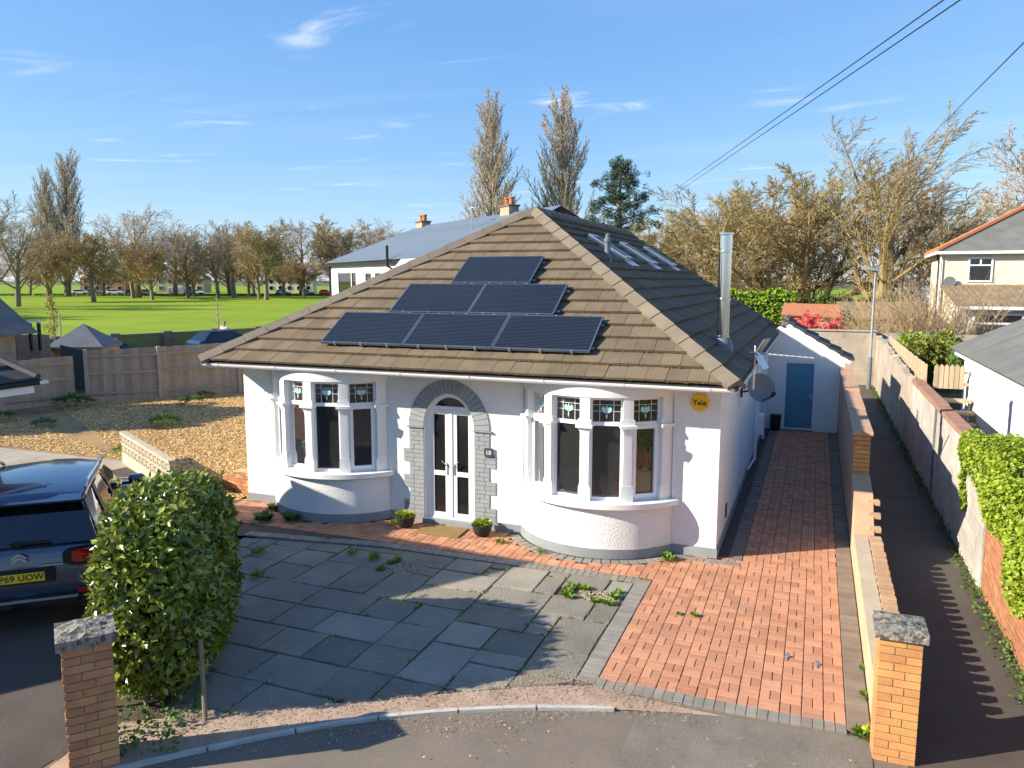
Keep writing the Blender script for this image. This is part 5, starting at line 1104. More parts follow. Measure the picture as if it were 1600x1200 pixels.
# ivy-like straggle along the alley verge
b = MB(); r = random.Random(71)
for _ in range(1500):
    y = 8.5+26*r.random()**1.3; p = Vector((2.28-abs(r.gauss(0, .09)), y, -0.03+abs(r.gauss(0, .05)))); d = (rvec(r)+Vector((0, 0, .5))).normalized(); n_ = (rvec(r)+Vector((0, 0, 1))); n_ = (n_-d*n_.dot(d)).normalized(); leaf(b, p, d, n_, r.uniform(.03, .09), .02)
o = obj('verge_weeds', b, M_weedd); o['kind'] = 'stuff'; o['label'] = 'straggling weeds along the foot of the alley wall'

# ---------------------------------------------------------------- trees
def branchset(r, p, d, L, rad, lvl, cfg, B, tips):
    ns = cfg['seg'][lvl]; pts = [p.copy()]; rr = [rad]; dirs = []
    for i in range(ns):
        d = (d+rvec(r)*cfg['wob'][lvl]+Vector((cfg.get('wind', 0)*lvl*0.03, 0, cfg['up'][lvl]))).normalized(); p = p+d*L/ns; pts.append(p.copy()); rr.append(max(cfg['rmin'], rad*(1-(1-cfg['tap'][lvl])*(i+1)/ns))); dirs.append(d)
    B[0 if lvl < cfg['split'] else 1].tube(pts, rr, cfg['sides'][lvl], cap=False)
    if lvl == cfg['max']: tips.append((pts[-1], dirs[-1])); tips.append((pts[len(pts)//2], dirs[0])); return
    n = cfg['n'][lvl]; s0 = cfg['start'][lvl]
    for k in range(n):
        f = s0+(1-s0)*(k+r.random())/n; f = min(f, 0.999); i = min(ns-1, int(f*ns)); q = pts[i].lerp(pts[i+1], f*ns-i); dd = dirs[i]
        ax = dd.cross(Vector((0, 0, 1)) if abs(dd.z) < .95 else Vector((1, 0, 0))).normalized(); ax = Matrix.Rotation(k*2.4+r.uniform(-.5, .5), 3, dd) @ ax
        ang = R(r.uniform(*cfg['ang'][lvl])); nd = (Matrix.Rotation(ang, 3, ax) @ dd).normalized()
        ll = L*cfg['ratio'][lvl]*r.uniform(.75, 1.15)*(1-cfg['short'][lvl]*(f-s0)/(1-s0+1e-6)); ri = rr[i]*(1-(f*ns-i))+rr[i+1]*(f*ns-i)
        branchset(r, q, nd, ll, max(cfg['rmin'], ri*cfg['rr'][lvl]), lvl+1, cfg, B, tips)
def tree_meshes(seed, H, cfg, mt, mc, bud=None, nbud=1, bsz=0.12, trunk=0.36, rad=None):
    r = random.Random(seed); B = [MB(), MB()]; tips = []
    branchset(r, Vector((0, 0, -0.3)), Vector((r.uniform(-.03, .03), r.uniform(-.03, .03), 1)), H*trunk, rad or H*0.0155, 0, cfg, B, tips)
    L_ = None
    if bud:
        L_ = MB()
        for p, d in tips:
            for _ in range(nbud):
                q = p+rvec(r)*bsz*2.2-d*r.random()*0.5; e = (rvec(r)).normalized(); f = e.cross(rvec(r)).normalized(); s = bsz*r.uniform(.5, 1.2); L_.add([q-e*s, q+f*s*.5, q+e*s, q-f*s*.5], [(0,1,2,3)])
    zs = max(v[2] for v in B[1].v); k = H/zs
    for m_ in B+([L_] if L_ else []): m_.v = [(x*k, y*k, z*k) for x, y, z in m_.v]
    return (B[0].mesh('trunk', mt), B[1].mesh('crown', mc), L_.mesh('buds', bud) if L_ else None)
BROAD = dict(seg=[5,5,4,3,2], wob=[.04,.08,.11,.13,.15], up=[0,.09,.06,.04,.02], tap=[.55,.22,.22,.25,.3], sides=[8,5,3,3,3], n=[11,9,8,6], start=[.28,.16,.12,.10], ang=[(25,60),(25,52),(25,52),(22,50)], ratio=[.95,.50,.50,.50], short=[.25,.45,.4,.4], rr=[.42,.42,.48,.6], rmin=.011, split=2, max=4)
POPL = dict(seg=[9,6,4,2], wob=[.03,.06,.09,.12], up=[0,.13,.14,.10], tap=[.12,.2,.25,.3], sides=[8,4,3,3], n=[84,15,9], start=[.05,.10,.06], ang=[(20,36),(15,32),(16,36)], ratio=[.36,.34,.36], short=[.66,.5,.4], rr=[.34,.5,.6], rmin=.020, split=1, max=3)
V_ = {}
for i in range(3): V_['b%d' % i] = tree_meshes(100+i, 18, BROAD, M_trunk, M_twig)
for i in range(2): V_['o%d' % i] = tree_meshes(120+i, 14, dict(BROAD, rmin=.02), M_trunk, M_twigo, M_budo, 1, .05)
V_['g0'] = tree_meshes(130, 18, BROAD, M_trunk, M_twigg); V_['g1'] = tree_meshes(131, 17, dict(BROAD, rmin=.02), M_trunk, M_twig, M_bud, 1, .06)
for i in range(2): V_['p%d' % i] = tree_meshes(140+i, 28, POPL, M_trunk, M_twigg, trunk=1.0, rad=.55)
M_ivydark = mat('dull_olive', (.085, .085, .040), (.12, .10, .05), 1.0, vary=.4)
V_['dk'] = tree_meshes(150, 17, dict(BROAD, rmin=.022, start=[.2,.15,.12,.10]), M_trunk, M_twig, M_ivydark, 2, .13)
BASEH = dict(b0=18, b1=18, b2=18, o0=14, o1=14, g0=18, g1=17, p0=28, p1=28, p2=28, dk=17)
def tree(name, label, key, x, y, h, wide=1.0, rz=0.0, group=None):
    o = thing(name, label, 'tree', (x, y, -0.1), group, rz); s = h/BASEH[key]; o.scale = (s*wide, s*wide, s)
    for n_, me in zip(('trunk', 'crown', 'buds'), V_[key]):
        if me: link(n_, me, o, local=True)
    return o
PG = 'park trees across the lawn'
tree('park_tree', 'dark twiggy tree at the very left edge across the lawn', 'b2', -108.0, 77.0, 17.5, 1.2, 1.0, PG); tree('park_tree', 'second twiggy tree behind the one at the left edge', 'b1', -118.0, 88.0, 15.0, 1.3, 2.0, PG)
tree('poplar', 'left and shorter of the twin bare poplars at the left', 'p0', -182.8, 145.0, 33, 1.30, 0.4, PG); tree('poplar', 'right and taller of the twin bare poplars at the left', 'p1', -179.0, 147.2, 37.5, 1.35, 2.0, PG)
PT = [('o0',-134.5,106.5,12.0,1.15,'low rust-brown tree left of the twin poplars'),('o1',-129.4,112.1,13.3,1.2,'rust-brown tree just right of the twin poplars'),('b0',-146.0,137.0,15.0,1.1,'brown tree between the rust-brown tree and the tall bare one'),
      ('g0',-149.8,142.1,22.0,1.15,'tallest bare spreading tree in the park row'),('o0',-130.9,127.8,12.6,1.05,'rust-brown tree in front of the tallest bare tree'),('b1',-138.3,145.7,17.3,1.0,'brown bare tree left of the middle trio'),('b2',-136.0,153.3,17.5,0.95,'second bare tree of the middle trio'),
      ('b0',-129.0,150.6,18.2,1.0,'third bare tree of the middle trio'),('g1',-108.5,136.5,17.4,1.05,'olive-budded tree nearest the white house'),('b1',-154.7,188.9,21.0,1.0,'bare tree farther back behind the middle trio'),('g0',-129.3,177.1,21.0,0.95,'pale bare tree behind the olive-budded one'),
      ('g1',-121.3,180.2,21.5,1.0,'budding tree left of the white house gable'),('b2',-113.3,183.3,20.5,1.0,'bare tree just over the white house eaves'),('b0',-104.5,186.2,19.5,1.1,'bare tree over the white house roof'),('b1',-166.5,132.0,14.0,1.1,'brown tree behind the twin poplar trunks'),
      ('g0',-158.0,162.0,17.5,1.1,'grey bare tree behind the rust-brown pair'),('b2',-147.0,170.0,18.5,1.1,'bare tree behind the tallest one'),('o1',-141.0,137.5,11.0,1.2,'small rust-brown tree left of the middle trio'),('o0',-118.0,146.0,13.0,1.1,'rust-brown tree between the trio and the olive one'),('b1',-191.0,136.0,13.0,1.3,'far brown tree at the left of the park')]
for i, (k, x, y, h, w_, lb) in enumerate(PT): tree('park_tree', lb, k, x, y, h, w_*1.22, i*1.3, PG)
for i, (x, y, h, lb) in enumerate(((-196,150,9,'low brown tree far left beyond the lawn'),(-172,152,10,'low brown tree beyond the twin poplars'),(-160,150,9,'low brown tree right of the twin poplars, far off'),(-148,158,10,'low brown tree behind the tallest bare tree'),(-152,176,11,'low brown tree far behind the middle trio'),(-139,168,10,'low brown tree between the trio trunks'),(-131,172,11,'low brown tree right behind the trio'),(-122,168,10,'low brown tree left of the olive-budded one'),(-117,176,11,'low brown tree behind the olive-budded one'),(-108,178,11,'low brown tree at the white house corner'))):
    tree('park_tree', lb, ('o1', 'o0', 'g1')[i % 3], x, y, h, 1.7, i*1.1, PG)
for i, (k, x, y, h, lb) in enumerate((('b0',-98,196,17,'bare tree right of the white house chimney, far left one'),('g0',-83,196,18,'grey bare tree showing between the two chimneys'),('b2',-70,200,17,'bare tree beside the left tall poplar'),('g0',-44.5,128,14.5,'small bare tree between the two tall poplars'),('b1',-20,120,15,'bare tree low behind the roof ridge'),('g0',-14.8,100,12.5,'thin bare tree right of the pine'))):
    tree('bare_tree', lb, k, x, y, h, 1.1, i*2.0, 'bare trees behind the roof')
tree('poplar', 'left tall bare poplar behind the roof ridge', 'p1', -37.3, 90.0, 26.6, 1.42, 0.0, 'tall poplars behind the roof'); tree('poplar', 'right tall bare poplar behind the roof ridge', 'p0', -29.2, 94.0, 27.8, 1.40, 2.2, 'tall poplars behind the roof')
# trees left of the frame, whose long shadows fall over the lawn
for i, (x, y, h) in enumerate(((-120, 58, 16), (-112, 44, 17), (-128, 72, 15), (-101, 47, 15), (-94, 36, 16))): tree('park_tree', ('leftmost', 'second', 'farthest', 'fourth', 'nearest')[i]+' of the trees beyond the left edge shading the lawn', ('b0', 'dk', 'b2', 'dk', 'b0')[i], x, y, h, 1.1, i, PG)
# big lichen-gold trees on the right
BIG = dict(BROAD, n=[14,10,8,8], wob=[.05,.10,.13,.15,.16], rmin=.0080, start=[.15,.14,.10,.08])
V_['big0'] = tree_meshes(201, 14, dict(BIG, start=[.10,.10,.10,.08], ang=[(22,78),(25,55),(25,52),(22,50)]), M_trunky, M_twigy, M_bud, 1, .020, trunk=.30, rad=.30); V_['big1'] = tree_meshes(203, 15.5, dict(BIG, wind=1.2, ang=[(16,55),(22,50),(25,52),(22,50)]), M_trunky, M_twigy, None, 1, .014, trunk=.34, rad=.34)
V_['big2'] = tree_meshes(205, 13, dict(BIG, start=[.10,.10,.10,.08], ang=[(22,78),(25,55),(25,52),(22,50)]), M_trunky, M_twigy, M_bud, 1, .022, trunk=.30, rad=.28)
BASEH.update(big0=14, big1=15.5, big2=13)
GG = 'gold budding trees at the right'
tree('budding_tree', 'broad olive-gold tree behind the steel flue', 'big0', -7.6, 60.5, 11.6, 1.25, 0.3, GG); tree('budding_tree', 'gold tree between the flue and the large windswept tree', 'big2', -1.0, 61.5, 12.6, 1.2, 1.1, GG); tree('budding_tree', 'largest windswept gold tree right of centre', 'big1', 4.2, 59.0, 15.6, 1.2, 0.0, GG); tree('budding_tree', 'gold tree farther back behind the flue', 'big2', -5.0, 70.0, 13.0, 1.25, 2.4, GG); tree('budding_tree', 'low gold tree at the left end of the group', 'big0', -12.4, 64.0, 9.0, 1.2, 4.0, GG)
tree('bare_tree', 'bare tree rising behind the cream house at the right edge', 'g0', 17.0, 72.0, 16.5, 1.25, 1.0, 'bare trees behind the roof'); tree('bare_tree', 'bare tree filling the gap left of the cream house', 'b0', 10.0, 76.0, 13.0, 1.2, 2.0, 'bare trees behind the roof')
# pine
pn = thing('pine_tree', 'dark green pine standing right of the poplars', 'tree', (-18.0, 75.0, -0.1)); r = random.Random(9); b = MB(); b.tube([(-18, 75, -0.1), (-17.9, 75, 6), (-18.1, 75, 11), (-18, 75, 15.0)], [.42, .34, .2, .05], 9); obj('trunk', b, M_trunk, pn)
b = MB(); lf = MB()
for k in range(58):
    f = (k+r.random())/58; z = 4.5+10.6*f; a = k*2.399; Lb = (1-f)**0.70*5.0*r.uniform(.50, 1.15)+0.5; d = Vector((math.cos(a), math.sin(a), 0.12+0.35*f)); p0 = Vector((-18, 75, z)); p1 = p0+d*Lb*0.6+Vector((0, 0, -.1)); p2 = p0+d*Lb; b.tube([p0, p1, p2], [.09*(1-f)+.03, .05, .02], 4, cap=False)
    for m_ in range(int(5+Lb*3.2)):
        c = p0.lerp(p2, r.uniform(.30, 1.08))+Vector((r.gauss(0, .34), r.gauss(0, .34), r.gauss(.12, .16)))
        for _ in range(42):
            e = rvec(r); e.z = abs(e.z)*.8+.1*e.z; q = c+rvec(r)*.26; s = e.cross(rvec(r)).normalized()*.030; l = r.uniform(.18, .36); lf.add([q-s, q+s, q+e*l], [(0,1,2)])
obj('branches', b, M_trunk, pn); obj('needles', lf, M_pine, pn, kind='stuff')
tree('ivy_clad_tree', 'stubby ivy-clad tree right of the pine', 'dk', -13.4, 72.0, 8.6, 0.6, 0.5)
# clipped hedges, shrubs behind the end wall
def boxhedge(name, label, x0, x1, y0, y1, z0, z1, n, m, seed, l0=.10, l1=.20, rnd=.5):
    t = thing(name, label, 'hedge', ((x0+x1)/2, (y0+y1)/2, z0)); r = random.Random(seed); b = MB()
    def sf(r):
        f = r.random(); x = r.uniform(x0, x1); zt = z1+0.10*math.sin(x*2.1)+.08*math.sin(x*4.7)
        ed = min(1, (x-x0)/.8, (x1-x)/.8)
        if f < .55: z = r.uniform(z0, zt); k = max(0, (z-(zt-rnd))/rnd); return Vector((x, y0+k*k*rnd*.8+.12*math.sin(x*3+z*2)+abs(r.gauss(0, .08)), z)), Vector((0, -1, .4)).normalized()
        y = r.uniform(y0+rnd*.4, y1); return Vector((x, y, zt-abs(r.gauss(0, .06)))), Vector((0, -.2, 1)).normalized()
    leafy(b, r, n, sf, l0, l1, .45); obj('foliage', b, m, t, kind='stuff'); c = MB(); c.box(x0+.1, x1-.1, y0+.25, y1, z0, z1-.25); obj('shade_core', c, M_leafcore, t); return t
boxhedge('laurel_screen', 'bright green hedge behind the bungalow roof at the flue', -9.5, -1.2, 47.5, 49.5, 0, 3.55, 9000, M_hedge, 1); boxhedge('clipped_hedge', 'long darker clipped hedge right of the bright green one', -1.0, 5.2, 50.0, 51.3, 0, 3.15, 6500, mat('yew_leaf', (.085, .125, .022), (.12, .155, .03), 2, vary=.35, trans=.2), 2)
boxhedge('added_evergreen_screen', 'tall evergreen screen added unseen beyond the left edge to shade the mulch garden', -29.0, -25.2, 11.8, 15.4, 0, 5.1, 5000, M_weedd, 3, .15, .3)  # added out of view, only to cast shade over the mulch garden
def shrub(name, label, x, y, z, n, h, rad, m, seed, lvl=2, buds=None, nb=0):
    r = random.Random(seed); t = thing(name, label, 'shrub', (x, y, z)); b = MB(); L_ = MB()
    for k in range(n):
        a = r.uniform(0, 6.28); rr = rad*.5*math.sqrt(r.random()); p = Vector((x+rr*math.cos(a), y+rr*math.sin(a), z)); d = Vector((math.cos(a)*r.uniform(.05, .5), math.sin(a)*r.uniform(.05, .5), 1)).normalized(); hh = h*r.uniform(.6, 1.05); pts = [p]
        for i in range(4): d = (d+rvec(r)*.16).normalized(); p = p+d*hh/4; pts.append(p)
        b.tube(pts, [.022, .018, .014, .010, .006], 3, cap=False)
        for j in range(6):
            q = pts[1].lerp(pts[-1], r.random()); e = (d+rvec(r)*.9).normalized(); q2 = q+e*hh*r.uniform(.12, .3); b.tube([q, q2], [.009, .005], 3, cap=False)
            for _ in range(nb): c = q.lerp(q2, r.random())+rvec(r)*.08; e2 = rvec(r); f2 = e2.cross(rvec(r)).normalized(); s = r.uniform(.04, .09); L_.add([c-e2*s, c+f2*s*.6, c+e2*s, c-f2*s*.6], [(0,1,2,3)])
    obj('stems', b, m, t)
    if nb: obj('foliage', L_, buds, t, kind='stuff')
    return t
shrub('twiggy_shrub', 'brown leafless shrub left part, beside the street lamp', 3.4, 41.0, 0, 170, 3.9, 2.6, M_twigo, 1); shrub('twiggy_shrub', 'brown leafless shrub before the cream house', 5.4, 41.5, 0, 190, 4.2, 2.8, M_twig, 2); shrub('twiggy_shrub', 'low twiggy shrub beside the terracotta roof', 1.6, 39.0, 0, 120, 2.7, 2.2, M_twigy, 3)
shrub('green_shrub', 'bright green shrub behind the picket fence, left', 3.75, 33.2, 0.6, 60, 1.6, .75, M_twigy, 5, buds=M_hedge, nb=16); shrub('green_shrub', 'yellow-green conifer shrub behind the picket fence, right', 4.15, 30.5, 0.4, 80, 1.9, 1.3, M_twigy, 6, buds=mat('gold_conifer', (.24, .25, .03), (.12, .16, .025), 1.5, vary=.4, trans=.2), nb=18)
shrub('green_shrub', 'small dark shrub at the far corner of the garage', 5.0, 28.5, 0.4, 50, 1.9, 0.9, M_trunk, 7, buds=M_weedd, nb=14)
shrub('flowering_shrub', 'coral-red flowering shrub over the end wall', 0.2, 38.6, 0.5, 45, 2.0, 1.0, M_twig, 8, buds=M_flower, nb=40)
# ---------------------------------------------------------------- parked car beside the hedge
def parked_car():
    c = thing('parked_car', 'dark navy crossover car parked beside the laurel bush, rear towards us', 'car', (-8.80, 6.32, -0.02), None, math.atan2(0.66, 0.75))
    # local frame: +Y forward, +X right, rear face at y = 0
    def mir(pts): return pts+[(-x, y, z) for x, y, z in reversed(pts)]
    prof = [  # station y, half width, bottom, widest z, belt z, belt half width, rear lean
        (0.00, .80, .34, .62, 1.02, .72, 1), (0.10, .90, .27, .66, 1.05, .82, .8), (0.42, .925, .24, .70, 1.06, .87, .3), (1.0, .93, .22, .72, 1.06, .885, 0), (2.2, .93, .22, .72, 1.03, .885, 0), (3.2, .92, .22, .70, 1.00, .87, 0), (3.9, .90, .24, .66, .96, .83, 0), (4.3, .82, .27, .60, .86, .72, 0), (4.46, .62, .34, .56, .74, .55, 0)]
    b = MB(); n = 0
    for y, w, zb, zw, zt, wt, lean in prof:
        lx = 0.10*lean if y > 0 else 0.0
        ring = [(0, y, zb), (w*.82, y, zb), (w*.96, y+.0, zb+.10), (w, y, zw-.12), (w, y, zw+.08), (w*.985, y+.01*lean, zw+.20), (wt+.02, y+.03*lean, zt-.04), (wt-.03, y+.05*lean, zt), (0, y+.06*lean, zt+.015)]
        ring = ring+[(-x, yy, z) for x, yy, z in reversed(ring[1:-1])]; n = len(ring); b.add(ring, [])
    m_ = len(prof)
    b.f += [(i*n+j, i*n+(j+1) % n, (i+1)*n+(j+1) % n, (i+1)*n+j) for i in range(m_-1) for j in range(n)]+[tuple(range(n-1, -1, -1)), tuple(range((m_-1)*n, m_*n))]
    body = obj('body', b, M_navy, c, smooth=True, local=True)
    bv = body.modifiers.new('sub', 'SUBSURF'); bv.levels = 2; bv.render_levels = 2
    # cabin: glass band with body-colour roof above
    base = [(.84, .10, 1.04), (.86, .60, 1.05), (.865, 1.6, 1.04), (.85, 2.6, 1.02), (.80, 3.30, 1.00)]; top = [(.60, .46, 1.53), (.655, .80, 1.57), (.665, 1.6, 1.60), (.64, 2.2, 1.585), (.56, 2.55, 1.54)]
    g = MB(); ring0 = base+[(-x, y, z) for x, y, z in reversed(base)]; ring1 = top+[(-x, y, z) for x, y, z in reversed(top)]; k = len(ring0)
    mid = [((a[0]+b_[0])/2*1.025, (a[1]+b_[1])/2, (a[2]+b_[2])/2) for a, b_ in zip(ring0, ring1)]
    g.add(ring0+mid+ring1, [(r_*k+i, r_*k+(i+1) % k, (r_+1)*k+(i+1) % k, (r_+1)*k+i) for r_ in range(2) for i in range(k)]); obj('side_glass', g, M_carglass, c, local=True, smooth=False)
    # roof skin
    rf = MB(); st = [(.34, .66, 1.525), (.55, .69, 1.565), (1.0, .70, 1.605), (1.6, .70, 1.625), (2.2, .675, 1.61), (2.58, .59, 1.555)]; vs = []
    for y, w, z in st:
        for f in (-1, -.97, -.8, -.4, 0, .4, .8, .97, 1): vs.append((w*f, y+(0.05*(f*f) if y < .5 else -0.05*f*f if y > 2.5 else 0), z+.045*(1-f*f)-(0.05 if abs(f) == 1 else 0)))
    rf.add(vs, [(i*9+j, i*9+j+1, (i+1)*9+j+1, (i+1)*9+j) for i in range(5) for j in range(8)]); ro = obj('roof_panel', rf, M_navy, c, smooth=True, local=True); so = ro.modifiers.new('th', 'SOLIDIFY'); so.thickness = .03
    sp = MB(); sp.add([(-.64,.46,1.575),(.64,.46,1.575),(.66,.24,1.545),(-.66,.24,1.545),(-.62,.46,1.52),(.62,.46,1.52),(.64,.26,1.515),(-.64,.26,1.515)], [(0,3,2,1),(4,5,6,7),(2,3,7,6),(0,4,7,3),(1,2,6,5)]); obj('spoiler', sp, M_navy, c, local=True)
    for s in (-1, 1):
        p = MB(); p.extrude([(s*.865, .16, 1.04), (s*.875, .52, 1.05), (s*.675, .86, 1.56), (s*.625, .52, 1.53)], (s*.012, 0, 0)); obj('rear_pillar', p, M_navy, c, local=True)
        p = MB(); p.tube([(s*.66, .62, 1.60), (s*.66, .75, 1.675), (s*.67, 1.6, 1.705), (s*.645, 2.25, 1.675), (s*.63, 2.36, 1.61)], .022, 6); obj('roof_rail', p, M_silver, c, local=True)
        p = MB(); p.tube([(s*.885, .45, 1.065), (s*.89, 1.6, 1.055), (s*.87, 2.7, 1.03), (s*.80, 3.3, 1.01)], .012, 5); obj('window_trim', p, M_silver, c, local=True)
        for y0, y1 in ((.86, 1.02), (1.72, 1.80)): p = MB(); f0, f1 = .0, 1.0; p.extrude([(s*.876, y0, 1.05), (s*.876, y1, 1.05), (s*.690, y1+.02, 1.565), (s*.690, y0+.02, 1.56)], (s*.010, 0, 0)); obj('door_pillar', p, M_black, c, local=True)
        p = MB(); p.lathe([(.0,-.09),(.10,-.05),(.115,.03),(.08,.08),(0,.09)], (0, 0, 0), 12); mo = obj('wing_mirror', p, M_navy, c, smooth=True, local=True); mo.location = (s*1.03, 2.92, 1.12); mo.scale = (1.15, .75, 1)
        p = MB(); p.box(s*.86-.05, s*.86+.08*s, 2.90, 2.95, 1.05, 1.09); obj('mirror_arm', p, M_black, c, local=True)
        p = MB(); vs = []                              # rounded tail lamp in a black surround
        for ww, hh, yy in ((.20, .115, -.012), (.20, .115, -.03)):
            for i in range(20): a = 2*math.pi*i/20; vs.append((s*(.655+ww*math.copysign(abs(math.cos(a))**.6, math.cos(a))), yy+.10*max(0, math.cos(a))+.02, .90+hh*math.copysign(abs(math.sin(a))**.6, math.sin(a))))
        p.add(vs, [tuple(range(20, 40)), tuple(range(19, -1, -1))]+[(i, (i+1) % 20, 20+(i+1) % 20, 20+i) for i in range(20)]); tl = obj('tail_lamp_surround', p, M_black, c, local=True)
        p = MB(); vs = []
        for ww, hh, yy in ((.155, .085, -.03), (.145, .075, -.055)):
            for i in range(20): a = 2*math.pi*i/20; vs.append((s*(.705+ww*math.copysign(abs(math.cos(a))**.5, math.cos(a))), yy+.11*max(0, math.cos(a))+.02, .905+hh*math.copysign(abs(math.sin(a))**.5, math.sin(a))))
        p.add(vs, [tuple(range(20, 40)), tuple(range(19, -1, -1))]+[(i, (i+1) % 20, 20+(i+1) % 20, 20+i) for i in range(20)]); obj('tail_lamp', p, M_redlamp, c, local=True)
        p = MB(); p.box(s*.70-.10, s*.70+.10, -.045, -.02, .45, .50); obj('reflector', p, M_redlamp, c, local=True)
        p = MB(); p.box(s*.34-.24, s*.34+.24, -.055, -.02, .33, .45); obj('bumper_insert', p, M_black, c, local=True)
        for y in (.72, 3.38):
            w_ = MB(); w_.lathe([(.20,-.11),(.33,-.11),(.35,-.08),(.35,.08),(.33,.11),(.20,.11)], (0, 0, 0), 28); w_.v = [(z, x, y_) for x, y_, z in w_.v]; wh = obj('wheel', w_, M_tyre, c, local=True, smooth=False); wh.location = (s*.82, y, .35)
            w_ = MB(); w_.lathe([(.0,-.02),(.06,-.02),(.21,.0),(.21,.02),(0,.02)], (0, 0, 0), 20); w_.v = [(s*(z+.10), x, y_) for x, y_, z in w_.v]; obj('rim', w_, M_silver, wh, local=True)
            a = MB(); vs = [];
            for r0 in (.37, .45):
                for i in range(17): t = math.pi*i/16; vs.append((s*.928, y+r0*math.cos(t), .35+r0*math.sin(t)))
            vs += [(x+s*.02, y_, z) for x, y_, z in vs]; a.add(vs, [(34+i, 34+i+1, 51+i+1, 51+i) for i in range(16)]+[(17+i, 17+i+1, 51+i+1, 51+i) for i in range(16)]); obj('arch_trim', a, M_black, c, local=True)
    p = MB(); p.add([(-.74,.005,1.06),(.74,.005,1.06),(.60,.36,1.50),(-.60,.36,1.50)], [(0,1,2,3)]); p.v = [(x, y+.075-.01, z+.0) for x, y, z in p.v]; rw = obj('rear_window', p, M_carglass, c, local=True); so = rw.modifiers.new('th', 'SOLIDIFY'); so.thickness = .03
    p = MB(); p.box(-.10, .34, .035, .06, 1.09, 1.115); p.box(-.04, .03, .025, .06, 1.07, 1.13); obj('wiper', p, M_black, c, local=True)
    p = MB(); p.box(-.85, .85, -.035, -.012, .30, .52); p.v = [(x, y+(.10*(abs(x)/.85)**2), z) for x, y, z in p.v]; obj('bumper_trim', p, M_black, c, local=True)
    p = MB(); p.box(-.60, .60, -.060, -.03, .40, .43); obj('skid_plate', p, M_silver, c, local=True)
    # number plate recess, plate and characters
    p = MB(); p.box(-.36, .36, -.028, -.004, .62, .79); obj('plate_recess', p, M_black, c, local=True)
    p = MB(); p.box(-.26, .26, -.040, -.029, .645, .755); pn_ = obj('number_plate', p, M_plate, c, local=True)
    t = text('plate_lettering', 'P69 UOW', M_black, pn_, (0.015, -.0415, .70), .105, (R(90), 0, 0), .001, local=True)
    # double chevron emblem
    p = MB()
    for z in (0, .042):
        for s in (-1, 1): p.extrude([(0, -.004, .955+z), (s*.075, -.004, .905+z), (s*.075, -.004, .880+z), (0, -.004, .930+z)], (0, -.014, 0))
    obj('emblem', p, M_silver, c, local=True)
    p = MB(); p.box(.20, .46, -.006, .002, .815, .830); obj('boot_strip', p, M_silver, c, local=True)
    return c
parked_car()

# ---------------------------------------------------------------- small cars in the distance
def far_car(label, x, y, rz, m, kind='hatch', z=-0.05, grp='cars parked along the far park road'):
    t = thing('van' if kind == 'van' else 'car', label, 'van' if kind == 'van' else 'car', (x, y, z), grp, rz)
    L_, Wd = (5.2, .98) if kind == 'van' else (4.3, .89)
    if kind == 'van': S = [(0,.4,1.9,.95),(.15,.35,2.2,.9),(3.5,.35,2.25,.9),(4.1,.35,1.35,.9),(5.0,.4,1.1,.85),(5.2,.45,.8,.8)]
    else: S = [(0,.4,.85,.85),(.15,.3,1.0,.9),(.9,.25,1.0,.92),(2.6,.25,.97,.92),(3.7,.3,.88,.9),(4.2,.35,.75,.85),(4.3,.4,.65,.7)]
    b = MB()
    for y_, z0, z1, k in S: w = Wd*k; b.add([(-w*.9, y_, z0), (w*.9, y_, z0), (w, y_, z0+.15), (w, y_, z1-.15), (w*.9, y_, z1), (-w*.9, y_, z1), (-w, y_, z1-.15), (-w, y_, z0+.15)], [])
    n = 8; b.f = [(i*n+j, i*n+(j+1) % n, (i+1)*n+(j+1) % n, (i+1)*n+j) for i in range(len(S)-1) for j in range(n)]+[tuple(range(n-1, -1, -1)), tuple(range((len(S)-1)*n, len(S)*n))]
    obj('body', b, m, t, local=True, smooth=False)
    if kind != 'van':
        g = MB(); lo = [(.80,.25),(.82,1.4),(.78,3.0)]; hi = [(.60,.75),(.64,1.4),(.60,2.2)]
        r0 = [(x_, y_, .97) for x_, y_ in lo]+[(-x_, y_, .97) for x_, y_ in reversed(lo)]; r1 = [(x_, y_, 1.44) for x_, y_ in hi]+[(-x_, y_, 1.44) for x_, y_ in reversed(hi)]
        g.add(r0+r1, [(i, (i+1) % 6, 6+(i+1) % 6, 6+i) for i in range(6)]); obj('windows', g, M_carglass, t, local=True)
        rf = MB(); q = [(x_*1.03, y_, 1.43) for x_, y_, _ in r1]; rf.add(q+[(x_*.9, y_, 1.50) for x_, y_, _ in q], [tuple(range(6, 12))]+[(i, (i+1) % 6, 6+(i+1) % 6, 6+i) for i in range(6)]); obj('roof', rf, m, t, local=True)
    else:
        g = MB(); g.add([(-.75,3.56,2.05),(.75,3.56,2.05),(.78,4.10,1.40),(-.78,4.10,1.40)], [(0,3,2,1)]); g.v = [(x_, y_+.05, z_+.04) for x_, y_, z_ in g.v]; obj('windscreen', g, M_carglass, t, local=True)
    for s in (-1, 1):
        for y_ in (.8, L_-.9): w = MB(); w.lathe([(.1,-.1),(.32,-.1),(.32,.1),(.1,.1)], (0, 0, 0), 12); w.v = [(z_, x_, y2) for x_, y2, z_ in w.v]; o = obj('wheel', w, M_tyre, t, local=True); o.location = (s*Wd*.9, y_, .32)
    return t
M_bluecar = mat('blue_paint', (.02, .05, .22), None, 2, rough=.3, coat=.6); M_greycar = mat('grey_paint', (.18, .19, .20), None, 2, rough=.3, coat=.6); M_tealcar = mat('dark_blue_paint', (.015, .035, .075), None, 2, rough=.12, coat=1.0)
ra = math.atan2(262-115, 310)                       # direction of the far road
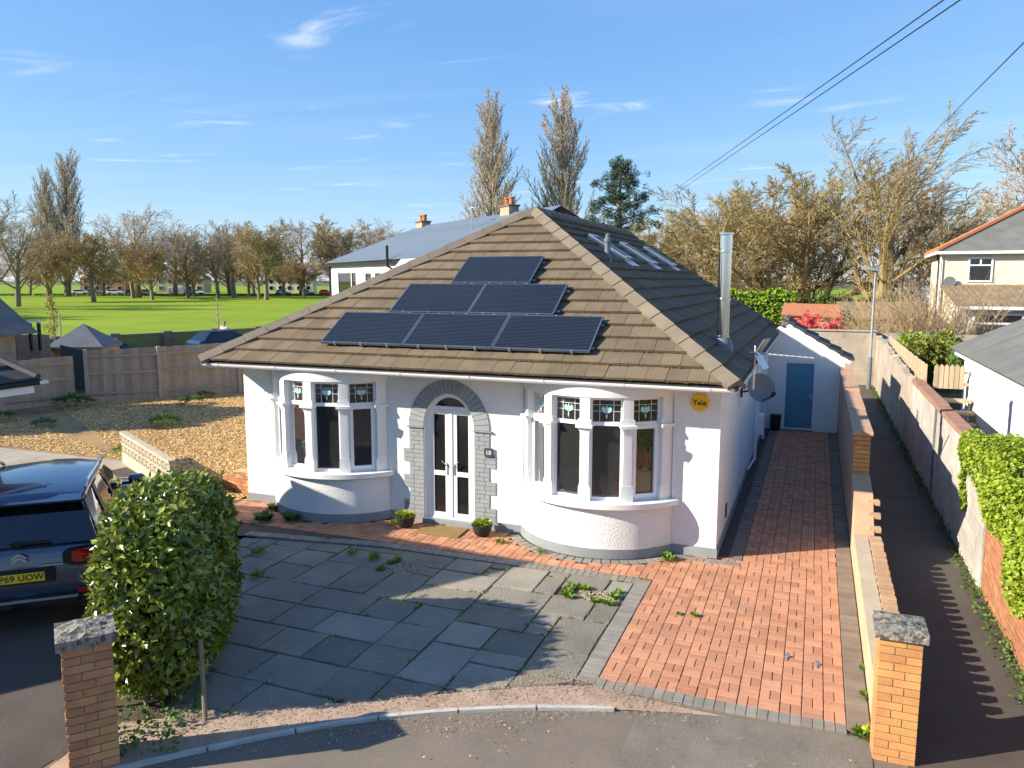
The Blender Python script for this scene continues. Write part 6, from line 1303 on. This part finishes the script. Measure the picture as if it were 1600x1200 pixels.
def on_road(px, off=0.0):
    """point on the far road that lies on the bearing of picture column px"""
    az = -yaw+math.atan((px-800)/1226.0); s, c_ = math.sin(az), math.cos(az); A = Vector((-290, 115)); D = Vector((310, 147)).normalized(); N_ = Vector((-D.y, D.x)); A = A+N_*off
    k = (A.x*c_-A.y*s)/(D.y*s-D.x*c_); return A+D*k
for px, m_, kd, lb, off in ((118, M_white, 'hatch', 'white car on the far road behind the twin poplars', 0), (172, M_white, 'hatch', 'white car on the far road right of the poplars', 2), (200, M_bluecar, 'hatch', 'blue car on the far road under the trees', 0), (223, M_greycar, 'hatch', 'silver-grey car beside the blue one on the far road', 0), (268, M_white, 'van', 'white van on the far park road', 0), (298, M_white, 'hatch', 'white car right of the van on the far road', 2), (433, M_white, 'hatch', 'white car seen behind the olive-budded tree', 1), (470, M_greycar, 'hatch', 'dark grey car left of the red one on the far road', -2), (500, M_red, 'hatch', 'red car on the far road beside the white house', -3), (140, M_greycar, 'hatch', 'grey car between two white ones on the far road', 1)):
    p = on_road(px, off); far_car(lb, p.x, p.y, ra-math.pi/2+(.1 if kd == 'van' else 0), m_, kd)
far_car('dark blue car on the street beyond the garden fence', -31.5, 33.3, R(-20), M_tealcar, grp='cars on the side street'); far_car('white car showing its roof over the garden fence', -32.2, 26.0, R(-20), M_white, grp='cars on the side street')

# ---------------------------------------------------------------- street wall, saplings, gazebo, sheds
wl = thing('street_wall', 'stone street wall with piers and green mesh panels before the lawn', 'wall', (-35, 34, -0.1), None); A = Vector((-37.6, 26.5, 0)); D = Vector((.34, .94, 0)).normalized(); nn = Vector((D.y, -D.x, 0))
M_stone = mat('street_stone', (.115, .105, .09), (.16, .145, .12), 3, bump=.5, bscale=20); M_panelg = mat('hedge_panel', (.10, .145, .055), (.16, .18, .09), 6, bump=.8, bscale=10)
for k in range(8):
    s = k*2.9; b = MB(); b.obox(A+D*s, D, nn, (0,0,1), -.25, .25, -.2, .2, -.1, 1.32); obj('pier', b, M_stone, wl)
    b = MB(); b.obox(A+D*s, D, nn, (0,0,1), .252, 2.648, -.06, .06, .1, 1.12); obj('panel', b, M_panelg, wl); b = MB(); b.obox(A+D*s, D, nn, (0,0,1), .252, 2.648, -.1, .1, 1.121, 1.24); obj('rail', b, M_stone, wl)
def sapling(label, x, y, h, bud, seed):
    r = random.Random(seed); t = thing('sapling', label, 'tree', (x, y, -.1)); b = MB(); b.tube([(x, y, -.1), (x+.05, y, h*.6), (x, y, h)], [.05, .035, .012], 6); obj('trunk', b, M_twigg, t); b = MB(); L_ = MB()
    for k in range(26):
        z = h*r.uniform(.35, .95); a = r.uniform(0, 6.28); d = Vector((math.cos(a), math.sin(a), .8)); q = Vector((x, y, z))+d*r.uniform(.25, .7)*(1.2-z/h); b.tube([(x, y, z), q], [.014, .006], 3, cap=False)
        for _ in range(14): c = Vector((x, y, z)).lerp(q, r.random()*1.1)+rvec(r)*.12; e = rvec(r); f = e.cross(rvec(r)).normalized(); L_.add([c-e*.06, c+f*.04, c+e*.06, c-f*.04], [(0,1,2,3)])
    obj('branches', b, M_twigg, t)
    if bud: obj('leaves', L_, bud, t, kind='stuff')
sapling('young yellow-leaved sapling behind the pale fence', -36.3, 28.9, 3.5, M_bud, 1); sapling('thin bare sapling behind the person on the street', -36.2, 40.6, 3.3, None, 2); sapling('thin bare sapling at the far left of the lawn', -46, 30.5, 3.4, None, 3)
b = MB(); b.tube([(-34.2, 27.6, -.1), (-34.2, 27.6, 2.62)], .045, 6); tag(obj('timber_post', b, M_wood2), 'thin pale post standing next to the yellow sapling', 'post')
gz = thing('gazebo', 'dark hip-roofed garden gazebo behind the board fence', 'gazebo', (-28.7, 24.2, -.05)); cx, cy = -28.75, 24.3
b = MB(); q = 1.12; ca, sa = math.cos(.5), math.sin(.5); pr = lambda x, y, z: (cx+x*ca-y*sa, cy+x*sa+y*ca, z)
b.add([pr(-q,-q,1.50), pr(q,-q,1.50), pr(q,q,1.50), pr(-q,q,1.50), pr(0,0,2.40), pr(-q,-q,1.40), pr(q,-q,1.40), pr(q,q,1.40), pr(-q,q,1.40)], [(0,1,4),(1,2,4),(2,3,4),(3,0,4),(0,5,6,1),(1,6,7,2),(2,7,8,3),(3,8,5,0),(8,7,6,5)]); obj('roof', b, mat('felt_grey', (.12, .135, .15), None, 2, rough=.6), gz)
for x, y in ((-.95,-.95),(.95,-.95),(.95,.95),(-.95,.95)): b = MB(); p = pr(x, y, 0); b.box(p[0]-.06, p[0]+.06, p[1]-.06, p[1]+.06, -.05, 1.40); obj('post', b, M_brick_or, gz)
for (x0, y0, x1, y1) in ((-.95,-.95,.95,-.95),(.95,-.95,.95,.95)): b = MB(); b.extrude([pr(x0,y0,1.0), pr(x1,y1,1.0), pr(x1,y1,1.39), pr(x0,y0,1.39)], (.03, .03, 0)); obj('wall', b, M_brick_or, gz)
pickets('pale upright fence behind the lower grey boards', (-29.6, 20.7), (-27.3, 21.6), .2, 2.15, .085, mat('pinkish_wood', (.52, .42, .34), (.45, .36, .29), 4, vary=.12), False, 7)
b = MB(); b.obox((-27.1, 21.8, 0), (.55,.83,0), (.83,-.55,0), (0,0,1), 0, 1.2, -.03, .03, -.05, 1.75); b.v[5] = (b.v[5][0], b.v[5][1], 1.35); b.v[6] = (b.v[6][0], b.v[6][1], 1.35); tag(obj('dark_panel', b, mat('dark_green_panel', (.05, .065, .07), None, 3)), 'dark sloping fence panel between pale fence and gazebo', 'fence panel')
hs = thing('garden_shed', 'grey roofed outhouse at the left edge behind the fence', 'shed', (-28.5, 18.6, 0)); b = MB(); b.box(-35.0, -27.1, 11.5, 20.0, -.05, 2.3); obj('wall', b, M_conc, hs); b = MB(); b.add([(-26.35,20.4,2.30),(-26.35,11.2,2.30),(-30.6,11.2,5.1),(-30.6,20.4,5.1),(-35.4,11.2,2.30),(-35.4,20.4,2.30)], [(0,3,2,1),(3,5,4,2),(0,5,3),(1,2,4)]); obj('roof', b, M_greyroof, hs)
for y in (20.25,):
    for k in range(2): b = MB(); b.tube([(-27.0+k*.0, y+.3+k*.35, 1.6), (-27.0, y+.3+k*.35, 2.62)], .07, 6); obj('chimney_pot', b, M_black, hs); b = MB(); b.lathe([(.06,2.62),(.09,2.68),(0,2.76)], (-27.0, y+.3+k*.35, 0), 8); obj('cowl', b, M_white, hs)

# people
def person(label, x, y, rz, shirt, trousers, hair, seed=0, arm=0.0):
    t = thing('person', label, 'person', (x, y, -.08), None, rz)
    J = {'pelvis': (0,0,.95), 'waist': (0,0,1.12), 'chest': (0,.01,1.35), 'neck': (0,.01,1.50), 'head0': (0,.02,1.58), 'head': (0,.03,1.68), 'crown': (0,.02,1.75)}
    for s, k in ((-1, 'l'), (1, 'r')):
        J.update({k+'sh': (s*.19,0,1.43), k+'el': (s*.27,-.03+arm*.1,1.15), k+'wr': (s*.27,.10+arm*.1,.93), k+'ha': (s*.26,.13,.85), k+'hip': (s*.10,0,.90), k+'kn': (s*.11,.03*s,.50), k+'an': (s*.12,-.05*s,.09), k+'toe': (s*.13,.13-.05*s,.04)})
    Ed = [('pelvis','waist'),('waist','chest'),('chest','neck'),('neck','head0'),('head0','head'),('head','crown')]
    for k in 'lr': Ed += [('chest',k+'sh'),(k+'sh',k+'el'),(k+'el',k+'wr'),(k+'wr',k+'ha'),('pelvis',k+'hip'),(k+'hip',k+'kn'),(k+'kn',k+'an'),(k+'an',k+'toe')]
    rad = dict(pelvis=.15, waist=.13, chest=.15, neck=.055, head0=.07, head=.095, crown=.07)
    for k in 'lr': rad.update({k+'sh': .075, k+'el': .045, k+'wr': .032, k+'ha': .04, k+'hip': .09, k+'kn': .06, k+'an': .042, k+'toe': .035})
    def skin(name, keys, m, add=0.0, lv=1):
        ks = [k for k in J if k in keys]; me = bpy.data.meshes.new(name); me.from_pydata([J[k] for k in ks], [(ks.index(a), ks.index(b_)) for a, b_ in Ed if a in ks and b_ in ks], []); me.materials.append(m)
        o = link(name, me, t, local=True); md = o.modifiers.new('skin', 'SKIN'); md.use_smooth_shade = True
        for i, k in enumerate(ks): sv_ = me.skin_vertices[0].data[i]; sv_.radius = (rad[k]+add,)*2; sv_.use_root = (k == ('pelvis' if 'pelvis' in ks else ks[0]))
        su = o.modifiers.new('sub', 'SUBSURF'); su.levels = lv; su.render_levels = lv; return o
    skin('body', set(J), M_skin, 0, 2)
    skin('shirt', {'pelvis','waist','chest','lsh','rsh','lel','rel'}, shirt, .018); skin('trousers', {'pelvis','lhip','rhip','lkn','rkn','lan','ran'}, trousers, .02)
    b = MB(); b.lathe([(.0,1.79),(.07,1.77),(.105,1.72),(.108,1.68),(.095,1.66)], (0, .0, 0), 12); obj('hair', b, hair, t, local=True, smooth=True)
    for s in (-1, 1): b = MB(); b.lathe([(0,-.012),(.012,0),(0,.012)], (s*.035, .125, 1.69), 6); obj('eye', b, M_black, t, local=True)
person('person in a white shirt walking behind the dark blue car', -33.9, 38.6, R(200), M_white, M_navy, M_trunk)
p = on_road(366, -9); person('person in a bright yellow-green vest far off by the park road', p.x, p.y, R(160), mat('hi_vis', (.55, .75, .02), None, 3), M_black, M_trunk)

# park furniture: dark plant strip, lamp columns, houses far behind
r = random.Random(4); b = MB()
for _ in range(5200):
    px = r.uniform(-40, 640); q = on_road(px, -8.5-abs(r.gauss(0, 2.2))); d = Vector((r.gauss(0, .3), r.gauss(0, .3), 1)).normalized(); n_ = rvec(r); n_ = (n_-d*n_.dot(d)).normalized(); leaf(b, Vector((q.x, q.y, -.1)), d, n_, r.uniform(.35, .65), .22)
o = obj('daffodil_leaves', b, M_weedd); o['kind'] = 'stuff'; o['label'] = 'dark strip of spring bulb leaves beside the park road'
for px, off, h, lb in ((256, -6, 10.0, 'taller pale lamp column on the park road'), (272, -7, 6.5, 'shorter pale lamp column by the white van')):
    q = on_road(px, off); t = thing('lamp_column', lb, 'street lamp', (q.x, q.y, -.1)); b = MB(); b.tube([(q.x, q.y, -.1), (q.x, q.y, h)], [.11, .06], 6); obj('column', b, M_silver, t); b = MB(); b.box(q.x-.1, q.x+.7, q.y-.12, q.y+.12, h, h+.12); obj('head', b, M_silver, t)
def far_house(label, px, off, w, dep, h, rise, mw, mr, name='far_house'):
    q = on_road(px, off); D = Vector((310, 147, 0)).normalized(); Nn = Vector((-D.y, D.x, 0)); O = Vector((q.x, q.y, -.1)); t = thing(name, label, 'house', tuple(O), 'houses beyond the park')
    b = MB(); b.obox(O, D, Nn, (0,0,1), -w/2, w/2, 0, dep, 0, h); obj('wall', b, mw, t)
    b = MB(); E_ = lambda x, y, z: O+D*x+Nn*y+Vector((0, 0, z)); b.add([E_(-w/2-.3,-.4,h), E_(w/2+.3,-.4,h), E_(w/2+.3,dep+.4,h), E_(-w/2-.3,dep+.4,h), E_(-w/2+2,dep/2,h+rise), E_(w/2-2,dep/2,h+rise)], [(0,1,5,4),(2,3,4,5),(1,2,5),(3,0,4),(3,2,1,0)]); rf = obj('roof', b, mr, t)
    b = MB(); b.obox(E_(-w/4, dep/2, h+rise-.6), D, Nn, (0,0,1), -.4, .4, -.3, .3, 0, 1.6); obj('chimney', b, M_brick_rd, rf)
    k = int(w/3)
    for i in range(k):
        for z in (.8, 2.9):
            x = -w/2+w*(i+.5)/k; f = MB(); fr_p = E_(x, -.02, z); f.obox(fr_p, D, Nn, (0,0,1), -.75, .75, -.06, .0, 0, 1.4); wn = obj('window', f, M_upvc, t); g = MB(); g.obox(fr_p, D, Nn, (0,0,1), -.65, .65, -.08, -.061, .1, 1.3); obj('pane', g, M_carglass, wn)
for px, off, w, m1, lb in ((165, 22, 14, M_brick_rd, 'red brick house far behind the rust-brown tree'), (285, 22, 15, mat('buff_brick', (.50, .37, .24), None, 3), 'buff brick house far behind the white van'), (455, 26, 15, M_creamwall, 'cream house far behind the olive-budded tree')): far_house(lb, px, off+14, w, 8, 4.6, 2.2, m1, M_terra if w == 14 else M_greyroof)

# ---------------------------------------------------------------- white house with the slate roof
wh = thing('white_house', 'white house with a blue slate roof behind the bungalow', 'house', (-27, 42, 0)); O = Vector((-28.21, 41.14, 0)); e = Vector((.774, -.633, 0)); nb_ = Vector((.633, .774, 0)); Z = Vector((0, 0, 1))
b = MB(); b.obox(O, e, nb_, Z, 0.2, 20, 0.3, 8, -.1, 5.15); obj('wall', b, M_smooth, wh)
rz_ = 2.05; bk_ = 4.0
E_ = lambda s, n_, z: O+e*s+nb_*n_+Z*z
b = MB(); sl_ = []
b.add([E_(-.2,0,5.2), E_(20.3,0,5.2), E_(20.3,bk_,5.2+rz_), E_(5.6,bk_,5.2+rz_), E_(2.6,2.4,6.05), E_(-.2,8.3,5.2), E_(20.3,8.3,5.2)], [(0,1,2,3,4),(6,5,3,2),(0,4,5),(4,3,5)]); rf = obj('roof', b, M_slate, wh)
# slate courses
vv = (E_(0,bk_,rz_)-E_(0,0,0)); vl = vv.length; vd_ = vv.normalized(); nr_ = e.cross(vd_).normalized(); b = MB()
for k in range(16):
    f0 = k/16; s0 = max(-.2+0.0, -.2+5.8*f0*1.0+ .35*(1-f0)); b.obox(E_(0,0,5.21)+vd_*(f0*vl), e, vd_, nr_, s0, 20.3, 0, vl/16*1.02, .012, .03)
obj('slate_courses', b, M_slate, rf, kind='stuff')
b = MB(); b.obox(O+Z*5.02, e, nb_, Z, -.15, 20, .05, .12, 0, .16); obj('fascia', b, M_black, wh); b = MB(); b.obox(O+Z*5.02, e, nb_, Z, .12, .20, .18, .26, -5, .1); obj('corner_pipe', b, M_black, wh)
for s, z0, z1, wd, kind in ((3.4, 3.35, 4.72, 3.5, 0), (7.1, 3.35, 4.68, 1.15, 1), (8.6, 3.35, 4.68, 1.05, 1), (10.4, 3.35, 4.68, 1.7, 1)):
    o = E_(s, .295, 0); f = MB(); obox_frame(f, o, e, nb_, -wd/2, wd/2, z0, z1, .10, -.05, .02); f.obox(o, e, nb_, Z, (wd*.22 if kind == 0 else -wd/2+.1), (wd*.22+.1 if kind == 0 else wd/2-.1), -.05, .02, z0+.1 if kind == 0 else z1-.6, z1-.1 if kind == 0 else z1-.5); wn = obj('window', f, M_upvc, wh)
    g = MB(); g.obox(o, e, nb_, Z, -wd/2+.1, wd/2-.1, -.01, .0, z0+.1, z1-.1); obj('pane', g, M_carglass, wn)
b = MB(); b.tube([E_(11.0, -.12, 5.9), E_(11.0, -.12, 4.9), E_(11.5, .2, 4.6), E_(11.5, .2, 3.0)], .07, 8); obj('soil_pipe', b, M_black, wh)
def chimney(s, n_, z, pots):
    b = MB(); b.obox(E_(s, n_, 0), e, nb_, Z, -.42, .42, -.26, .26, z-.8, z+.25); ch = obj('chimney', b, mat('chimney_stone', (.42, .33, .22), (.34, .27, .18), 4, bump=.5, bscale=15), rf)
    b = MB(); b.obox(E_(s, n_, 0), e, nb_, Z, -.47, .47, -.31, .31, z+.251, z+.33); obj('chimney_cap', b, M_stone, rf)
    for k in range(pots): b = MB(); p = E_(s+(-.2+.4*k), n_, 0); b.lathe([(.13,z+.33),(.12,z+.58),(.15,z+.62),(.15,z+.68),(.10,z+.69)], (p.x, p.y, 0), 12); obj('chimney_pot', b, M_terra, rf)
chimney(5.9, bk_, 7.2, 2); chimney(15.9, bk_, 7.3, 2)
b = MB(); b.tube([E_(15, 2.5, 6.3), E_(15, 2.5, 8.1)], .03, 5); b.tube([E_(14.6, 2.5, 7.6), E_(15.5, 2.5, 7.45)], .02, 4); obj('aerial', b, M_silver, wh)
b = MB(); b.add([E_(12.7,-.02,5.16), E_(20.3,-.02,5.16), E_(20.3,-.75,4.3), E_(12.7,-.75,4.3)], [(0,1,2,3)]); b2 = obj('extension_roof', b, mat('grazing_lit_slate', (.34, .39, .44), (.30, .35, .40), 3, rough=.5), wh); so = b2.modifiers.new('th', 'SOLIDIFY'); so.thickness = .08  # lit copy of the slate: grazing sheen put into a paler colour
b = MB(); b.obox(O, e, nb_, Z, 12.9, 20, -.6, .28, -.1, 4.2); obj('extension_wall', b, M_smooth, wh)

# ---------------------------------------------------------------- cream house on the right
ch_ = thing('cream_house', 'cream rendered house with an orange-ridged grey roof at the right edge', 'house', (10, 49, 0)); O = Vector((6.18, 48.06, 0)); e = Vector((.998, -.05, 0)).normalized(); nb_ = Vector((.05, .998, 0)).normalized()
E_ = lambda s, n_, z: O+e*s+nb_*n_+Z*z
b = MB(); b.obox(O, e, nb_, Z, 0, 13, 0, 8, -.1, 5.72); obj('wall', b, M_creamwall, ch_)
b = MB(); q = [E_(-.35,-.35,5.78), E_(13.3,-.35,5.78), E_(13.3,8.3,5.78), E_(-.35,8.3,5.78), E_(5.0,4.0,8.75), E_(9.0,4.0,8.75)]; b.add(q, [(0,1,5,4),(1,2,5),(2,3,4,5),(3,0,4),(3,2,1,0)]); rf = obj('roof', b, M_greyroof, ch_)
for a_, c_ in ((0, 4), (4, 5), (3, 4)): b = MB(); b.tube([q[a_]+Z*.03, q[c_]+Z*.03], .15, 7); obj('ridge_tiles', b, M_terra, rf)
b = MB(); b.obox(O+Z*5.62, e, nb_, Z, -.36, 13.3, -.42, -.30, 0, .15); b.obox(O+Z*5.62, e, nb_, Z, -.42, -.30, -.30, 8.3, 0, .15); obj('gutter', b, M_upvc, ch_)
b = MB(); b.tube([E_(-.1,-.08,5.6), E_(-.1,-.08,.0)], .06, 6); obj('downpipe', b, M_upvc, ch_); b = MB(); b.tube([E_(-.08,2.5,6.3), E_(-.08,2.5,5.4), E_(-.08,1.6,5.2), E_(-.08,1.6,1.0)], .05, 6); obj('soil_pipe', b, M_black, ch_)
for s, z0, z1, wd in ((1.75, 4.15, 5.45, 1.15), (4.6, 4.15, 5.45, 1.6)):
    o = E_(s, -.004, 0); f = MB(); obox_frame(f, o, e, nb_, -wd/2, wd/2, z0, z1, .09, -.06, .0); f.obox(o, e, nb_, Z, -wd/2+.09, wd/2-.09, -.06, .0, z1-.45, z1-.38); f.obox(o, e, nb_, Z, -.04, .04, -.065, -.005, z0+.09 if wd > 1.3 else z1-.38, z1-.09); wn = obj('window', f, M_upvc, ch_); g = MB(); g.obox(o, e, nb_, Z, -wd/2+.09, wd/2-.09, -.02, -.006, z0+.09, z1-.09); obj('pane', g, M_carglass, wn)
# lean-to
b = MB(); b.obox(O, e, nb_, Z, .6, 13, -2.6, -.005, -.1, 2.95); obj('lean_to_wall', b, M_creamwall, ch_)
lr = MB(); lr.add([E_(-.1,-.01,3.95), E_(13.2,-.01,3.95), E_(13.2,-3.0,2.95), E_(.5,-3.0,2.95)], [(0,3,2,1)]); lt = obj('lean_to_roof', lr, M_tile, ch_)
vd_ = (E_(0,-.01,3.95)-E_(0,-3.0,2.95)).normalized(); vl = (E_(0,-.01,3.95)-E_(0,-3.0,2.95)).length; nr_ = e.cross(vd_).normalized()
M_pantile = mat('pantile', (.26, .195, .12), (.21, .155, .095), 3, vary=.15)
for k in range(8):
    for j in range(22):
        q = MB(); q.obox(E_(.5-.6*k/8+j*.32, -3.0, 2.96)+vd_*(k*vl/8), e, vd_, nr_, 0, .30, 0, vl/8*1.05, .01, .05+.02*(j % 2)); obj('tile', q, M_pantile, lt)
b = MB(); b.obox(O+Z*2.80, e, nb_, Z, .5, 13.2, -3.06, -2.96, 0, .16); obj('gutter', b, M_upvc, ch_)
for s, wd in ((2.4, 2.2), (5.8, 1.8)):
    o = E_(s, -2.604, 0); f = MB(); obox_frame(f, o, e, nb_, -wd/2, wd/2, .9, 2.6, .09, -.06, 0); f.obox(o, e, nb_, Z, -wd/2+.09, wd/2-.09, -.06, 0, 2.05, 2.15); wn = obj('window', f, M_upvc, ch_); g = MB(); g.obox(o, e, nb_, Z, -wd/2+.09, wd/2-.09, -.02, -.006, .99, 2.51); obj('pane', g, M_carglass, wn)
b = MB(); b.lathe([(0,0),(.2,.03),(.3,.09)], (0, 0, 0), 14); p = E_(.35, -.18, 4.15); b.v = [(p.x+x, p.y-z, p.z+y) for x, y, z in b.v]; tag(obj('satellite_dish', b, M_lead), 'small dark satellite dish on the cream house', 'satellite dish')
# terracotta-roofed shed and pantiled outhouse over the end wall
sh = thing('terracotta_shed', 'low shed with a flat terracotta roof beyond the end wall', 'shed', (-.4, 43.6, 0)); b = MB(); b.box(-1.5, .9, 42.5, 45.5, -.1, 2.5); obj('wall', b, M_creamwall, sh); b = MB(); b.add([(-1.7,42.2,2.55),(1.1,42.2,2.45),(1.1,45.8,2.95),(-1.7,45.8,3.0)], [(0,1,2,3)]); o = obj('roof', b, M_terra, sh); so = o.modifiers.new('th', 'SOLIDIFY'); so.thickness = .08
sh = thing('pantiled_outhouse', 'outhouse with a grey-brown tiled roof beside the terracotta shed', 'shed', (2.3, 46, 0)); b = MB(); b.box(1.2, 5.0, 45.0, 48.0, -.1, 2.3); obj('wall', b, M_conc, sh); b = MB(); b.add([(1.0,44.7,2.32),(5.2,44.7,2.32),(5.2,48.2,3.05),(1.0,48.2,3.05)], [(0,1,2,3)]); o = obj('roof', b, M_pantile, sh); so = o.modifiers.new('th', 'SOLIDIFY'); so.thickness = .08
sh = thing('white_cottage', 'white gable showing between the gold trees and the cream house', 'house', (5.6, 70, 0)); b = MB(); b.extrude([(5.2,70,-.1),(9.5,70,-.1),(9.5,70,3.6),(7.0,70,5.4),(5.2,70,3.9)], (0, 5, 0)); obj('wall', b, M_smooth, sh); b = MB(); b.add([(4.9,69.8,3.7),(7.0,69.8,5.55),(7.0,75.2,5.55),(4.9,75.2,3.7),(9.9,69.8,3.4),(9.9,75.2,3.4)], [(0,1,2,3),(1,4,5,2)]); obj('roof', b, M_greyroof, sh)
for k, (x, y) in enumerate(((6.6, 69.9), (8.2, 69.9))): b = MB(); b.box(x-.4, x+.4, y, y+.08, 1.2, 2.4); obj('window', b, M_carglass, sh)

# overhead cables from a pole behind the camera to the poles beyond
def cable(label, A, B, sag, rad=.012):
    A, B = Vector(A), Vector(B); b = MB(); b.tube([A.lerp(B, t/24)+Vector((0, 0, -sag*4*(t/24)*(1-t/24))) for t in range(25)], rad, 4); tag(obj('overhead_cable', b, M_black), label, 'cable', 'cables overhead')
cable('left of the close pair of cables crossing the upper right sky', (4.33, 4.0, 8.05), (-11.44, 61.35, 10.4), .0, .013); cable('right of the close pair of cables crossing the upper right sky', (4.48, 4.0, 8.0), (-11.0, 61.35, 10.4), .0, .013); cable('lone cable at the far upper right running into the gold tree', (2.12, 5.0, 6.78), (5.45, 51.95, 12.3), .0, .014)
pl2 = thing('utility_pole', 'slim pole behind the gold trees at the right', 'pole', (5.5, 62, 0)); b = MB(); b.tube([(5.5, 62, -.1), (5.5, 62, 7.0)], [.13, .10], 8); obj('shaft', b, M_wood2, pl2)
